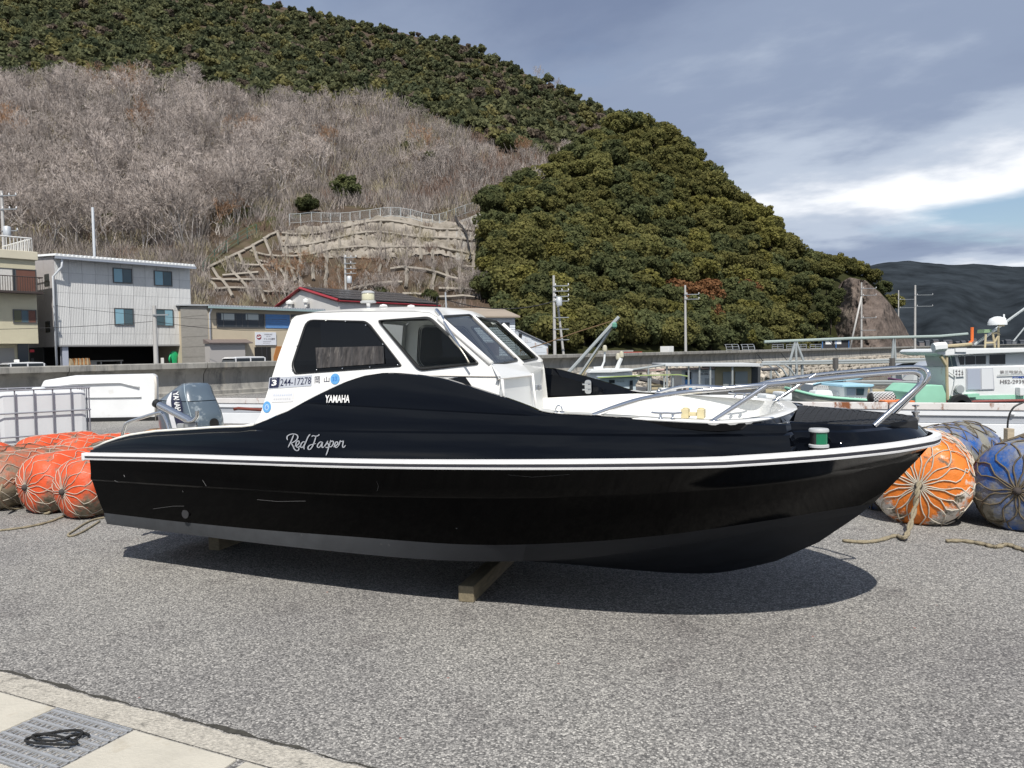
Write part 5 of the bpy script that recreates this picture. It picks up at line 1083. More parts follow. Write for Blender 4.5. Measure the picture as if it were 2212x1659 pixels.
GRYF = float_mat('mud grey float skin', (.20, .18, .145), lo=.45, hi=.6); BLU = float_mat('blue float skin', (.006, .085, .34), dirt=(.24, .23, .19), lo=.38, hi=.54); ORW = float_mat('torn orange float skin', (.70, .19, .022), dirt=(.62, .58, .52), lo=.52, hi=.58)
AXF = np.array([.42, .907, 0]); SIDE = np.array([-.907, .42, 0])
def lying(px, py, Lf, r, ax=AXF, z=None):
    q = gnd(px, py); p = np.array([q[0], q[1], r if z is None else z]); return p, p+ax/np.linalg.norm(ax)*Lf
rF = .315
k0 = gnd(136, 1061, .30)[:2]; base0 = np.array([k0[0], k0[1], rF])
def fl(i, j, dz=0.0, sh=0.0): return base0+SIDE*(i*.64)+AXF*(j*1.22+sh)+np.array([0, 0, dz])
specs = [(0, 0, ORG, NETW, 'nearest orange net float touching the boat stern corner'), (1, 0, ORG, NETW, 'orange net float left of the one at the boat stern, rope knotted at its end'), (2, 0, ORG2, NETW, 'muddy orange net float cut off by the left edge of the picture'), (3, 0, ORG2, NETD, 'dirty orange net float third behind the nearest one at the left edge'),
         (0, 1, ORG2, NETD, 'muddy orange float just behind the boat stern rail tip'), (1, 1, ORG2, NETD, 'mud streaked orange float in the middle of the pile left of the stern'), (2, 1, GRYF, NETD, 'grey mud covered float in the pile left of the stern'), (3, 1, ORG, NETW, 'bright orange float at the back of the pile in front of the caged tank'), (4, 1, ORG, NETW, 'orange float with white net in front of the caged tank, far left'), (2, 2, GRYF, NETD, 'grey net wrapped float beside the stern handrail'), (3, 2, TAN, NETD, 'tan float lying under the long white tub'), (4, 0, ORG, NETW, 'bright orange float with white mesh at the left picture edge behind the others')]
for n, (i, j, mb_, mn_, lab) in enumerate(specs):
    a = fl(i, j, 0, .05*math.sin(n*2.1)); net_float(a, a+AXF*1.16, rF*(1.0+.03*math.sin(n*1.7)), mb_, mn_, lab, n, cord=.0036 if mn_ is NETW else .004)
a = gnd(470, 985, 0); a = at(478, 935, 10.2); net_float((a[0]-.1, a[1], .33), (a[0]+.95, a[1]+.35, .33), .33, TAN, NETD, 'tan net float seen between the outboard motor and the cabin', 31)
# right of the bow
q = gnd(2008, 1150); c0 = np.array([q[0], q[1]+.18, .40]); net_float(c0, c0+np.array([.62, 1.0, 0])*.95, .42, ORW, NETW, 'torn orange float with its netted end facing the camera right of the bow', 41, nd=13, cord=.0055)
q = gnd(2200, 1166); c1 = np.array([q[0]+.12, q[1]+.20, .39]); net_float(c1, c1+np.array([.80, .80, 0])*1.05, .41, BLU, NETD, 'blue net float at the right edge of the picture', 42, nd=9, cord=.007)
q = gnd(2080, 1090); c2 = np.array([q[0]+.15, q[1]+.5, .36]); net_float(c2+np.array([-.2, .1, 0]), c2+np.array([.8, .85, 0]), .38, BLU, NETD, 'mud caked blue float behind the torn orange one', 43, nd=9, cord=.006)
q = gnd(1885, 1112); c3 = np.array([q[0]+.05, q[1]+.15, .24]); net_float(c3, c3+np.array([1.0, .75, 0]), .25, BLU, NETD, 'small blue float mostly hidden under the boat bow', 44, nd=8)
# torn white patch on the orange float
tp = MB(); rows = []
for a in np.linspace(.95, 2.35, 9): rows.append([(h+.02*math.sin(9*a+h*20), (.372+.006*math.sin(a*13+h*31))*math.cos(math.pi-a), .335-.0+(.372+.006*math.sin(a*13+h*31))*math.sin(a)) for h in np.linspace(.10, .62, 9)])
# ropes on the ground
def rope(name, pts, r, label, m=ROPE, parent=None, double=False):
    P = smooth_path(pts, 6); b = MB()
    if double:
        for s in (-1, 1): b.tube([p+np.array([s*r*.9*math.sin(i*.9), s*r*.9*math.cos(i*.9), r]) for i, p in enumerate(P)], r, 6)
    else: b.tube([p+np.array([0, 0, r]) for p in P], r, 7)
    o = b.build(name, m, None, smooth=True); return tag(o, label, 'rope')
G = lambda x, y, z=0.0: np.append(gnd(x, y, z)[:2], z)
rope('rope', [G(0, 1148), G(60, 1140), G(110, 1128), G(150, 1112), G(185, 1100, .02)], .010, 'doubled hemp rope trailing from the pile to the left edge', double=True)
rope('rope', [G(225, 1120), G(205, 1124), G(185, 1132), G(160, 1148), G(147, 1157), G(155, 1160), G(180, 1150), G(215, 1128)], .010, 'short loose rope end lying left of the boat stern')
kn = at(118, 1088, gnd(120, 1118)[1]-.12)
rope('rope', [G(75, 1100), G(100, 1112), G(118, 1096, .05), G(128, 1072, .12), G(118, 1058, .2), G(105, 1072, .16), G(112, 1094, .06), G(150, 1102), G(200, 1098)], .013, 'thick knotted rope between the two nearest orange floats')
rope('rope', [G(5, 1050, .3), G(-2, 1075, .2), G(12, 1095, .08), G(30, 1103), G(60, 1098), G(100, 1105)], .014, 'dark tied rope hanging at the second orange float end')
c_ = c0+np.array([-.02, -.03, 0])
rope('rope', [c_+np.array([0, -.02, 0]), c_+np.array([-.06, -.10, -.08]), c_+np.array([-.10, -.13, -.22]), G(1962, 1150, .06), G(1952, 1165, .02), G(1935, 1160), G(1900, 1170), G(1865, 1174), G(1824, 1171)], .013, 'hemp rope tied to the orange float end and trailing on the asphalt', double=True)
rope('rope', [G(2045, 1172), G(2080, 1172), G(2120, 1178), G(2150, 1185), G(2175, 1180), G(2200, 1188), G(2240, 1200)], .014, 'thick frayed rope on the ground before the blue float', double=True)
# caged tank (intermediate bulk container)
TK = np.array([-7.15, 11.6]); ib = tag(empty('caged_tank', (TK[0], TK[1], 0), math.radians(38)), 'white plastic tank in a galvanised cage behind the orange floats', 'tank')
CAGE = mat('dull cage steel', (.25, .25, .28), .5, .3, var=.1, vscale=8)
WPL = mat('milky white plastic', (.66, .68, .69), .4, var=.05, vscale=2, spec=.4); Wt, Dt, Ht = 1.18, .98, 1.17
MB().box((0, 0, .14+.50), (Wt-.06, Dt-.06, 1.0)).build('tank_bottle', WPL, ib, bevel=.07); MB().lathe([(.09, 0), (.09, .03), (.075, .045), (0, .045)], 16, (0, 0, 1.14)).build('tank_lid', WPL, ib, smooth=40)
MB().bx(-Wt/2, Wt/2, -Dt/2, Dt/2, .02, .13).build('pallet', GALV, ib, bevel=.01)
vb = MB().tube([(0, 0, .1), (0, 0, Ht)], .011, 6).mesh('upright_tube', CAGE); 
for k in range(6):
    x = -Wt/2+Wt*k/5
    for y in (-Dt/2, Dt/2): link('upright_tube', vb, ib, (x, y, 0))
for k in range(1, 5):
    y = -Dt/2+Dt*k/5
    for x in (-Wt/2, Wt/2): link('upright_tube', vb, ib, (x, y, 0))
for z in (.18, .50, .84, Ht): MB().tube([(-Wt/2-.012, -Dt/2-.012, z), (Wt/2+.012, -Dt/2-.012, z), (Wt/2+.012, Dt/2+.012, z), (-Wt/2-.012, Dt/2+.012, z)], .012, 6, closed=True).build('hoop_tube', CAGE, ib)
# long white moulded tub
tb = tag(empty('white_tub', (0, 0, 0)), 'long white moulded tub standing against the seawall behind the caged tank', 'tub')
TUBW = mat('white fibreglass', (.76, .77, .77), .45, var=.06, vscale=1.5, stain=((.55, .52, .46), 1.2, .62, .8))
Yt = 19.6
def tpt(x, y, dY=0.0): return at(x, y, Yt+dY)
fr0 = [tpt(88, 912), tpt(88, 835), tpt(94, 822), tpt(150, 813), tpt(330, 809), tpt(338, 815), tpt(340, 912)]
b = MB(); b.prism(fr0, (-.55, 1.3, 0)); b.build('tub_shell', TUBW, tb, bevel=.06)
b = MB(); b.tube([tpt(90, 838, -.03), tpt(160, 829, -.03), tpt(260, 826, -.03), tpt(300, 836, -.03)], .028, 8); b.tube([tpt(118, 859, -.02), tpt(230, 858, -.02), tpt(305, 857, -.02)], .022, 8); b.build('moulded_rib', TUBW, tb, smooth=True)
b = MB(); b.tube([tpt(334, 812, -.02), tpt(337, 830, -.02), tpt(337, 908, -.02)], .035, 8); b.build('rim_edge', mat('yellowed rim', (.60, .56, .50), .6), tb, smooth=True)
b = MB(); b.bx(-.0, 1, 0, .2, 0, .10); o = b.build('timber_skid', DARKTRIM, tb); p = tpt(150, 914); o.location = (p[0], p[1]-.05, 0); o.scale = (2.6, 1, 1)
# white corrugated barrier beam along the quay edge
E0 = np.array([-6.3, 15.75]); E1 = np.array([9.5, 9.85]); ed = (E1-E0)/np.linalg.norm(E1-E0); en = np.array([ed[1], -ed[0]]); LE = np.linalg.norm(E1-E0)
if en[1] > 0: en = -en
ba = tag(empty('quay_barrier', (E0[0], E0[1], 0), math.atan2(ed[1], ed[0])), 'long white corrugated steel barrier with a rusty top edge along the quay', 'barrier')
BARW = mat('white barrier paint', (.72, .74, .76), .5, var=.05, vscale=2, stain=[((.55, .52, .50), 2.4, .60, .72)]); RUSTB = mat('rust streaked white paint', (.66, .64, .62), .6, var=.1, vscale=3, stain=[((.22, .075, .025), 3.4, .54, .62)], stretch=(1, 1, .5)); GRYB = mat('grey barrier band', (.36, .38, .41), .5, var=.06, vscale=3)
def strip(z0, z1, o0, o1, name, m):
    n = 4; L = LE/n
    for k in range(n): MB().bx(k*L+.01, (k+1)*L-.01, -o1, -o0+.04, z0, z1).build(name, m, ba, bevel=.008)
strip(.66, .76, .0, .05, 'top_edge', RUSTB); strip(.575, .655, .0, .035, 'upper_band', BARW); strip(.47, .57, .0, .01, 'grey_band', GRYB); strip(.25, .465, .0, .045, 'lower_band', BARW)
for k in range(9): MB().bx(k*LE/8-.06 if k else 0, k*LE/8+.06, .05, .16, 0, .72).build('barrier_post', GALV, ba)
for x in (LE-5.3, LE-2.65): 
    for z in (.61, .36): MB().lathe([(.03, 0), (.026, .015), (0, .02)], 10, (x, -.05, z), 'y').build('bolt_head', BARW, ba, smooth=True)
# timber rack at the right
rk = tag(empty('timber_rack', (0, 0, 0)), 'weathered timber rail in front of the white barrier at the right edge', 'timber rail')
WD = mat('bleached timber', (.40, .34, .25), .85, var=.2, vscale=5, stretch=(1, 5, 5))
def plank(a, c, w, t, name='plank'):
    a, c = np.array(a), np.array(c); d = c-a; L = np.linalg.norm(d); o = MB().bx(0, L, -t/2, t/2, -w/2, w/2).build(name, WD, rk, bevel=.006); o.location = tuple((float(a[0]), float(a[1]), float(a[2]))); o.rotation_euler = (0, 0, math.atan2(d[1], d[0]))
a, c = at(1990, 948, 10.9), at(2330, 945, 9.4); plank(a, c, .085, .12); a, c = at(1990, 970, 10.95), at(2330, 975, 9.45); plank(a, c, .10, .05)
p = at(2190, 955, 10.0); MB().box((0, 0, .24), (.09, .09, .48)).build('post', WD, rk, bevel=.006).location = (p[0], p[1]+.1, 0); p = at(2010, 960, 10.85); MB().box((0, 0, .16), (.09, .09, .32)).build('post', WD, rk).location = (p[0], p[1]+.1, 0)
cb_ = [at(2215, 868, 10.2), at(2190, 880, 10.2), at(2178, 905, 10.2), at(2176, 945, 10.2)]; tag(MB().tube(smooth_path(cb_, 6), .012, 7).build('black_hose', DARKTRIM, smooth=True), 'black hose bent over the white barrier at the right edge', 'hose')
rr_ = [at(505, 884, 13.6), at(515, 882, 13.6), at(560, 885, 13.4), at(640, 888, 13.2)]; tag(MB().tube(rr_, .028, 7).build('red_pole', mat('red brown paint', (.16, .035, .022), .6, var=.2, vscale=8), smooth=True), 'red brown pole lying in front of the barrier left of the cabin', 'pole')
# ------------------------------------------------------------------ buildings behind the seawall
EB = WDIR.copy(); RB = math.atan2(EB[1], EB[0]); ROADZ = -.6
class Bld:
    """house frame: local x along the street front, y into the plot, z up; pixels map to its front plane"""
    def __init__(s, name, px, Y, label, cat='building', dirn=None):
        s.d = EB if dirn is None else np.array(dirn)/np.linalg.norm(dirn); s.bk = np.array([-s.d[1], s.d[0]]); q = at(px, 760, Y); s.o = q[:2]; s.e = tag(empty(name, (q[0], q[1], 0), math.atan2(s.d[1], s.d[0])), label, cat)
    def px(s, x, y, yb=0.0):
        """local (x, z) of a pixel on the plane yb behind the front"""
        r = ray(x, y); fn = s.bk; t = ((s.o+s.bk*yb)@fn)/(r[:2]@fn); P = CAM+r*t; return float((P[:2]-s.o)@s.d), float(P[2])
    def side(s, x, y, xl=0.0):
        r = ray(x, y); fn = s.d; t = ((s.o+s.d*xl)@fn)/(r[:2]@fn); P = CAM+r*t; return float((P[:2]-s.o)@s.bk), float(P[2])
    def part(s, name, mb, m, parent=None, **k): return mb.build(name, m, parent or s.e, **k)
    def window(s, x0, x1, z0, z1, panes, yb=0.0, fr=.05, m=None, name='window', frm=None):
        """panes: list of (fraction width, material)"""
        frm = frm or mat('grey window frame', (.10, .10, .10), .5); b = MB(); y = yb
        b.bx(x0, x1, y-.05, y+.02, z0, z0+fr).bx(x0, x1, y-.05, y+.02, z1-fr, z1).bx(x0, x0+fr, y-.05, y+.02, z0+fr, z1-fr).bx(x1-fr, x1, y-.05, y+.02, z0+fr, z1-fr); w = s.part(name, b, frm)
        tot = sum(p[0] for p in panes); X = x0+fr; W = x1-x0-2*fr
        for f, pm in panes:
            w1 = W*f/tot; MB().bx(X+.015, X+w1-.015, y-.03, y-.015, z0+fr+.01, z1-fr-.01).build('pane', pm, w); 
            if X > x0+fr+.01: MB().bx(X-.02, X+.02, y-.045, y-.01, z0+fr, z1-fr).build('mullion', frm, w)
            X += w1
        return w
GL1 = mat('sky reflecting blind', (.24, .42, .50), .15, var=.08, vscale=2); GL2 = mat('dark blue glass', (.07, .115, .135), .1, var=.1, vscale=2); GLD = mat('dark interior glass', (.035, .042, .048), .08); BLIND = mat('pale roller blind', (.50, .54, .52), .5)
# --- grey three storey house clad in corrugated panels
g = Bld('grey_house', 125.5, 47.5, 'grey corrugated three storey house open at street level, four blue windows')
LW = g.px(413, 660)[0]; ztopL = g.px(125.5, 556)[1]; zbot = g.px(270, 744.5)[1]; ztop_ = (ztopL+g.px(413, 577)[1])/2; DP = 8.0
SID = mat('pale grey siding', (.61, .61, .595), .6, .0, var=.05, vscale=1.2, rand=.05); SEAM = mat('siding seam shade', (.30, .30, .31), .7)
b = MB(); b.bx(0, LW, .03, DP, zbot, ztop_); g.part('core_wall', b, SEAM)
ncol, nrow = 11, 5; zs = [zbot]+[g.px(270, y)[1] for y in (721, 667, 638, 597)]+[ztop_-.02]; zs = sorted(zs); pc = {}
for c in range(ncol):
    for r in range(len(zs)-1):
        key = r
        if key not in pc:
            W = LW/ncol; h = zs[r+1]-zs[r]; b = MB(); n = 8
            for k in range(n): x0 = .008+(W-.016)*k/n; x1 = .008+(W-.016)*(k+1)/n; xm = (x0+x1)/2; b.add([(x0, .0, 0), (x0, 0, h-.012), (xm, -.018, 0), (xm, -.018, h-.012), (x1, 0, 0), (x1, 0, h-.012)], [(0, 2, 3, 1), (2, 4, 5, 3)])
            pc[key] = b.mesh('siding_panel', SID)
        link('siding_panel', pc[key], g.e, (c*LW/ncol, .02, zs[r]))
for xs_ in (0.0,):   # left side wall, slightly warmer panels
    b = MB()
    for k in range(5): b.bx(-.03, .0, .05+k*DP/5, (k+1)*DP/5+.02, zbot-.1, ztop_-.02+.10*(k+1))
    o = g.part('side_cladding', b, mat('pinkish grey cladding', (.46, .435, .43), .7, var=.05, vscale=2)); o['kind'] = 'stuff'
    for (x0, y0, x1, y1) in [(103, 592, 108, 617), (105, 694, 110, 718)]:
        d0, z1 = g.side(x0, y0); d1, z0 = g.side(x1, y1); d0, d1 = sorted((d0, d1)); MB().bx(-.06, .0, d0, d0+.7, z0, z1).build('slit_window', GLD, g.e)
# trapezoidal sheet roof
nt_ = 37; b = MB(); pts = []
for k in range(nt_):
    x = -.15+(LW+.3)*k/nt_; w = (LW+.3)/nt_; pts += [(x, 0), (x+w*.30, .14), (x+w*.62, .14), (x+w*.92, 0)]
r0 = [(x, -.55, ztop_+z+.02) for x, z in pts]; r1 = [(x, DP+.2, ztop_+z+.6) for x, z in pts]; b.grid([r0, r1]); b.grid([r0, [(x, -.55, ztop_+.0) for x, z in pts]]); ROOFW = mat('white painted roof sheet', (.66, .67, .66), .45, var=.05, vscale=2); g.part('roof_sheet', b, ROOFW)
b = MB(); b.bx(-.15, LW+.15, -.62, -.48, ztop_-.16, ztop_-.02); g.part('gutter', b, mat('blue grey gutter', (.30, .33, .38), .5))
for (x0, y0, x1, y1, fl_) in [(243, 578, 286, 613, 0), (332, 584, 372, 619, 0), (246, 665, 289, 703, 0), (335, 667, 375, 705, 1)]:
    a0, z1 = g.px(x0, y0); a1, z0 = g.px(x1, y1); g.window(a0, a1, z0, z1, [(1, GL2), (1, GL1)] if fl_ else [(1, GL1), (1, GL2)], -.0)
GALP = mat('pale downpipe', (.62, .65, .68), .45); zc = [g.px(130, y)[1] for y in (560, 590, 598, 788)]
b = MB(); b.tube([(.25, -.5, zc[0]), (.25, -.45, zc[0]-.5), (-.15, -.12, zc[0]-1.1), (-.15, -.12, -.6)], .07, 8); g.part('downpipe', b, GALP, smooth=True)
# open ground floor
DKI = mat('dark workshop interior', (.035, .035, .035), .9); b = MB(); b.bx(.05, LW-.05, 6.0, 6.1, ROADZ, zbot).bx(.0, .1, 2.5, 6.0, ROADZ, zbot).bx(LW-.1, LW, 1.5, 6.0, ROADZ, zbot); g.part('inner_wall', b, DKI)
COLM = mat('pale blue grey column', (.42, .45, .52), .6)
for x in (.45, LW-.35): MB().bx(x-.17, x+.17, .1, .45, ROADZ, zbot).build('column', COLM, g.e)
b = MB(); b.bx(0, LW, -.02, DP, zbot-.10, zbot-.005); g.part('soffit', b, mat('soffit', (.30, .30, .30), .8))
# goods in the workshop
def gp(px, yb): x, z = g.px(px, 760, yb); q = g.o+g.d*x+g.bk*yb; return q
def box_thing(name, px, yb, wdt, dep, z0, z1, m, label, cat): q = gp(px, yb); o = MB().bx(-wdt/2, wdt/2, -dep/2, dep/2, z0, z1).build(name, m, None, bevel=.02); o.location = (q[0], q[1], 0); o.rotation_euler = (0, 0, RB); return tag(o, label, cat)
e = tag(empty('work_bench', (*gp(210, 2.4), 0), RB), 'pale workbench inside the open ground floor of the grey house', 'bench'); MB().bx(-1.5, 1.5, -.4, .4, 1.42, 1.50).build('bench_top', mat('pale laminate', (.42, .42, .40), .6), e); MB().bx(-1.45, -.2, -.35, .35, ROADZ, 1.41).build('cupboard', mat('pale laminate', (.42, .42, .40), .6), e)
for x in (.1, 1.4): MB().bx(x-.03, x+.03, -.3, .3, ROADZ, 1.41).build('bench_leg', GALV, e)
NETO = mat('orange mesh', (.40, .17, .05), .8, var=.3, vscale=6); NETB = mat('beige net bag', (.34, .27, .17), .9, var=.3, vscale=6)
for i, (px, wdt) in enumerate([(150, .55), (164, .28), (172, .26), (180, .28), (188, .3)]):
    q = gp(px, .2); e = tag(empty('net_bag', (q[0], q[1], 0), RB), ['wide beige net bag with orange edges hung left in the workshop', 'first of four narrow orange and beige net bags in the workshop', 'second of four narrow orange and beige net bags in the workshop', 'third of four narrow orange and beige net bags in the workshop', 'last of four narrow orange and beige net bags in the workshop'][i], 'net bag')
    b = MB(); b.grid([[(-wdt*.25, 0, 1.62), (0, -.03, 1.66), (wdt*.25, 0, 1.62)], [(-wdt*.45, -.05, 1.25), (0, -.14, 1.25), (wdt*.45, -.05, 1.25)], [(-wdt*.55, 0, .7), (0, -.16, .6), (wdt*.55, 0, .7)]]); b.grid([[(-wdt*.25, .02, 1.62), (0, .05, 1.66), (wdt*.25, .02, 1.62)], [(-wdt*.55, .06, .7), (0, .14, .6), (wdt*.55, .06, .7)]]); b.build('bag', NETB, e); MB().tube([(-wdt*.3, -.04, 1.66), (-wdt*.5, -.08, 1.25), (-wdt*.56, -.04, .8)], .022, 6).build('orange_edge', NETO, e); MB().tube([(wdt*.3, -.04, 1.66), (wdt*.45, -.08, 1.3), (wdt*.5, -.04, .9)], .02, 6).build('orange_edge', NETO, e)
q = gp(380, .5); e = tag(empty('rain_suit', (q[0], q[1]-.3, -.05), RB), 'green rubber rain suit hanging in the workshop beside the column', 'rain suit'); e.scale = (1.1, 1.1, 1.05); GRS = mat('green rubber', (.012, .38, .14), .4, coat=.3); b = MB(); b.grid([[(-.12, -.05, 2.0), (.0, -.12, 2.0), (.12, -.05, 2.0)], [(-.26, -.03, 1.85), (0, -.16, 1.85), (.26, -.03, 1.85)], [(-.17, -.03, 1.4), (0, -.15, 1.4), (.17, -.03, 1.4)], [(-.13, -.02, .9), (.03, -.12, .9), (.16, -.02, .9)], [(-.02, 0, .3), (.08, -.08, .3), (.15, 0, .3)]]); b.grid([[(-.12, .05, 2.0), (.12, .05, 2.0)], [(-.26, .05, 1.85), (.26, .05, 1.85)], [(-.15, .05, 1.2), (.16, .05, 1.2)], [(-.02, .05, .3), (.15, .05, .3)]]); b.build('jacket', GRS, e, smooth=True); MB().tube([(-.22, 0, 1.86), (-.34, -.05, 1.5), (-.32, -.02, 1.2)], [.06, .06, .05], 6).build('sleeve', GRS, e, smooth=True); MB().tube([(.22, 0, 1.86), (.36, -.05, 1.62), (.42, -.02, 1.45)], [.06, .06, .05], 6).build('sleeve', GRS, e, smooth=True)
box_thing('white_box', 350, .2, .16, .16, ROADZ, g.px(350, 773)[1], WHITE_GEL, 'small white box on a stand right of the concrete pole', 'box')
# --- beige house at the left edge
h = Bld('beige_house', 84, 46.3, 'beige stucco house with brown shutters and a white roof railing at the left edge'); STU = mat('beige stucco', (.56, .515, .37), .9, var=.06, vscale=1.5, bump=.01, bscale=12); x_l = -14.0
zp = h.px(82, 545)[1]; zf = h.px(84, 742)[1]; b = MB(); b.bx(x_l, 0, 0, 7, zf, zp-.5); h.part('wall', b, STU); b = MB(); b.bx(x_l, .12, -.15, 7, zp-.5, zp); h.part('parapet', b, mat('pale cornice', (.62, .57, .44), .9, var=.05, vscale=2), bevel=.03)
x1 = h.px(72, 700)[0]; b = MB(); b.bx(x_l, x1, .9, 7, ROADZ, zf); h.part('ground_floor_wall', b, STU)
a0, z1 = h.px(2, 578); a1, z0 = h.px(80, 632); BRN = mat('brown shutter', (.15, .065, .045), .7, var=.1, vscale=4); CURT = mat('white curtain', (.62, .60, .56), .8, var=.2, vscale=6, stretch=(6, 1, 1)); w = h.window(a0-2.2, a1, z0, z1, [(1.2, CURT), (.5, GLD), (.9, CURT), (.15, GLD), (1.0, BRN)], 0)
b = MB(); b.bx(a0-2.4, a1+.1, -.75, .0, z0-.12, z0-.02); bal = h.part('balcony_floor', b, mat('brown balcony metal', (.055, .04, .035), .6)); BM = MATS['brown balcony metal']; b = MB(); zr_ = z0+(z1-z0)*.62
MB().tube([(a0-2.4, -.72, zr_), (a1+.1, -.72, zr_), (a1+.1, -.02, zr_)], .03, 6).build('balcony_rail', BM, h.e); bar_ = MB().bx(-.012, .012, -.012, .012, 0, zr_-z0).mesh('baluster', BM)
for k in range(34): link('baluster', bar_, h.e, (a0-2.35+(a1-a0+2.4)*k/33, -.72, z0))
a0, z1 = h.px(27, 668); a1, z0 = h.px(79.5, 699); h.window(a0, a1, z0, z1, [(1, mat('olive glass', (.10, .10, .05), .2)), (.9, GL2), (1.0, BRN)], 0)
WR = mat('white railing', (.70, .70, .68), .5); zr0 = zp; zr1 = h.px(70, 515)[1]; xr = h.px(70, 530)[0]
MB().tube([(x_l, .1, zr1), (xr, .1, zr1), (xr, 5, zr1)], .045, 6).build('roof_rail', WR, h.e); bar2 = MB().bx(-.018, .018, -.018, .018, 0, zr1-zr0).mesh('rail_bar', WR)
for k in range(48): link('rail_bar', bar2, h.e, (xr-.19*k, .1, zr0))
for k in range(14): link('rail_bar', bar2, h.e, (xr, .1+.3*k, zr0))
a0, z1 = h.px(37, 744, .9); a1, z0 = h.px(62, 790, .9); MB().bx(a0, a1, .84, .9, ROADZ, zf).build('glass_door', GLD, h.e); a0 = h.px(-20, 750, .9)[0]; a1 = h.px(30, 750, .9)[0]; MB().bx(a0, a1, .86, .9, ROADZ, zf-.25).build('roller_shutter', mat('grey shutter', (.36, .35, .33), .6), h.e)
a0, z0 = h.px(68, 758, .9); MB().bx(a0-.12, a0+.12, .8, .88, z0-.08, z0+.08).build('red_sign', mat('red sign', (.5, .02, .03), .5), h.e); MB().bx(a0-.08, a0+.08, .78, .88, z0-.75, z0-.45).build('intercom', DARKTRIM, h.e)
# --- tan house with ribbon window, blue shutter and a company sign
t = Bld('tan_house', 452, 51.0, 'tan flat fronted house with ribbon window, blue boarding and a white company sign'); TANW = mat('tan render', (.53, .455, .335), .85, var=.04, vscale=1.5); LT = t.px(692, 700)[0]; zt_ = (t.px(452, 663)[1]+t.px(690, 671)[1])/2; b = MB(); b.bx(0, LT, 0, 7, ROADZ, zt_); t.part('wall', b, TANW)
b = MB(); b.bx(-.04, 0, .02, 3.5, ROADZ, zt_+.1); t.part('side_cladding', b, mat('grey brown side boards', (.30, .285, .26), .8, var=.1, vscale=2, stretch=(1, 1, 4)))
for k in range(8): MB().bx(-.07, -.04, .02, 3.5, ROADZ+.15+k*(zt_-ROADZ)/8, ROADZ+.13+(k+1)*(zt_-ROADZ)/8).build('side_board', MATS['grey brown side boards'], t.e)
n = 44; b = MB(); pts = []
for k in range(n): x = -.2+(LT+.4)*k/n; w_ = (LT+.4)/n; pts += [(x, 0), (x+w_*.3, .09), (x+w_*.6, .09), (x+w_*.9, 0)]
r0 = [(x, -.45, zt_+z+.03) for x, z in pts]; r1 = [(x, 7.2, zt_+z+.45) for x, z in pts]; b.grid([r0, r1]); b.grid([r0, [(x, -.45, zt_) for x, z in pts]]); t.part('roof_sheet', b, mat('dull zinc roof', (.34, .36, .38), .5, .3, var=.1, vscale=2)); b = MB(); b.bx(-.2, LT+.2, -.52, -.4, zt_-.12, zt_); t.part('gutter', b, mat('teal gutter', (.30, .40, .40), .5))
a0, z1 = t.px(467, 675); a1, z0 = t.px(571.5, 709); w = t.window(a0, a1, z0, z1, [(.75, GLD), (1.6, GLD), (.8, GLD), (.75, GLD), (1.5, GLD), (.7, GLD)], 0)
for (xa, xb) in ((481, 507), (546, 571.5)): pass
for (xa, xb) in ((480.5, 497), (533, 549)): c0_, zc1 = t.px(xa-3, 676); c1_, zc0 = t.px(xb+9, 692); MB().bx(c0_, c1_, -.034, -.031, zc0, zc1).build('roller_blind', BLIND, w)
a0, z1 = t.px(572.5, 678.5); a1, z0 = t.px(626, 709.5); BLS = mat('blue boarding', (.10, .24, .50), .6, var=.15, vscale=3, stretch=(1, 1, 3))
for k in range(6): MB().bx(a0, a1, -.04-.004*(k % 2), .0, z0+(z1-z0)*k/6+.006, z0+(z1-z0)*(k+1)/6-.004).build('blue_board', BLS, t.e)
a0, z1 = t.px(628, 679); a1, z0 = t.px(660, 709); t.window(a0, a1, z0, z1, [(1, GLD)], 0)
a0, z1 = t.px(549.5, 717.5); a1, z0 = t.px(595.5, 745.5); SGN = mat('white sign board', (.72, .74, .78), .4); sg = t.part('sign_board', MB().bx(a0, a1, -.10, -.03, z0, z1), SGN, bevel=.01); Ws, Hs = a1-a0, z1-z0
def sign_text(body, cx, cy, hgt, m, sx=1.0, bold=0.0): V, Fc = text_bm(body, size=hgt, bold=bold, sx=sx); b = MB(); b.add([(a0+Ws*cx+v[0], -.106, z0+Hs*cy+v[1]) for v in V], Fc); b.build('sign_lettering', m, sg, recalc=False)
SGT = mat('grey sign print', (.16, .15, .17), .5); SGR = mat('dark red emblem', (.25, .02, .035), .5); sign_text('自家養殖の海苔', .62, .83, Hs*.11, SGT, .85); sign_text('製造・販売', .62, .68, Hs*.085, SGT, .8); sign_text('マルコ水産㈲', .66, .48, Hs*.17, SGT, .95, .01); sign_text('~10', .55, .28, Hs*.09, SGT, .8); sign_text('~15', .52, .15, Hs*.06, SGT, .7)
b = MB(); cx_, cz_ = a0+Ws*.17, z0+Hs*.63; R1 = Hs*.21; b.add([(cx_+R1*math.cos(a), -.106, cz_+R1*math.sin(a)) for a in np.linspace(0, 2*math.pi, 28, endpoint=False)], [tuple(range(28))]); b.build('sign_emblem', SGR, sg); b = MB(); b.grid([[(cx_-R1*.8, -.109, cz_-R1*.25), (cx_-R1*.1, -.109, cz_-R1*.45), (cx_+R1*.7, -.109, cz_-R1*.05)], [(cx_-R1*.75, -.109, cz_+R1*.2), (cx_-R1*.1, -.109, cz_+R1*.0), (cx_+R1*.6, -.109, cz_+R1*.45)]]); b.build('emblem_swoosh', LETW, sg); b = MB(); b.tube([(cx_-.01, -.108, cz_+R1*.2), (cx_-.01, -.108, cz_+R1*1.05)], R1*.09, 6); b.build('emblem_stroke', LETW, sg)
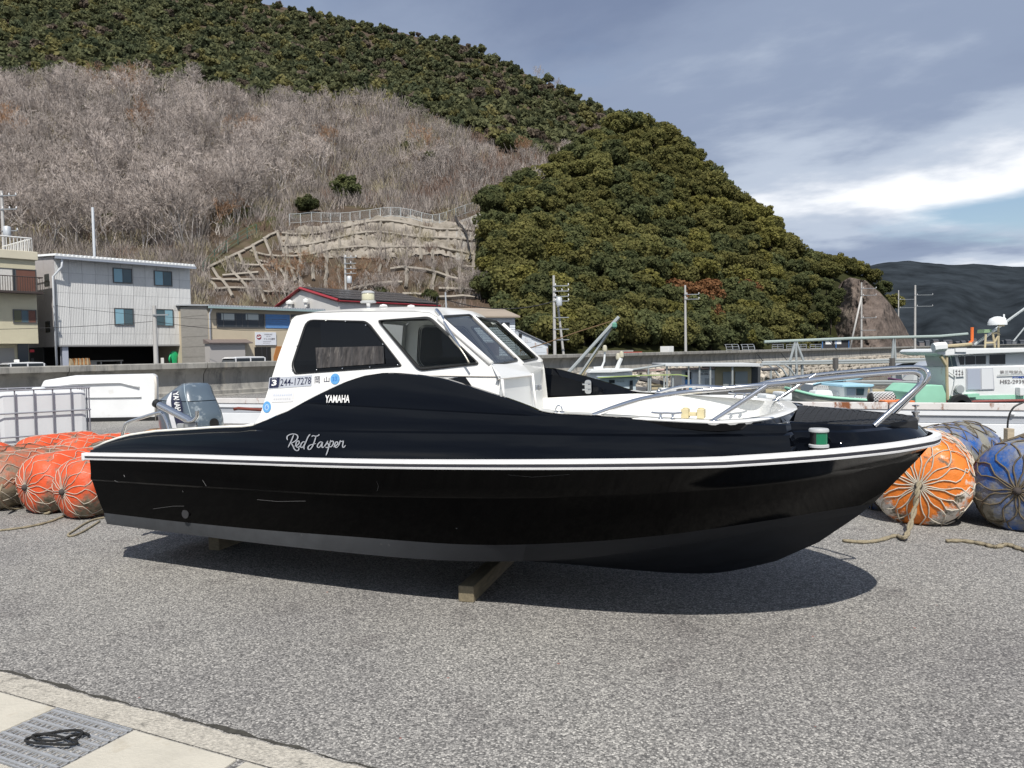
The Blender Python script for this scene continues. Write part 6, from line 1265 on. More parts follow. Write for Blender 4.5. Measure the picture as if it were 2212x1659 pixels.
a0_, z1 = t.px(549.5, 750); a1_, _z = t.px(586, 785); MB().bx(a0_, a1_, -.012, .3, ROADZ, z1).build('doorway', mat('dark doorway', (.015, .015, .015), .9), t.e); c0_ = t.px(566, 760)[0]; dl = MB()
for k in range(3): dl.bx(c0_, a1_-.1, -.05, -.02, z1-.15-.62*(k+1), z1-.2-.62*k)
dl = t.part('inner_door', MB().bx(c0_-.05, c0_, -.05, -.015, ROADZ, z1).bx((c0_+a1_)/2-.03, (c0_+a1_)/2+.03, -.05, -.015, ROADZ, z1), mat('dark door bars', (.04, .04, .045), .5))
c0_, _ = t.px(590, 750); c1_, _ = t.px(612, 750); MB().prism([(c0_, -.06, ROADZ), (c1_+.4, -.06, ROADZ), (c1_, -.06, z1+.05), (c0_+.25, -.06, z1+.05), (c0_, -.06, z1-.7)], (0, .05, 0)).build('orange_board', mat('orange brown board', (.42, .17, .045), .7, var=.1, vscale=3), t.e)
c0_, zc_ = t.px(451, 738, -.7); c1_, _ = t.px(545, 738, -.7); MB().prism([(c0_, 0, zc_+.18), (c0_, -.8, zc_-.06), (c0_, -.8, zc_-.12), (c0_, 0, zc_-.12)], (c1_-c0_, 0, 0)).build('lean_to_roof', mat('brown canopy', (.16, .13, .12), .6), t.e); MB().bx(c0_+.1, c1_-.5, -.6, -.0, ROADZ, zc_-.13).build('lean_to_wall', mat('grey lean to', (.42, .40, .38), .8), t.e)
b = MB(); b.tube([(.06, -.4, zt_-.1), (.06, -.1, zt_-.5), (.06, -.1, ROADZ)], .055, 8); t.part('downpipe', b, GALP, smooth=True)
# --- shed with red verge and solar panels
s_ = Bld('red_roof_shed', 733, 64, 'pale shed with a red roof verge and solar panels behind the cabin'); SHW = mat('pale shed cladding', (.60, .59, .57), .7, var=.06, vscale=1.5, stretch=(3, 1, 1)); LS = s_.px(945, 670)[0]; ze = s_.px(733, 650)[1]; dpt = 9.0; 
gd, gz = s_.side(651, 625), 0; dmid, zap = s_.side(651, 626); dfar, zf_ = s_.side(600, 652)
if not (0 < dmid < dfar < 40): dmid, dfar, zap = 5.0, 10.0, ze+1.4
b = MB(); b.prism([(0, 0, ROADZ), (0, 0, ze), (0, dmid, zap), (0, dfar, ze-.1), (0, dfar, ROADZ)], (LS, 0, 0)); s_.part('wall', b, SHW)
RED = mat('red metal verge', (.26, .022, .03), .55); b = MB(); b.tube([(-.15, -.2, ze+.02), (-.15, dmid, zap+.12), (-.15, dfar+.2, ze-.1)], .14, 4); b.tube([(-.1, -.3, ze-.02), (LS+.1, -.3, ze-.02)], .09, 4); s_.part('verge', b, RED)
b = MB(); b.quad((-.1, -.35, ze+.06), (LS+.1, -.35, ze+.06), (LS+.1, dmid, zap+.16), (-.1, dmid, zap+.16)); b.quad((-.1, dfar+.3, ze), (LS+.1, dfar+.3, ze), (LS+.1, dmid, zap+.16), (-.1, dmid, zap+.16)); s_.part('roof', b, mat('dark grey roof', (.055, .055, .06), .5))
SOL = mat('solar glass', (.035, .033, .036), .25, spec=.5); nxp, nyp = 11, 4; sl = math.atan2(zap-ze+.1, dmid+.35)
pm = MB().box((0, 0, 0), (LS/nxp-.06, math.hypot(dmid, zap-ze)/nyp-.08, .05)).mesh('solar_panel', SOL)
for i in range(nxp):
    for j in range(nyp): f = (j+.5)/nyp; link('solar_panel', pm, s_.e, (LS*(i+.5)/nxp, -.35+(dmid+.35)*f, ze+.16+(zap-ze+.1)*f), (sl, 0, 0))
for (x, y, r_) in ((-.4, dfar*.72, .35), (-.4, dfar*.45, .28)): MB().lathe([(r_*.5, 0), (r_*.5, .3), (r_, .35), (r_, .55), (0, .75)], 12, (x, y, ze-.3)).build('roof_vent', WHITE_GEL, s_.e, smooth=40)
# --- white board clad shed with lean-to
u = Bld('white_shed', 955, 60, 'white board clad shed with a brown roof and a lean-to beside the wooded hill', dirn=(.93, .37)); WBD = mat('white weatherboard', (.62, .66, .70), .6, var=.04, vscale=1.5); 
def z3p(a, c): return 822.9+a/5.76, 658.3+c/5.76
LU = u.px(*z3p(1670, 400))[0]; zu = u.px(*z3p(1670, 158))[1]; b = MB(); b.bx(0, LU, .03, 7, ROADZ, zu); u.part('wall', b, SEAM)
nb_ = 26
for k in range(nb_):
    z0 = ROADZ+(zu-ROADZ)*k/nb_; z1 = ROADZ+(zu-ROADZ)*(k+1)/nb_; b = MB(); b.add([(0, -.03, z0), (LU, -.03, z0), (LU, .0, z1-.01), (0, .0, z1-.01), (0, .03, z0), (LU, .03, z0)], [(0, 1, 2, 3), (0, 4, 5, 1)]); b.build('weatherboard', WBD, u.e)
b = MB(); b.prism([(-.3, -.4, zu-.02), (-.3, -.4, zu+.10), (-.3, 3.6, zu+.95), (-.3, 7.4, zu+.10), (-.3, 7.4, zu-.02)], (LU+.6, 0, 0)); u.part('roof', b, mat('brown sheet roof', (.33, .275, .215), .6, var=.08, vscale=2))
a0, z1 = u.px(*z3p(1496, 223)); a1, z0 = u.px(*z3p(1600, 297)); u.window(a0, a1, z0, z1, [(1, GLD), (1, GLD)], -.01)
a0, z1 = u.px(*z3p(1205, 470)); a1, z0 = u.px(*z3p(1470, 660)); MB().bx(a0, a1, -.06, .0, ROADZ, z1).build('brown_shutter_door', mat('mauve brown shutter', (.10, .075, .075), .7), u.e); a0, z1 = u.px(*z3p(1035, 250)); a1, z0 = u.px(*z3p(1150, 330)); MB().bx(a0, a1, -.06, 0, z0, z1).build('grey_panel', mat('grey panel', (.22, .25, .27), .6), u.e)
xe, zl1 = u.px(*z3p(2040, 500)); zl0 = u.px(*z3p(1680, 330))[1]; b = MB(); b.prism([(LU+.02, -.6, ROADZ), (xe, -.6, ROADZ), (xe, -.6, zl1), (LU+.02, -.6, zl0)], (0, 5, 0)); lt = u.part('lean_to_wall', b, WBD)
RUSTY = mat('rust stained boards', (.60, .64, .68), .6, stain=((.30, .14, .05), 1.3, .56, .66), stretch=(2, 1, .3))
for k in range(12):
    z0, z1 = ROADZ+.42*k, ROADZ+.42*(k+1)-.02; xr_ = xe if z1 < zl1 else LU+(xe-LU)*max(0, (zl0-z1)/(zl0-zl1))
    if xr_ > LU+.4: MB().bx(LU+.04, xr_-.03, -.63, -.60, z0, z1).build('weatherboard', RUSTY, u.e)
b = MB(); b.prism([(LU, -.75, zl0+.03), (xe+.2, -.75, zl1-.06), (xe+.2, -.75, zl1+.02), (LU, -.75, zl0+.12)], (0, 5.3, 0)); u.part('lean_to_roof', b, mat('dark sheet edge', (.20, .21, .23), .5)); a0, z1 = u.px(*z3p(1662, 360)); a1, z0 = u.px(*z3p(1700, 410)); MB().bx(a0+.1, a1+.1, -.70, -.64, z0, z1).build('vent_louvre', DARKTRIM, u.e)
# --- vehicles behind the wall
def vehicle(name, px, Y, L, H, wdt, label, van, lamp=False):
    q = at(px, 780, Y); e = tag(empty(name, (q[0], q[1], ROADZ), RB), label, 'van' if van else 'car'); VW = mat('white car paint', (.78, .79, .80), .25, coat=.8)
    b = MB(); bodyp = [(-L/2, .35), (-L/2, .95), (-L/2+.15, 1.05), (-L/2+.8, 1.1), (L/2-.2, 1.1), (L/2, .9), (L/2, .35)] if not van else [(-L/2, .3), (-L/2, 1.0), (-L/2+.25, 1.15), (L/2, 1.15), (L/2, .3)]
    b.prism([(x, -wdt/2, z) for x, z in bodyp], (0, wdt, 0)); b.build('body', VW, e, bevel=.06)
    gp_ = [(-L/2+.9, 1.1), (-L/2+1.5, H-.08), (L/2-.9, H-.08), (L/2-.25, 1.1)] if not van else [(-L/2+.25, 1.15), (-L/2+.75, H-.12), (L/2-.05, H-.12), (L/2-.02, 1.15)]
    MB().prism([(x, -wdt/2+.06, z) for x, z in gp_], (0, wdt-.12, 0)).build('window_band', GLD, e, bevel=.03); x0, x1 = gp_[1][0], gp_[2][0]; MB().prism([(x0-.12, -wdt/2+.10, H-.12), (x0+.1, -wdt/2+.10, H-.03), ((x0+x1)/2, -wdt/2+.10, H), (x1-.1, -wdt/2+.10, H-.03), (x1+.04, -wdt/2+.10, H-.12)], (0, wdt-.2, 0)).build('roof', VW, e, bevel=.03)
    for x in ([x0+.05, (x0+x1)/2, x1-.05]): MB().box((x, -wdt/2+.055, (1.12+H-.1)/2), (.07, .03, H-1.2)).build('pillar', VW, e)
    wm = MB().lathe([(.0, -.1), (.30, -.1), (.30, .1), (0, .1)], 18, axis='y').mesh('wheel', DARKTRIM, smooth=40)
    for x in (-L/2+.75, L/2-.75):
        for y in (-wdt/2+.08, wdt/2-.08): link('wheel', wm, e, (x, y, .30))
    if lamp: MB().box((0, 0, H+.07), (.25, .14, .16)).build('roof_lamp', WHITE_GEL, e, bevel=.03)
vehicle('parked_car', 36, 44, 4.2, 2.09, 1.65, 'white car with a small roof lamp parked behind the seawall at the left', False, True); vehicle('parked_van', 517, 47.5, 2.9, 2.20, 1.5, 'white van parked behind the seawall in front of the tan house', True)
# ------------------------------------------------------------------ slope works, fence, poles and wires
CRIB = mat('aged slope concrete', (.275, .248, .21), .95, var=.2, vscale=.5, stain=((.14, .125, .10), .7, .55, .7), spec=.1); SHOT = mat('sprayed concrete', (.29, .26, .22), .95, var=.25, vscale=.35, bump=.15, bscale=.8, stain=[((.17, .15, .12), .3, .5, .68), ((.10, .09, .06), .8, .58, .68)], spec=.1, detail=8)
def mz(x, y, up=0.0, out=0.0): p = mpt(x, y); return p+np.array([0, -out, up])
fr_e = tag(empty('retaining_lattice', tuple(mpt(760, 600))), 'weathered concrete lattice frames holding the steep slope behind the houses', 'retaining frames'); fo_ = mpt(760, 600)
def beam(pts, r=.22):
    P = [np.array(p)-fo_ for p in pts]; MB().tube(P, r, 4).build('frame_beam', CRIB, fr_e)
def wob(x, y, s=5): return x+rng.uniform(-s, s), y+rng.uniform(-s*.6, s*.6)
# left flank: diagonal lattice
for k, (x0, y0, x1, y1) in enumerate([(440, 592, 530, 545), (530, 545, 570, 520), (570, 520, 600, 500), (440, 592, 470, 640), (462, 585, 505, 650), (490, 565, 545, 650), (515, 552, 575, 652), (545, 532, 600, 640), (572, 518, 625, 620), (450, 610, 520, 618), (470, 640, 560, 632), (480, 600, 560, 596), (510, 570, 590, 575), (540, 545, 610, 550), (500, 618, 590, 612), (560, 635, 640, 630), (600, 500, 640, 610), (560, 560, 640, 585)]):
    n = 4; P = []
    for i in range(n+1): f = i/n; P.append(mz(*wob(x0+(x1-x0)*f, y0+(y1-y0)*f, 2), .22, .1))
    beam(P, .20)
# main field: horizontal and vertical beams
for y in (497, 520, 546, 572, 600, 628, 650):
    seg = []
    for x in np.arange(610, 1060, 26):
        yy = y+6*math.sin(x*.013)+(.0 if y < 540 else rng.uniform(-3, 3)); seg.append((x, yy))
    k = 0
    while k < len(seg)-1:
        n = rng.randint(3, 6); P = [mz(a, c, .25, .15) for a, c in seg[k:k+n+1]]
        if len(P) > 1 and rng.random() < (.95 if y < 560 else .6): beam(P, .24)
        k += n
for x in np.arange(618, 1050, 29):
    y0 = 495+rng.uniform(-4, 4)
    for (ya, yb) in ((y0, 522), (522, 548), (548, 575), (575, 602), (602, 632)):
        if rng.random() < (.92 if ya < 545 else .6): beam([mz(x+rng.uniform(-3, 3), ya, .22, .12), mz(x+rng.uniform(-3, 3), (ya+yb)/2, .25, .12), mz(x+rng.uniform(-3, 3), yb, .22, .12)], .21)
def patch(name, poly_x, ytop, ybot, m, nx=40, ny=12, amp=.25, label=None):
    V = []
    for j in range(ny):
        for x in np.linspace(poly_x[0], poly_x[1], nx): yt = np.interp(x, *ytop); yb = np.interp(x, *ybot); p = mz(x, yt+(yb-yt)*j/(ny-1), .12, .1); V.append(p+np.array([0, nrg.normal(0, amp*.5), nrg.normal(0, amp*.3)]))
    Q = [(j*nx+k, j*nx+k+1, (j+1)*nx+k+1, (j+1)*nx+k) for j in range(ny-1) for k in range(nx-1)]; o = link(name, npmesh(name, V, Q, m, True)); return tag(o, label, 'retaining wall')
patch('retaining_wall', (606, 1010), ([606, 640, 700, 800, 900, 1010], [505, 486, 480, 478, 474, 470]), ([606, 700, 1010], [530, 560, 560]), SHOT, 70, 14, .35, 'crumbling sprayed concrete face with frames below the slope fence')
patch('retaining_wall', (985, 1052), ([985, 1000, 1052], [476, 466, 452]), ([985, 1052], [565, 545]), mat('smooth grey slope wall', (.30, .285, .26), .95, var=.12, vscale=.4, spec=.1), 16, 10, .05, 'smooth grey concrete wall section with a black drain pipe on the slope')
dp = [mz(x, y, .35, .35) for x, y in [(982, 462), (988, 478), (998, 495), (1008, 515), (1013, 540), (1018, 562)]]; tag(MB().tube(smooth_path(dp, 4), .17, 8).build('drain_pipe', DARKTRIM, smooth=True), 'black drain pipe running down the grey slope wall', 'pipe')
for j in range(6):   # diagonal crib right of the pipe
    beam([mz(1035+j*10, 575-j*2, .3, .4), mz(1058+j*11, 545-j, .3, .4)], .16)
for j in range(4): beam([mz(1036, 572-j*8, .3, .4), mz(1060+j*3, 568-j*9, .3, .4), mz(1096, 562-j*7, .3, .4)], .15)
# chain link fence along the top
fe = tag(empty('slope_fence', tuple(mpt(760, 478))), 'pale wire mesh fence along the top of the retaining wall', 'fence'); f0 = mpt(760, 478)
FT = [(626, 481), (674, 476), (715, 477), (757, 478), (800, 478), (845, 478), (888, 478), (935, 480), (950, 476), (965, 470), (985, 462), (1005, 456), (1030, 452)]; FEN = mat('pale fence steel', (.55, .58, .58), .5, .2); MESH = mat('fence wire', (.40, .44, .44), .5, .2); tops = []
for i in range(len(FT)-1):
    n = 2 if i < 7 else 1
    for k in range(n): f = k/n; x, y = FT[i][0]*(1-f)+FT[i+1][0]*f, FT[i][1]*(1-f)+FT[i+1][1]*f; tops.append(mz(x, y, .0, .1)-f0)
tops.append(mz(*FT[-1], 0, .1)-f0)
for p in tops: MB().tube([p+np.array([0, 0, -.2]), p+np.array([0, 0, 1.35])], .045, 6).build('fence_post', FEN, fe)
for zz in (1.33, .12): MB().tube([p+np.array([0, 0, zz]) for p in tops], .03, 5).build('fence_rail', FEN, fe)
wb = MB()
for a, c in zip(tops[:-1], tops[1:]):
    for k in range(9):
        f = k/9; p = a*(1-f)+c*f; q = a*(1-min(f+.35, 1))+c*min(f+.35, 1); wb.tube([p+np.array([0, 0, .15]), q+np.array([0, 0, 1.3])], .008, 3, caps=False); wb.tube([p+np.array([0, 0, 1.3]), q+np.array([0, 0, .15])], .008, 3, caps=False)
wo_ = wb.build('wire_mesh', MESH, fe); wo_['kind'] = 'stuff'
gf = tag(empty('green_fence', tuple(mpt(510, 530))), 'green wire fence climbing the left flank of the slope', 'fence'); g0 = mpt(510, 530); GFM = mat('green fence', (.05, .12, .09), .6); gt = [mz(x, y, 0, .1)-g0 for x, y in [(440, 595), (465, 572), (490, 552), (515, 534), (535, 520), (555, 510)]]
for p in gt: MB().tube([p, p+np.array([0, 0, 1.4])], .05, 6).build('fence_post', GFM, gf)
for zz in (.3, .85, 1.38): MB().tube([p+np.array([0, 0, zz]) for p in gt], .025, 4).build('fence_wire', GFM, gf)
# --- utility poles
POLE = mat('concrete pole', (.46, .45, .43), .85, var=.1, vscale=1.5); PGREY = mat('dark pole steel', (.33, .35, .36), .5, .4); INS = mat('white insulator', (.80, .80, .80), .3); 
pole_tops = {}
def pole(key, px, ytop, Y, label, arms=(), rb=.16, rt=.10, m=POLE, lean=0.0, trans=None, armlen=1.1, side_=1):
    tp = at(px, ytop, Y); H = tp[2]-ROADZ; e = tag(empty('utility_pole', (tp[0], Y, ROADZ)), label, 'utility pole'); MB().tube([(lean*H, 0, 0), (lean*H*.5, 0, H*.5), (0, 0, H)], [rb, (rb+rt)/2, rt], 10).build('shaft', m, e, smooth=50)
    for (dz, kind) in arms:
        z = H-dz; o = MB().box((side_*armlen*.45, -.12, z), (armlen, .07, .07)).build('cross_arm', PGREY, e)
        if kind:
            for k in range(kind): x = side_*armlen*(.10+.85*k/max(kind-1, 1)) if kind > 1 else side_*armlen*.5; MB().lathe([(.035, 0), (.06, .04), (.04, .09), (.055, .13), (0, .18)], 8, (x, -.12, z+.04)).build('insulator', INS, o, smooth=40)
    if trans is not None: MB().lathe([(.0, 0), (.24, 0), (.26, .1), (.26, .65), (.2, .72), (0, .72)], 14, (side_*.42, -.2, H-trans)).build('transformer', mat('transformer grey', (.55, .58, .60), .4, .3), e, smooth=40)
    pole_tops[key] = (tp, H); return e
pole('a', 200, 448, 62, 'slim pale steel pole rising behind the grey house', rb=.13, rt=.10, m=GALP)
pole('b', 333, 660, 44.5, 'short weathered concrete pole in front of the grey house', arms=((.55, 0),), rb=.15, rt=.11, armlen=.9, side_=1)
e = bpy.data.objects['utility_pole.001']; b = MB(); p, H = pole_tops['b']
for k in range(3): z = .95+k*.16; b.tube([(0, -.02, z), (0, -.02, z+.09)], .165, 10)
b.build('warning_band', mat('black warning band', (.02, .02, .02), .6), e); MB().tube([(0, -.02, .9), (0, -.02, 1.45)], .160, 10).build('yellow_band', mat('yellow warning band', (.60, .42, .02), .6), e)
pole('c', 745, 550, 78, 'utility pole with white insulators and a transformer on the slope', arms=((.3, 3), (.9, 1), (1.4, 1), (1.9, 1)), trans=2.9, armlen=1.2)
pole('d', 1196, 595, 66, 'tall utility pole with many white insulators before the wooded hill', arms=((.9, 2), (1.35, 3), (1.8, 2), (2.2, 2), (3.6, 0), (4.6, 0), (5.5, 0)), trans=2.6, armlen=1.3)
pole('d2', 1203, 640, 66.6, 'leaning bare pole close beside the insulator pole', lean=.10, rb=.12, rt=.09)
pole('e', 1480, 616, 82, 'slender pole with a small bracket in the middle of the wooded hill', arms=((1.0, 2), (1.5, 2)), armlen=1.5)
pole('f', 1861, 610, 113, 'utility pole with floodlights in front of the bare cliff', arms=((.9, 2), (1.9, 2), (5.2, 2), (7.0, 0)), armlen=2.2)
b = MB(); q0, q1 = at(1861, 640, 113), at(1830, 752, 113); tag(MB().tube([q0, (q1[0], 113, ROADZ)], [.12, .15], 8).build('brace_pole', POLE, smooth=True), 'slanting brace pole leaning on the cliff pole', 'pole')
pole('g', 1941, 627, 150, 'short pole with a bracket at the right end of the cliff', arms=((1.8, 2), (3.4, 2)), armlen=3.2); pole('h', 1977, 616, 124, 'tall pale pole standing alone before the far mountain', arms=((1.6, 2), (3.4, 2)), armlen=2.9, rt=.14, rb=.2)
pole('i', 3, 412, 58, 'pole top with insulators cut by the left picture edge', arms=((.4, 3), (1.4, 3), (3.0, 2)), trans=3.4, armlen=1.2)
def wire(a, c, sag, label, r=.018): n = 14; tag(MB().tube([a*(1-f)+c*f-np.array([0, 0, sag*4*f*(1-f)]) for f in np.linspace(0, 1, n)], r, 4, caps=False).build('power_line', mat('black cable', (.015, .015, .015), .6)), label, 'power line')
wire(at(-60, 712, 41), at(333, 694, 44.5), .1, 'cable crossing the beige house to the short concrete pole', .014); wire(at(333, 694, 44.5), at(640, 712, 50), .25, 'cable from the short concrete pole past the tan house', .014); wire(at(945, 641, 62), at(1196, 651, 66), .8, 'cable sagging from the white shed to the insulator pole', .04); wire(at(120, 660, 44), at(620, 690, 52), .3, 'thin upper cable in front of the grey house', .010)
wire(at(944, 668, 60), at(944, 641, 60), 0, 'short steel mast on the white shed roof', .06)
# small things on top of the wall
def wallbox(name, px, t_y0, y1, wpx, label, cat, m, dY=0.8):
    tt = None
    for t_ in np.arange(0, 200, .25):
        q = W0+WDIR*t_-WNOR*dY; P = q[0]/q[1]
        if P*F+CX > px: tt = q; break
    z1 = at(px, t_y0, tt[1])[2]; w = wpx*tt[1]/F; o = MB().bx(-w/2, w/2, -.4, .4, ROADZ+.004, z1).build(name, m, None, bevel=.02); o.location = (tt[0], tt[1], 0); o.rotation_euler = (0, 0, RB); return tag(o, label, cat)
wallbox('white_cabinet', 1441, 748, 762, 22, 'white cabinet behind the wall left of the slender pole', 'cabinet', WHITE_GEL); wallbox('red_crates', 1368, 760, 768, 40, 'red plastic crates behind the wall below the wooded hill', 'crate', mat('red crate plastic', (.42, .04, .02), .5)); wallbox('concrete_block', 1330, 757, 768, 110, 'low concrete block wall behind the seawall at the hill foot', 'wall', CONC, 2.5)
def rack(px, y0, y1, wpx, Y, label, arc_=False, m=GALV):
    b0 = at(px, y1, Y); z1 = at(px, y0, Y)[2]; w = wpx*Y/F; e = tag(empty('steel_rack', (b0[0], Y, b0[2]-.6)), label, 'rack'); h_ = z1-b0[2]+.6
    for x in (-w/2, 0, w/2):
        P = [(x, 0, 0), (x, 0, h_)] if not arc_ else smooth_path([(x+.0, -.6, 0), (x+.0, -.55, h_*.6), (x, -.2, h_*.92), (x, .3, h_)], 4); MB().tube(P, .04, 6).build('rack_leg', m, e)
    for f in (.55, .78, 1.0): MB().tube([(-w/2, -.45 if arc_ and f < .9 else 0, h_*f), (w/2, -.45 if arc_ and f < .9 else 0, h_*f)], .035, 5).build('rack_bar', m, e)
for (px, w, lab) in [(1580, 27, 'left of two curved steel racks on the wall'), (1614, 26, 'right of two curved steel racks on the wall')]: rack(px, 744, 757, w, 92, lab, True)
for (px, lab) in [(1680, 'first low steel stand on the wall from the left'), (1711, 'second low steel stand on the wall from the left'), (1730, 'third low steel stand on the wall from the left'), (1762, 'fourth low steel stand on the wall from the left')]: rack(px, 744, 753, 24, 100, lab)
nb_e = tag(empty('notice_shelter', tuple(at(1805, 752, 108))), 'small dark shelter with two white notices on the far wall', 'notice board'); MB().box((0, 0, .5), (3.6, .1, 1.6)).build('panel', mat('dark panel', (.03, .03, .035), .7), nb_e); MB().box((0, -.1, 1.45), (4.2, .8, .1)).build('roof', DARKTRIM, nb_e)
for x in (-1.0, .3): MB().box((x, -.08, .85), (.9, .04, .6)).build('notice', LETW, nb_e)
for x in (-1.9, 1.8, .0): MB().box((x, -.1, .4), (.12, .12, 2.0)).build('post', mat('blue post', (.06, .16, .36), .5), nb_e)
# ------------------------------------------------------------------ boats moored in the basin
def zA(a, c): return (3550+a/3.016)/1.8228, (1200+c/3.016)/1.8228
def zB(a, c): return (3000+a/3.16)/1.8228, (1250+c/3.16)/1.8228
def zC(a, c): return (2300+a/3.16)/1.8228, (1350+c/3.16)/1.8228
BW = mat('boat white paint', (.72, .74, .74), .4, var=.05, vscale=1.5, stain=((.50, .45, .38), 2.2, .62, .76)); MINT = mat('mint green paint', (.30, .60, .44), .5, var=.06, vscale=2); GHULL = mat('grey green hull paint', (.20, .26, .25), .45, var=.08, vscale=1.5); PBLUE = mat('pale blue paint', (.36, .60, .72), .45, var=.05, vscale=2)
TANP = mat('stained plywood', (.42, .36, .23), .8, var=.12, vscale=1.5); PIPE = mat('scaffold pipe', (.50, .53, .52), .4, .5); PIPG = mat('greenish pipe', (.38, .45, .42), .5, .3); TARP = mat('grey tarpaulin', (.30, .33, .37), .6, var=.1, vscale=1, bump=.04, bscale=2); LETG = mat('grey hull lettering', (.18, .17, .17), .6); LETB = mat('blue hull lettering', (.03, .09, .40), .6)
class Craft:
    def __init__(s, name, label, px, py, Y, cat='boat'): s.Y = Y; s.o = at(px, py, Y); s.o[2] = SEA_Z; s.e = tag(empty(name, tuple(s.o)), label, cat)
    def P(s, x, y, dy=0.0): return at(x, y, s.Y+dy)-s.o
    def slab(s, name, pts, depth, m, dy=0.0, bevel=0.0, parent=None): b = MB(); b.prism([s.P(x, y, dy) for x, y in pts], (0, depth, 0)); return b.build(name, m, parent or s.e, bevel=bevel)
    def rod(s, name, pts, r, m, dy=0.0, parent=None): return MB().tube([s.P(*p, dy) if len(p) == 2 else s.P(p[0], p[1], p[2]) for p in pts], r, 7).build(name, m, parent or s.e, smooth=50)
    def text(s, body, x0, y0, x1, y1, m, dy=-.02, parent=None, bold=.01):
        V, Fc = text_bm(body, bold=bold); U = unit(V); b = MB(); b.add([s.P(x0+(x1-x0)*u, y1+(y0-y1)*v, dy) for u, v in U], Fc); return b.build('hull_lettering', m, parent or s.e, recalc=False)
def hull_loft(c, xs_px, sheer_px, beam, bow_left, m, rim=None, depth_px=None, name='hull', fill=BW, inner=True):
    """hull seen from the side: sheer polyline in pixels, symmetrical beam in depth"""
    n = len(xs_px); rowsL = []; L0, L1 = xs_px[0], xs_px[-1]; b = MB(); near, nearb, far, farb = [], [], [], []
    for i, (x, y) in enumerate(zip(xs_px, sheer_px)):
        f = (x-L0)/(L1-L0); f = f if bow_left else 1-f; wd = beam*min(1, (f*2.6)**.6 if f > 0 else 0.02); wd = max(wd, .04); p = c.P(x, y); zb = -.25; near.append((p[0], beam/2-wd/2, p[2])); far.append((p[0], beam/2+wd/2, p[2])); sh = .45*(p[2]-zb)*(1-min(1, f*3)); sx = sh if bow_left else -sh
        nearb.append((p[0]+sx, beam/2-wd*.36, zb)); farb.append((p[0]+sx, beam/2+wd*.36, zb))
    b.grid([near, nearb]); b.grid([far, farb]); b.quad(near[-1], far[-1], farb[-1], nearb[-1]); b.quad(near[0], far[0], farb[0], nearb[0]); o = b.build(name, m, c.e, smooth=30)
    dk = MB(); dk.grid([[(p[0], p[1]+.05, p[2]-.22) for p in near], [(p[0], p[1]-.05, p[2]-.22) for p in far]]); dk.build('deck', fill, c.e)
    if rim is not None: MB().tube(near, .05, 6).build('gunwale', rim, c.e, smooth=True); MB().tube(far, .05, 6).build('gunwale', rim, c.e, smooth=True)
    return o
# --- large white fishing boat at the right edge
k = Craft('fishing_boat', 'large white fishing boat with a mint green bulwark and lettered cabin at the right edge', 2120, 870, 26.0); A_ = lambda pts: [zA(*p) for p in pts]
hull_loft(k, [1925, 1960, 2010, 2070, 2150, 2260, 2400, 2560], [866, 869, 871, 870, 867, 864, 862, 862], 3.0, True, BW, mat('red brown rubbing strake', (.22, .05, .04), .6))
k.slab('bulwark', A_([(165, 1045), (270, 955), (490, 955), (530, 1060), (530, 1195), (165, 1195)]), 2.2, MINT, .2, .03)
cab = k.slab('cabin', [zA(548, 1135), zA(548, 745), zA(640, 735), (2330, 789), (2330, 866)], 2.0, BW, .35, .03); k.slab('cabin_stripe', [zA(560, 1125), zA(560, 1085), (2330, 850), (2330, 861)], .02, MINT, .325)
k.slab('wheelhouse', [zA(660, 740), zA(625, 600), (2330, 757), (2330, 791)], 1.9, BW, .42)
for pts, nm in (([(552, 735), (600, 735), (575, 620), (545, 620)], 0), ([(612, 733), (662, 735), (632, 617), (590, 617)], 0), ([(700, 712), (745, 712), (745, 612), (676, 615)], 1), ([(762, 710), (876, 706), (876, 608), (762, 612)], 1), ([(888, 705), (1002, 702), (1002, 603), (888, 607)], 1), ([(1050, 706), (1232, 703), (1232, 588), (1050, 594)], 1)): k.slab('window', A_(pts), .02, GLD if nm else GL2, .395)
k.slab('roof', A_([(410, 560), (440, 530), (640, 520), (900, 518), (1454, 512), (2212, 505), (2212, 560), (1454, 565), (900, 585), (540, 606), (430, 590)]), 2.5, BW, .1, .03)
k.slab('sliding_window', A_([(768, 1018), (768, 757), (1085, 750), (1105, 1008)]), .03, mat('sash aluminium', (.50, .52, .56), .4, .3), .318); k.slab('window_pane', A_([(785, 1005), (785, 765), (930, 762), (940, 1003)]), .02, mat('grey blue pane', (.38, .42, .50), .15), .308); k.slab('window_pane', A_([(952, 1003), (948, 760), (1080, 757), (1092, 1000)]), .02, mat('white pane', (.66, .68, .70), .2), .308)
k.text('第三敏栄丸', *zA(1168, 778), *zA(1442, 818), LETG, .33, bold=.012); k.text('KOMATSU', *zA(1320, 850), *zA(1560, 872), LETB, .33, bold=.03); k.text('HS2-29390', *zA(1172, 890), *zA(1500, 936), LETG, .33, bold=.015); k.rod('handrail', [zA(1140, 836), zA(1480, 826)], .015, PIPE, .30)
k.slab('sign_plate', A_([(628, 858), (622, 762), (745, 750), (748, 852)]), .03, BW, .30); k.text('~3', *zA(640, 770), *zA(735, 850), LETG, .29)
MB().lathe([(.0, -.05), (.14, -.05), (.16, .02), (.15, .06), (0, .03)], 14, k.P(*zA(690, 1003), .22), 'y').build('deck_lamp', PIPE, k.e, smooth=40); k.rod('lamp_bracket', [zA(690, 1030), zA(665, 1080), zA(680, 1140)], .03, BW, .25)
k.slab('vent_hood', A_([(782, 1065), (925, 1055), (925, 1095), (790, 1100)]), .2, MINT, .12); k.slab('locker', A_([(1405, 980), (1500, 975), (1500, 1080), (1408, 1082)]), .25, BW, .1, .03)
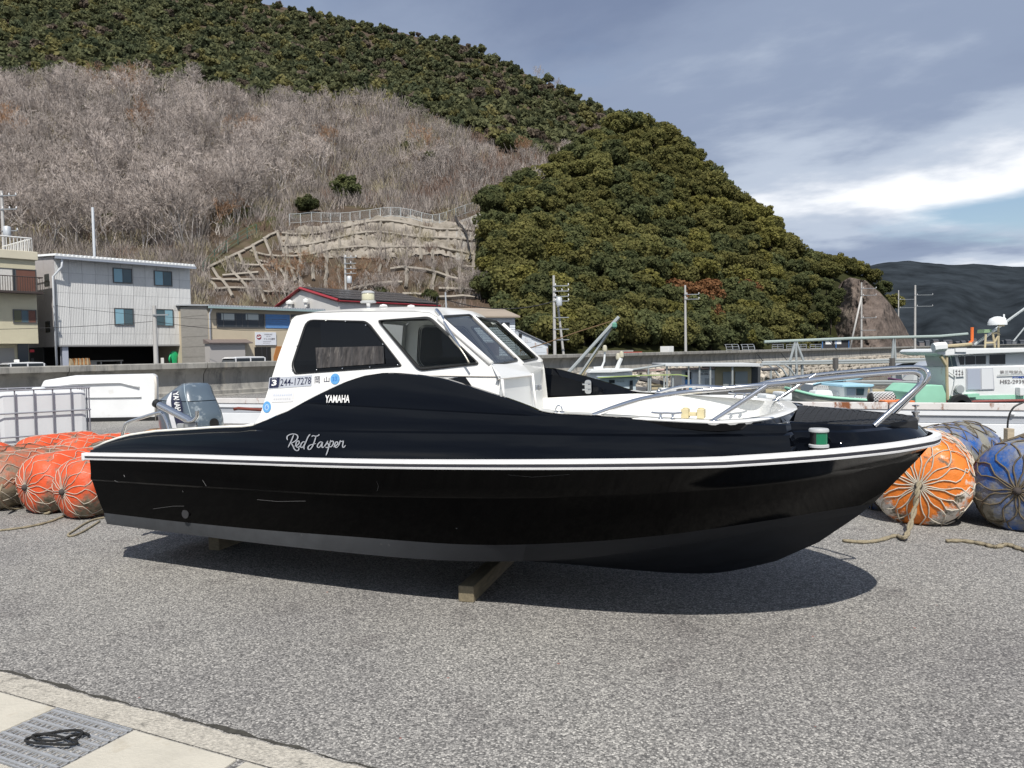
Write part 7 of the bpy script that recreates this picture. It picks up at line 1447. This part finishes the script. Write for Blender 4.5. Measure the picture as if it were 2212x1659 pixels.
k.rod('roof_searchlight', [zA(375, 510), zA(420, 502), zA(520, 495)], .16, BW, .1); k.rod('roof_pole', [zA(520, 495), zA(700, 480), zA(830, 468)], .06, TANP, .1); k.slab('roof_box', A_([(640, 560), (640, 518), (775, 512), (775, 560)]), .3, BW, .05)
k.rod('orange_mast', [zA(838, 268), zA(838, 425), zA(808, 455)], .05, mat('orange paint', (.75, .16, .03), .5), .6); MB().lathe([(0, 0), (.30, 0), (.30, .10), (.24, .22), (.10, .29), (0, .30)], 18, k.P(*zA(1137, 240), 1.0)).build('radar_dome', BW, k.e, smooth=50)
k.slab('green_lamp_box', A_([(978, 335), (985, 292), (1065, 290), (1080, 318), (1040, 330)]), .4, mat('dull green box', (.20, .30, .18), .6), 1.0)
for pts in ([(1000, 350), (990, 512)], [(1085, 350), (1110, 510)], [(1150, 265), (1150, 510)], [(1075, 340), (1160, 330)], [(1000, 452), (1095, 450)], [(1210, 190), (1215, 245), (1150, 250)], [(1160, 345), (1105, 440)]): k.rod('mast_frame', [zA(*p) for p in pts], .035, TANP, 1.0)
k.rod('boom', [zA(870, 470), zA(1230, 210), zA(1454, 50), zA(1700, -130)], .045, PIPE, 1.4); k.rod('stay_wire', [zA(1330, 430), zA(1454, 280), zA(1600, 100)], .025, PIPE, 1.4); MB().lathe([(.07, 0), (.07, .12), (.03, .16), (.03, .26), (0, .28)], 8, k.P(*zA(1215, 205), 1.0)).build('mast_light', BW, k.e, smooth=40)
MB().lathe([(.20, -.12), (.36, -.12), (.40, -.06), (.40, .06), (.36, .12), (.20, .12), (.20, -.12)], 20, k.P(*zA(690, 1200), -.15), 'y').build('tyre_fender', DARKTRIM, k.e, smooth=40); k.rod('rope_fall', [zA(550, 790), zA(640, 850), zA(625, 960), zA(590, 1080), zA(640, 1085)], .02, BW, .28); k.rod('stay_pole', [zA(535, 610), zA(540, 950), zA(548, 1130)], .05, TANP, .2); k.rod('brace_timber', [zA(465, 610), zA(530, 720)], .06, TANP, .2)
# --- pipe framework raft
r_ = Craft('pipe_raft', 'raft framework of long grey pipes with tripods in the middle of the basin', 1850, 790, 44.0, 'raft'); Bq = lambda pts: [zB(*p) for p in pts]
r_.rod('long_pipe', Bq([(30, 305), (1100, 262), (2212, 235), (2560, 205)]), .085, PIPG)
for pts in ([(420, 290), (350, 540)], [(420, 290), (430, 640)], [(425, 300), (515, 540)], [(1645, 250), (1620, 520)], [(1645, 250), (1660, 520)]): r_.rod('tripod_leg', Bq(pts), .075, PIPE)
for y0, y1 in ((550, 512), (578, 545)): r_.rod('deck_pipe', Bq([(0, y0+10), (340, y0), (1300, y0-16), (2300, y1)]), .07, PIPE)
for x in (355, 430, 500, 915, 1625, 1645): r_.rod('pile', Bq([(x, 545), (x, 900)]), .085, PIPE, .2)
for (x, y) in ((20, 550), (325, 550), (515, 530), (930, 400)): r_.rod('stay_line', Bq([(x, y), (x-90 if x != 515 else 440, y-110 if x != 515 else 320)]), .02, DARKTRIM)
for x in (915, 1620): r_.rod('bound_joint', Bq([(x, 505), (x, 640)]), .16, mat('weathered dark joint', (.10, .095, .09), .8), -.05)
r_.slab('raft_deck', Bq([(0, 905), (2300, 900), (2300, 930), (0, 935)]), 1.5, TANP, .3)
r2 = Craft('pipe_raft', 'lower twin pipes of a float raft behind the mint green wheelhouse', 1750, 840, 31.0, 'raft')
for y in (800, 828): r2.rod('long_pipe', Bq([(1040, y), (1600, y-2), (2300, y+22)]), .055, PIPE)
for x in (1030, 1360, 1660): r2.rod('pile', Bq([(x, 790), (x, 1000)]), .055, PIPE, .1)
# --- flat roofed work barge
w = Craft('work_barge', 'work barge with a long flat roof, plywood deckhouse and white door', 1560, 850, 42.0); Cq = lambda pts: [zC(*p) for p in pts]
w.slab('hull', Cq([(600, 585), (2260, 580), (2260, 660), (640, 660)]), 4.0, mat('dark barge hull', (.10, .10, .10), .7)); w.slab('roof', Cq([(1010, 262), (2230, 258), (2230, 296), (1010, 292)]), 4.0, mat('pale roof sheet', (.55, .57, .58), .5), -.6, .02); w.rod('roof_pipe', Cq([(600, 335), (1010, 272)]), .06, PIPE, -.4); w.rod('roof_pipe', Cq([(600, 350), (1620, 312)]), .06, mat('pinkish pipe', (.52, .36, .32), .6), -.3)
w.slab('deckhouse_white', Cq([(1215, 585), (1215, 340), (1625, 335), (1625, 585)]), 3.0, BW, .2); w.slab('deckhouse_tan', Cq([(1630, 585), (1630, 300), (2080, 298), (2080, 585)]), 3.0, TANP, .15); w.slab('deckhouse_dark', Cq([(2085, 585), (2085, 300), (2200, 300), (2185, 585)]), 2.5, mat('dark shed', (.05, .055, .06), .7), .3)
w.slab('window', Cq([(1730, 540), (1730, 362), (1860, 358), (1860, 540)]), .05, mat('grey sheet window', (.30, .33, .33), .3), .09); w.slab('window', Cq([(1880, 540), (1880, 358), (2035, 354), (2035, 540)]), .05, MATS['grey sheet window'], .09); w.slab('door_opening', Cq([(1262, 455), (1262, 362), (1332, 362), (1332, 455)]), .05, GLD, .15); w.slab('blue_panel', Cq([(1258, 560), (1258, 458), (1335, 458), (1335, 560)]), .05, mat('blue plastic panel', (.06, .22, .48), .5), .15); w.slab('white_door', Cq([(1345, 575), (1345, 362), (1408, 362), (1408, 575)]), .05, BW, .15)
w.text('~4', *zC(1460, 352), *zC(1535, 368), LETG, .18); w.text('152-1880', *zC(1440, 376), *zC(1550, 400), LETG, .18, bold=.02); w.slab('framed_board', Cq([(1508, 525), (1508, 440), (1612, 440), (1612, 525)]), .04, mat('grey board', (.42, .44, .44), .6), .16)
for x in (800, 1030, 1300, 1435, 1570, 1845): w.rod('roof_post', Cq([(x, 285), (x, 610)]), .055, PIPE, -.4)
for (x, y, c_, nm) in ((1285, 560, (.40, .33, .30), 0), (1325, 560, (.05, .26, .50), 1)): w.slab('bucket', Cq([(x-18, y+28), (x-20, y-25), (x+20, y-25), (x+18, y+28)]), .8, mat('bucket '+str(nm), c_, .5), -.5)
w.slab('timber_stack', Cq([(840, 600), (840, 530), (990, 525), (990, 600)]), 1.5, TANP, .3); w.rod('dark_boom', Cq([(690, 440), (830, 470), (1010, 520)]), .16, mat('dark pipe', (.08, .08, .085), .5), 1.0)
# --- curved pipe davits right of the barge
dv = Craft('pipe_davits', 'three curved pipe davits standing right of the work barge', 1720, 840, 40.0, 'davits')
for x in (80, 185, 285): dv.rod('davit', Bq([(x, 590), (x+70, 640), (x+130, 730)]), .05, PIPE)
dv.rod('cross_pipe', Bq([(-20, 585), (230, 580)]), .06, PIPE); dv.rod('cross_pipe', Bq([(0, 650), (200, 640)]), .09, mat('dark pipe', (.08, .08, .085), .5)); dv.rod('davit_post', Bq([(110, 640), (110, 760)]), .06, PIPE)
# --- boat with the green canopy
c = Craft('canopy_boat', 'boat with a long yellow green canopy and blue grey cabin behind the bow', 1400, 850, 31.0); hull_loft(c, [1290, 1330, 1400, 1480, 1560], [870, 872, 874, 872, 866], 2.4, False, BW, BW)
can = mat('yellow green canopy', (.33, .42, .16), .7, var=.08, vscale=2); b = MB(); b.grid([[c.P(*zC(a, q), dy) for a, q in ((170, 425), (400, 412), (700, 398), (1000, 392), (1180, 388), (1290, 408))] for dy, q0 in ((0, 0), (.6, 0), (1.4, 0), (2.0, 0))]); b.grid([[c.P(*zC(a, q), 0) for a, q in ((170, 425), (400, 412), (700, 398), (1000, 392), (1180, 388), (1290, 408))], [c.P(*zC(a, q+14), 0) for a, q in ((170, 425), (400, 412), (700, 398), (1000, 392), (1180, 388), (1290, 408))]]); b.build('canopy', can, c.e)
for x in (800, 825, 995, 1105): c.rod('canopy_post', Cq([(x, 400), (x, 625)]), .035, PIPE, .1)
c.slab('cabin', Cq([(180, 640), (200, 430), (690, 425), (690, 445), (640, 520), (650, 640)]), 1.6, mat('blue grey cabin', (.46, .54, .58), .5), .3); c.slab('cabin_window', Cq([(310, 500), (310, 462), (380, 460), (380, 500)]), .03, GLD, .26); c.slab('cabin_door', Cq([(560, 640), (570, 470), (605, 465), (610, 640)]), .03, GLD, .26); c.text('~5', *zC(405, 468), *zC(498, 485), LETG, .27); c.slab('engine_box', Cq([(960, 610), (960, 565), (1150, 562), (1150, 610)]), .8, BW, -.2, .04); c.rod('hand_hoop', Cq([(905, 630), (915, 590), (940, 582), (950, 630)]), .03, STEEL, -.2)
# --- white boats with tall light masts
m5 = Craft('mast_boat', 'low white boat with two tall lamp masts behind the black wave panel', 1350, 840, 36.0); hull_loft(m5, [1262, 1300, 1360, 1420, 1470], [852, 853, 854, 852, 849], 2.2, True, BW, BW); m5.slab('cabin', Cq([(70, 520), (70, 375), (600, 365), (600, 520)]), 1.5, BW, .3); m5.slab('roof', Cq([(55, 375), (90, 335), (300, 322), (620, 325), (600, 352), (330, 372)]), 1.8, BW, .1, .03)
m5.rod('lamp_mast', Cq([(220, 300), (250, 230), (258, 110)]), .05, BW, .5); m5.rod('lamp_mast', Cq([(385, 385), (420, 290), (460, 190)]), .10, BW, .4); m5.slab('radar_plinth', Cq([(120, 325), (120, 300), (230, 292), (240, 325)]), .4, BW, .4)
for (a, q) in ((258, 105), (465, 180), (423, 205)): MB().lathe([(.0, 0), (.10, 0), (.12, .08), (.09, .26), (0, .30)], 10, m5.P(*zC(a, q), .45)).build('lamp_head', mat('aged lamp', (.55, .52, .40), .4), m5.e, smooth=40)
# --- mint edged boat with a small wheelhouse
n = Craft('wheelhouse_boat', 'mint edged white boat with a small pale blue roofed wheelhouse', 1810, 880, 24.0); hull_loft(n, [*[zB(a, 0)[0] for a in (440, 520, 700, 900, 1100, 1330, 1500)]], [zB(0, q)[1] for q in (895, 925, 975, 1000, 1015, 1030, 1045)], 2.0, True, mat('stained cream hull', (.56, .55, .47), .6, stain=((.35, .28, .18), 1.5, .52, .68)), MINT)
n.slab('wheelhouse', Bq([(1030, 1010), (1022, 870), (1325, 870), (1300, 1015)]), 1.2, BW, .5); n.slab('roof', Bq([(1000, 868), (1010, 838), (1390, 832), (1405, 850), (1370, 866)]), 1.7, PBLUE, .25, .02); n.slab('window', Bq([(1060, 970), (1060, 885), (1165, 885), (1165, 970)]), .02, MATS['grey blue pane'], .47); n.slab('window', Bq([(1180, 968), (1180, 885), (1275, 885), (1265, 968)]), .02, GL2, .47); n.text('OS 3AEG', *zB(1080, 992), *zB(1300, 1012), LETG, -.01)
for x0, x1 in ((655, 900), (930, 1010)): n.slab('foam_block', Bq([(x0, 980), (x0+20, 915), (x1-30, 908), (x1, 985)]), .6, BW, .9, .05)
# --- grey hulled boat nearer the quay
q_ = Craft('grey_boat', 'long boat with grey green hull and white gunwale lying beyond the foredeck', 1700, 900, 20.0); hull_loft(q_, [1500, 1560, 1620, 1680, 1720, 1760, 1790, 1805], [868, 866, 866, 868, 874, 882, 890, 897], 2.0, False, GHULL, BW); hull2 = q_.slab('deck_rail', [(1640, 862), (1640, 858), (1720, 868), (1795, 888), (1795, 893), (1720, 876)], .1, BW, -.05)
for x, y in ((1655, 861), (1690, 856)): q_.slab('deck_box', [(x, y+10), (x, y-8), (x+22, y-8), (x+22, y+10)], .8, BW, .5, .05)
# --- two skiffs, covered motor boat, netted buoy, orange crates
s1 = Craft('skiff', 'pale blue and white skiff with a dark number beyond the bow rail', 1800, 850, 36.0); hull_loft(s1, [zB(a, 0)[0] for a in (640, 720, 850, 1000, 1200, 1340)], [zB(0, q)[1] for q in (838, 812, 795, 782, 772, 765)], 1.6, False, BW, PBLUE); s1.text('~9', *zB(680, 852), *zB(880, 872), LETG, -.05)
s2 = Craft('skiff', 'white skiff lying behind the pale blue one', 1810, 830, 40.0); hull_loft(s2, [zB(a, 0)[0] for a in (700, 850, 1000, 1200, 1335)], [zB(0, q)[1] for q in (812, 790, 772, 758, 752)], 1.6, False, BW, BW)
cv = Craft('covered_boat', 'motor boat under a grey tarpaulin behind the bow rail end', 1960, 840, 33.0); hull_loft(cv, [zB(a, 0)[0] for a in (1740, 1850, 2000, 2150, 2300)], [zB(0, q)[1] for q in (770, 800, 815, 820, 822)], 2.2, True, BW, mat('purple stripe', (.16, .06, .14), .5)); b = MB(); rows = []
for dy, zz in ((0, 0), (.5, .35), (1.1, .5), (1.7, .35), (2.2, 0)): rows.append([cv.P(*zB(a, q), dy)+np.array([0, 0, zz*k_]) for a, q, k_ in ((1745, 765, 0), (1800, 720, .5), (1950, 690, 1), (2080, 680, 1), (2200, 700, .8), (2300, 740, .5))])
b.grid(rows); b.build('tarpaulin', TARP, cv.e, smooth=True)
rb_ = Craft('dark_covered_boat', 'dark grey covered boat beneath the far raft pipes', 1970, 800, 50.0); hull_loft(rb_, [zB(a, 0)[0] for a in (1680, 1760, 1900, 2050, 2150)], [zB(0, q)[1] for q in (610, 620, 625, 630, 632)], 2.0, True, BW, TARP); b = MB(); b.grid([[rb_.P(*zB(a, q), dy)+np.array([0, 0, zz]) for a, q in ((1660, 600), (1750, 572), (1900, 565), (2050, 590), (2140, 620))] for dy, zz in ((0, 0), (.8, .3), (1.6, .2), (2.2, -.2))]); b.build('tarpaulin', TARP, rb_.e, smooth=True)
bu = at(*zB(1488, 1035), 23.0); e = tag(empty('netted_buoy', (bu[0], bu[1], bu[2]-.1)), 'black cylindrical buoy wrapped in a white diamond net', 'buoy'); rB, LB = .185, .74
MB().lathe([(0, -LB/2), (rB*.75, -LB/2), (rB*.95, -LB/2+.04), (rB, -LB/2+.1), (rB, LB/2-.1), (rB*.95, LB/2-.04), (rB*.75, LB/2), (0, LB/2)], 28, (0, 0, rB*.9), 'x').build('buoy_body', mat('black buoy rubber', (.02, .02, .02), .6), e, smooth=50); nb = MB(); Nn = 14
for i in range(Nn):
    for sg in (1, -1): nb.tube([(-LB/2+.05+(LB-.1)*f, (rB+.012)*math.cos(2*math.pi*i/Nn+sg*f*2.7), rB*.9+(rB+.012)*math.sin(2*math.pi*i/Nn+sg*f*2.7)) for f in np.linspace(0, 1, 20)], .009, 4, caps=False)
o = nb.build('diamond_net', BW, e); o['kind'] = 'stuff'
for i, (a0, a1, lab) in enumerate(((1500, 1700, 'left orange tray on the boat deck beside the netted buoy'), (1735, 1870, 'right orange tray on the boat deck before the mint bulwark'))):
    p0, p1 = at(*zB(a0, 1075), 22.6), at(*zB(a1, 1075), 22.6); o = MB().box((0, 0, .06), (p1[0]-p0[0], .7, .12), top=1.08).build('orange_tray', mat('orange tray plastic', (.70, .20, .06), .5), None, bevel=.04); o.location = ((p0[0]+p1[0])/2, 22.8, p0[2]-.02); tag(o, lab, 'tray')
# --- lifting boom with rope, left of the barge
zD = lambda a, q: ((1900+a/1.843)/1.8228, (1050+q/1.843)/1.8228); bo = Craft('lifting_boom', 'pair of steel boom tubes rising at a slant behind the cabin front', 1235, 800, 24.0, 'boom'); bo.rod('boom_tube', [zD(560, 840), zD(640, 750), zD(990, 365)], .058, PIPE); bo.rod('boom_tube', [zD(650, 840), zD(715, 770), zD(950, 420)], .036, PIPE, .1); bo.rod('boom_tube', [zD(690, 840), zD(740, 760), zD(940, 440)], .035, TANP, .15); bo.rod('boom_rope', [zD(950, 392), zD(700, 470), zD(460, 555), zD(270, 612)], .016, mat('rust brown rope', (.16, .10, .05), .9), .05); MB().lathe([(.05, -.1), (.09, -.05), (.09, .05), (.05, .1)], 8, bo.P(*zD(955, 425))).build('pulley', mat('green pulley', (.12, .30, .22), .5), bo.e)
bo.slab('boom_base', [zD(520, 840), zD(520, 960), zD(720, 960), zD(720, 840)], 1.4, BW, -.3)
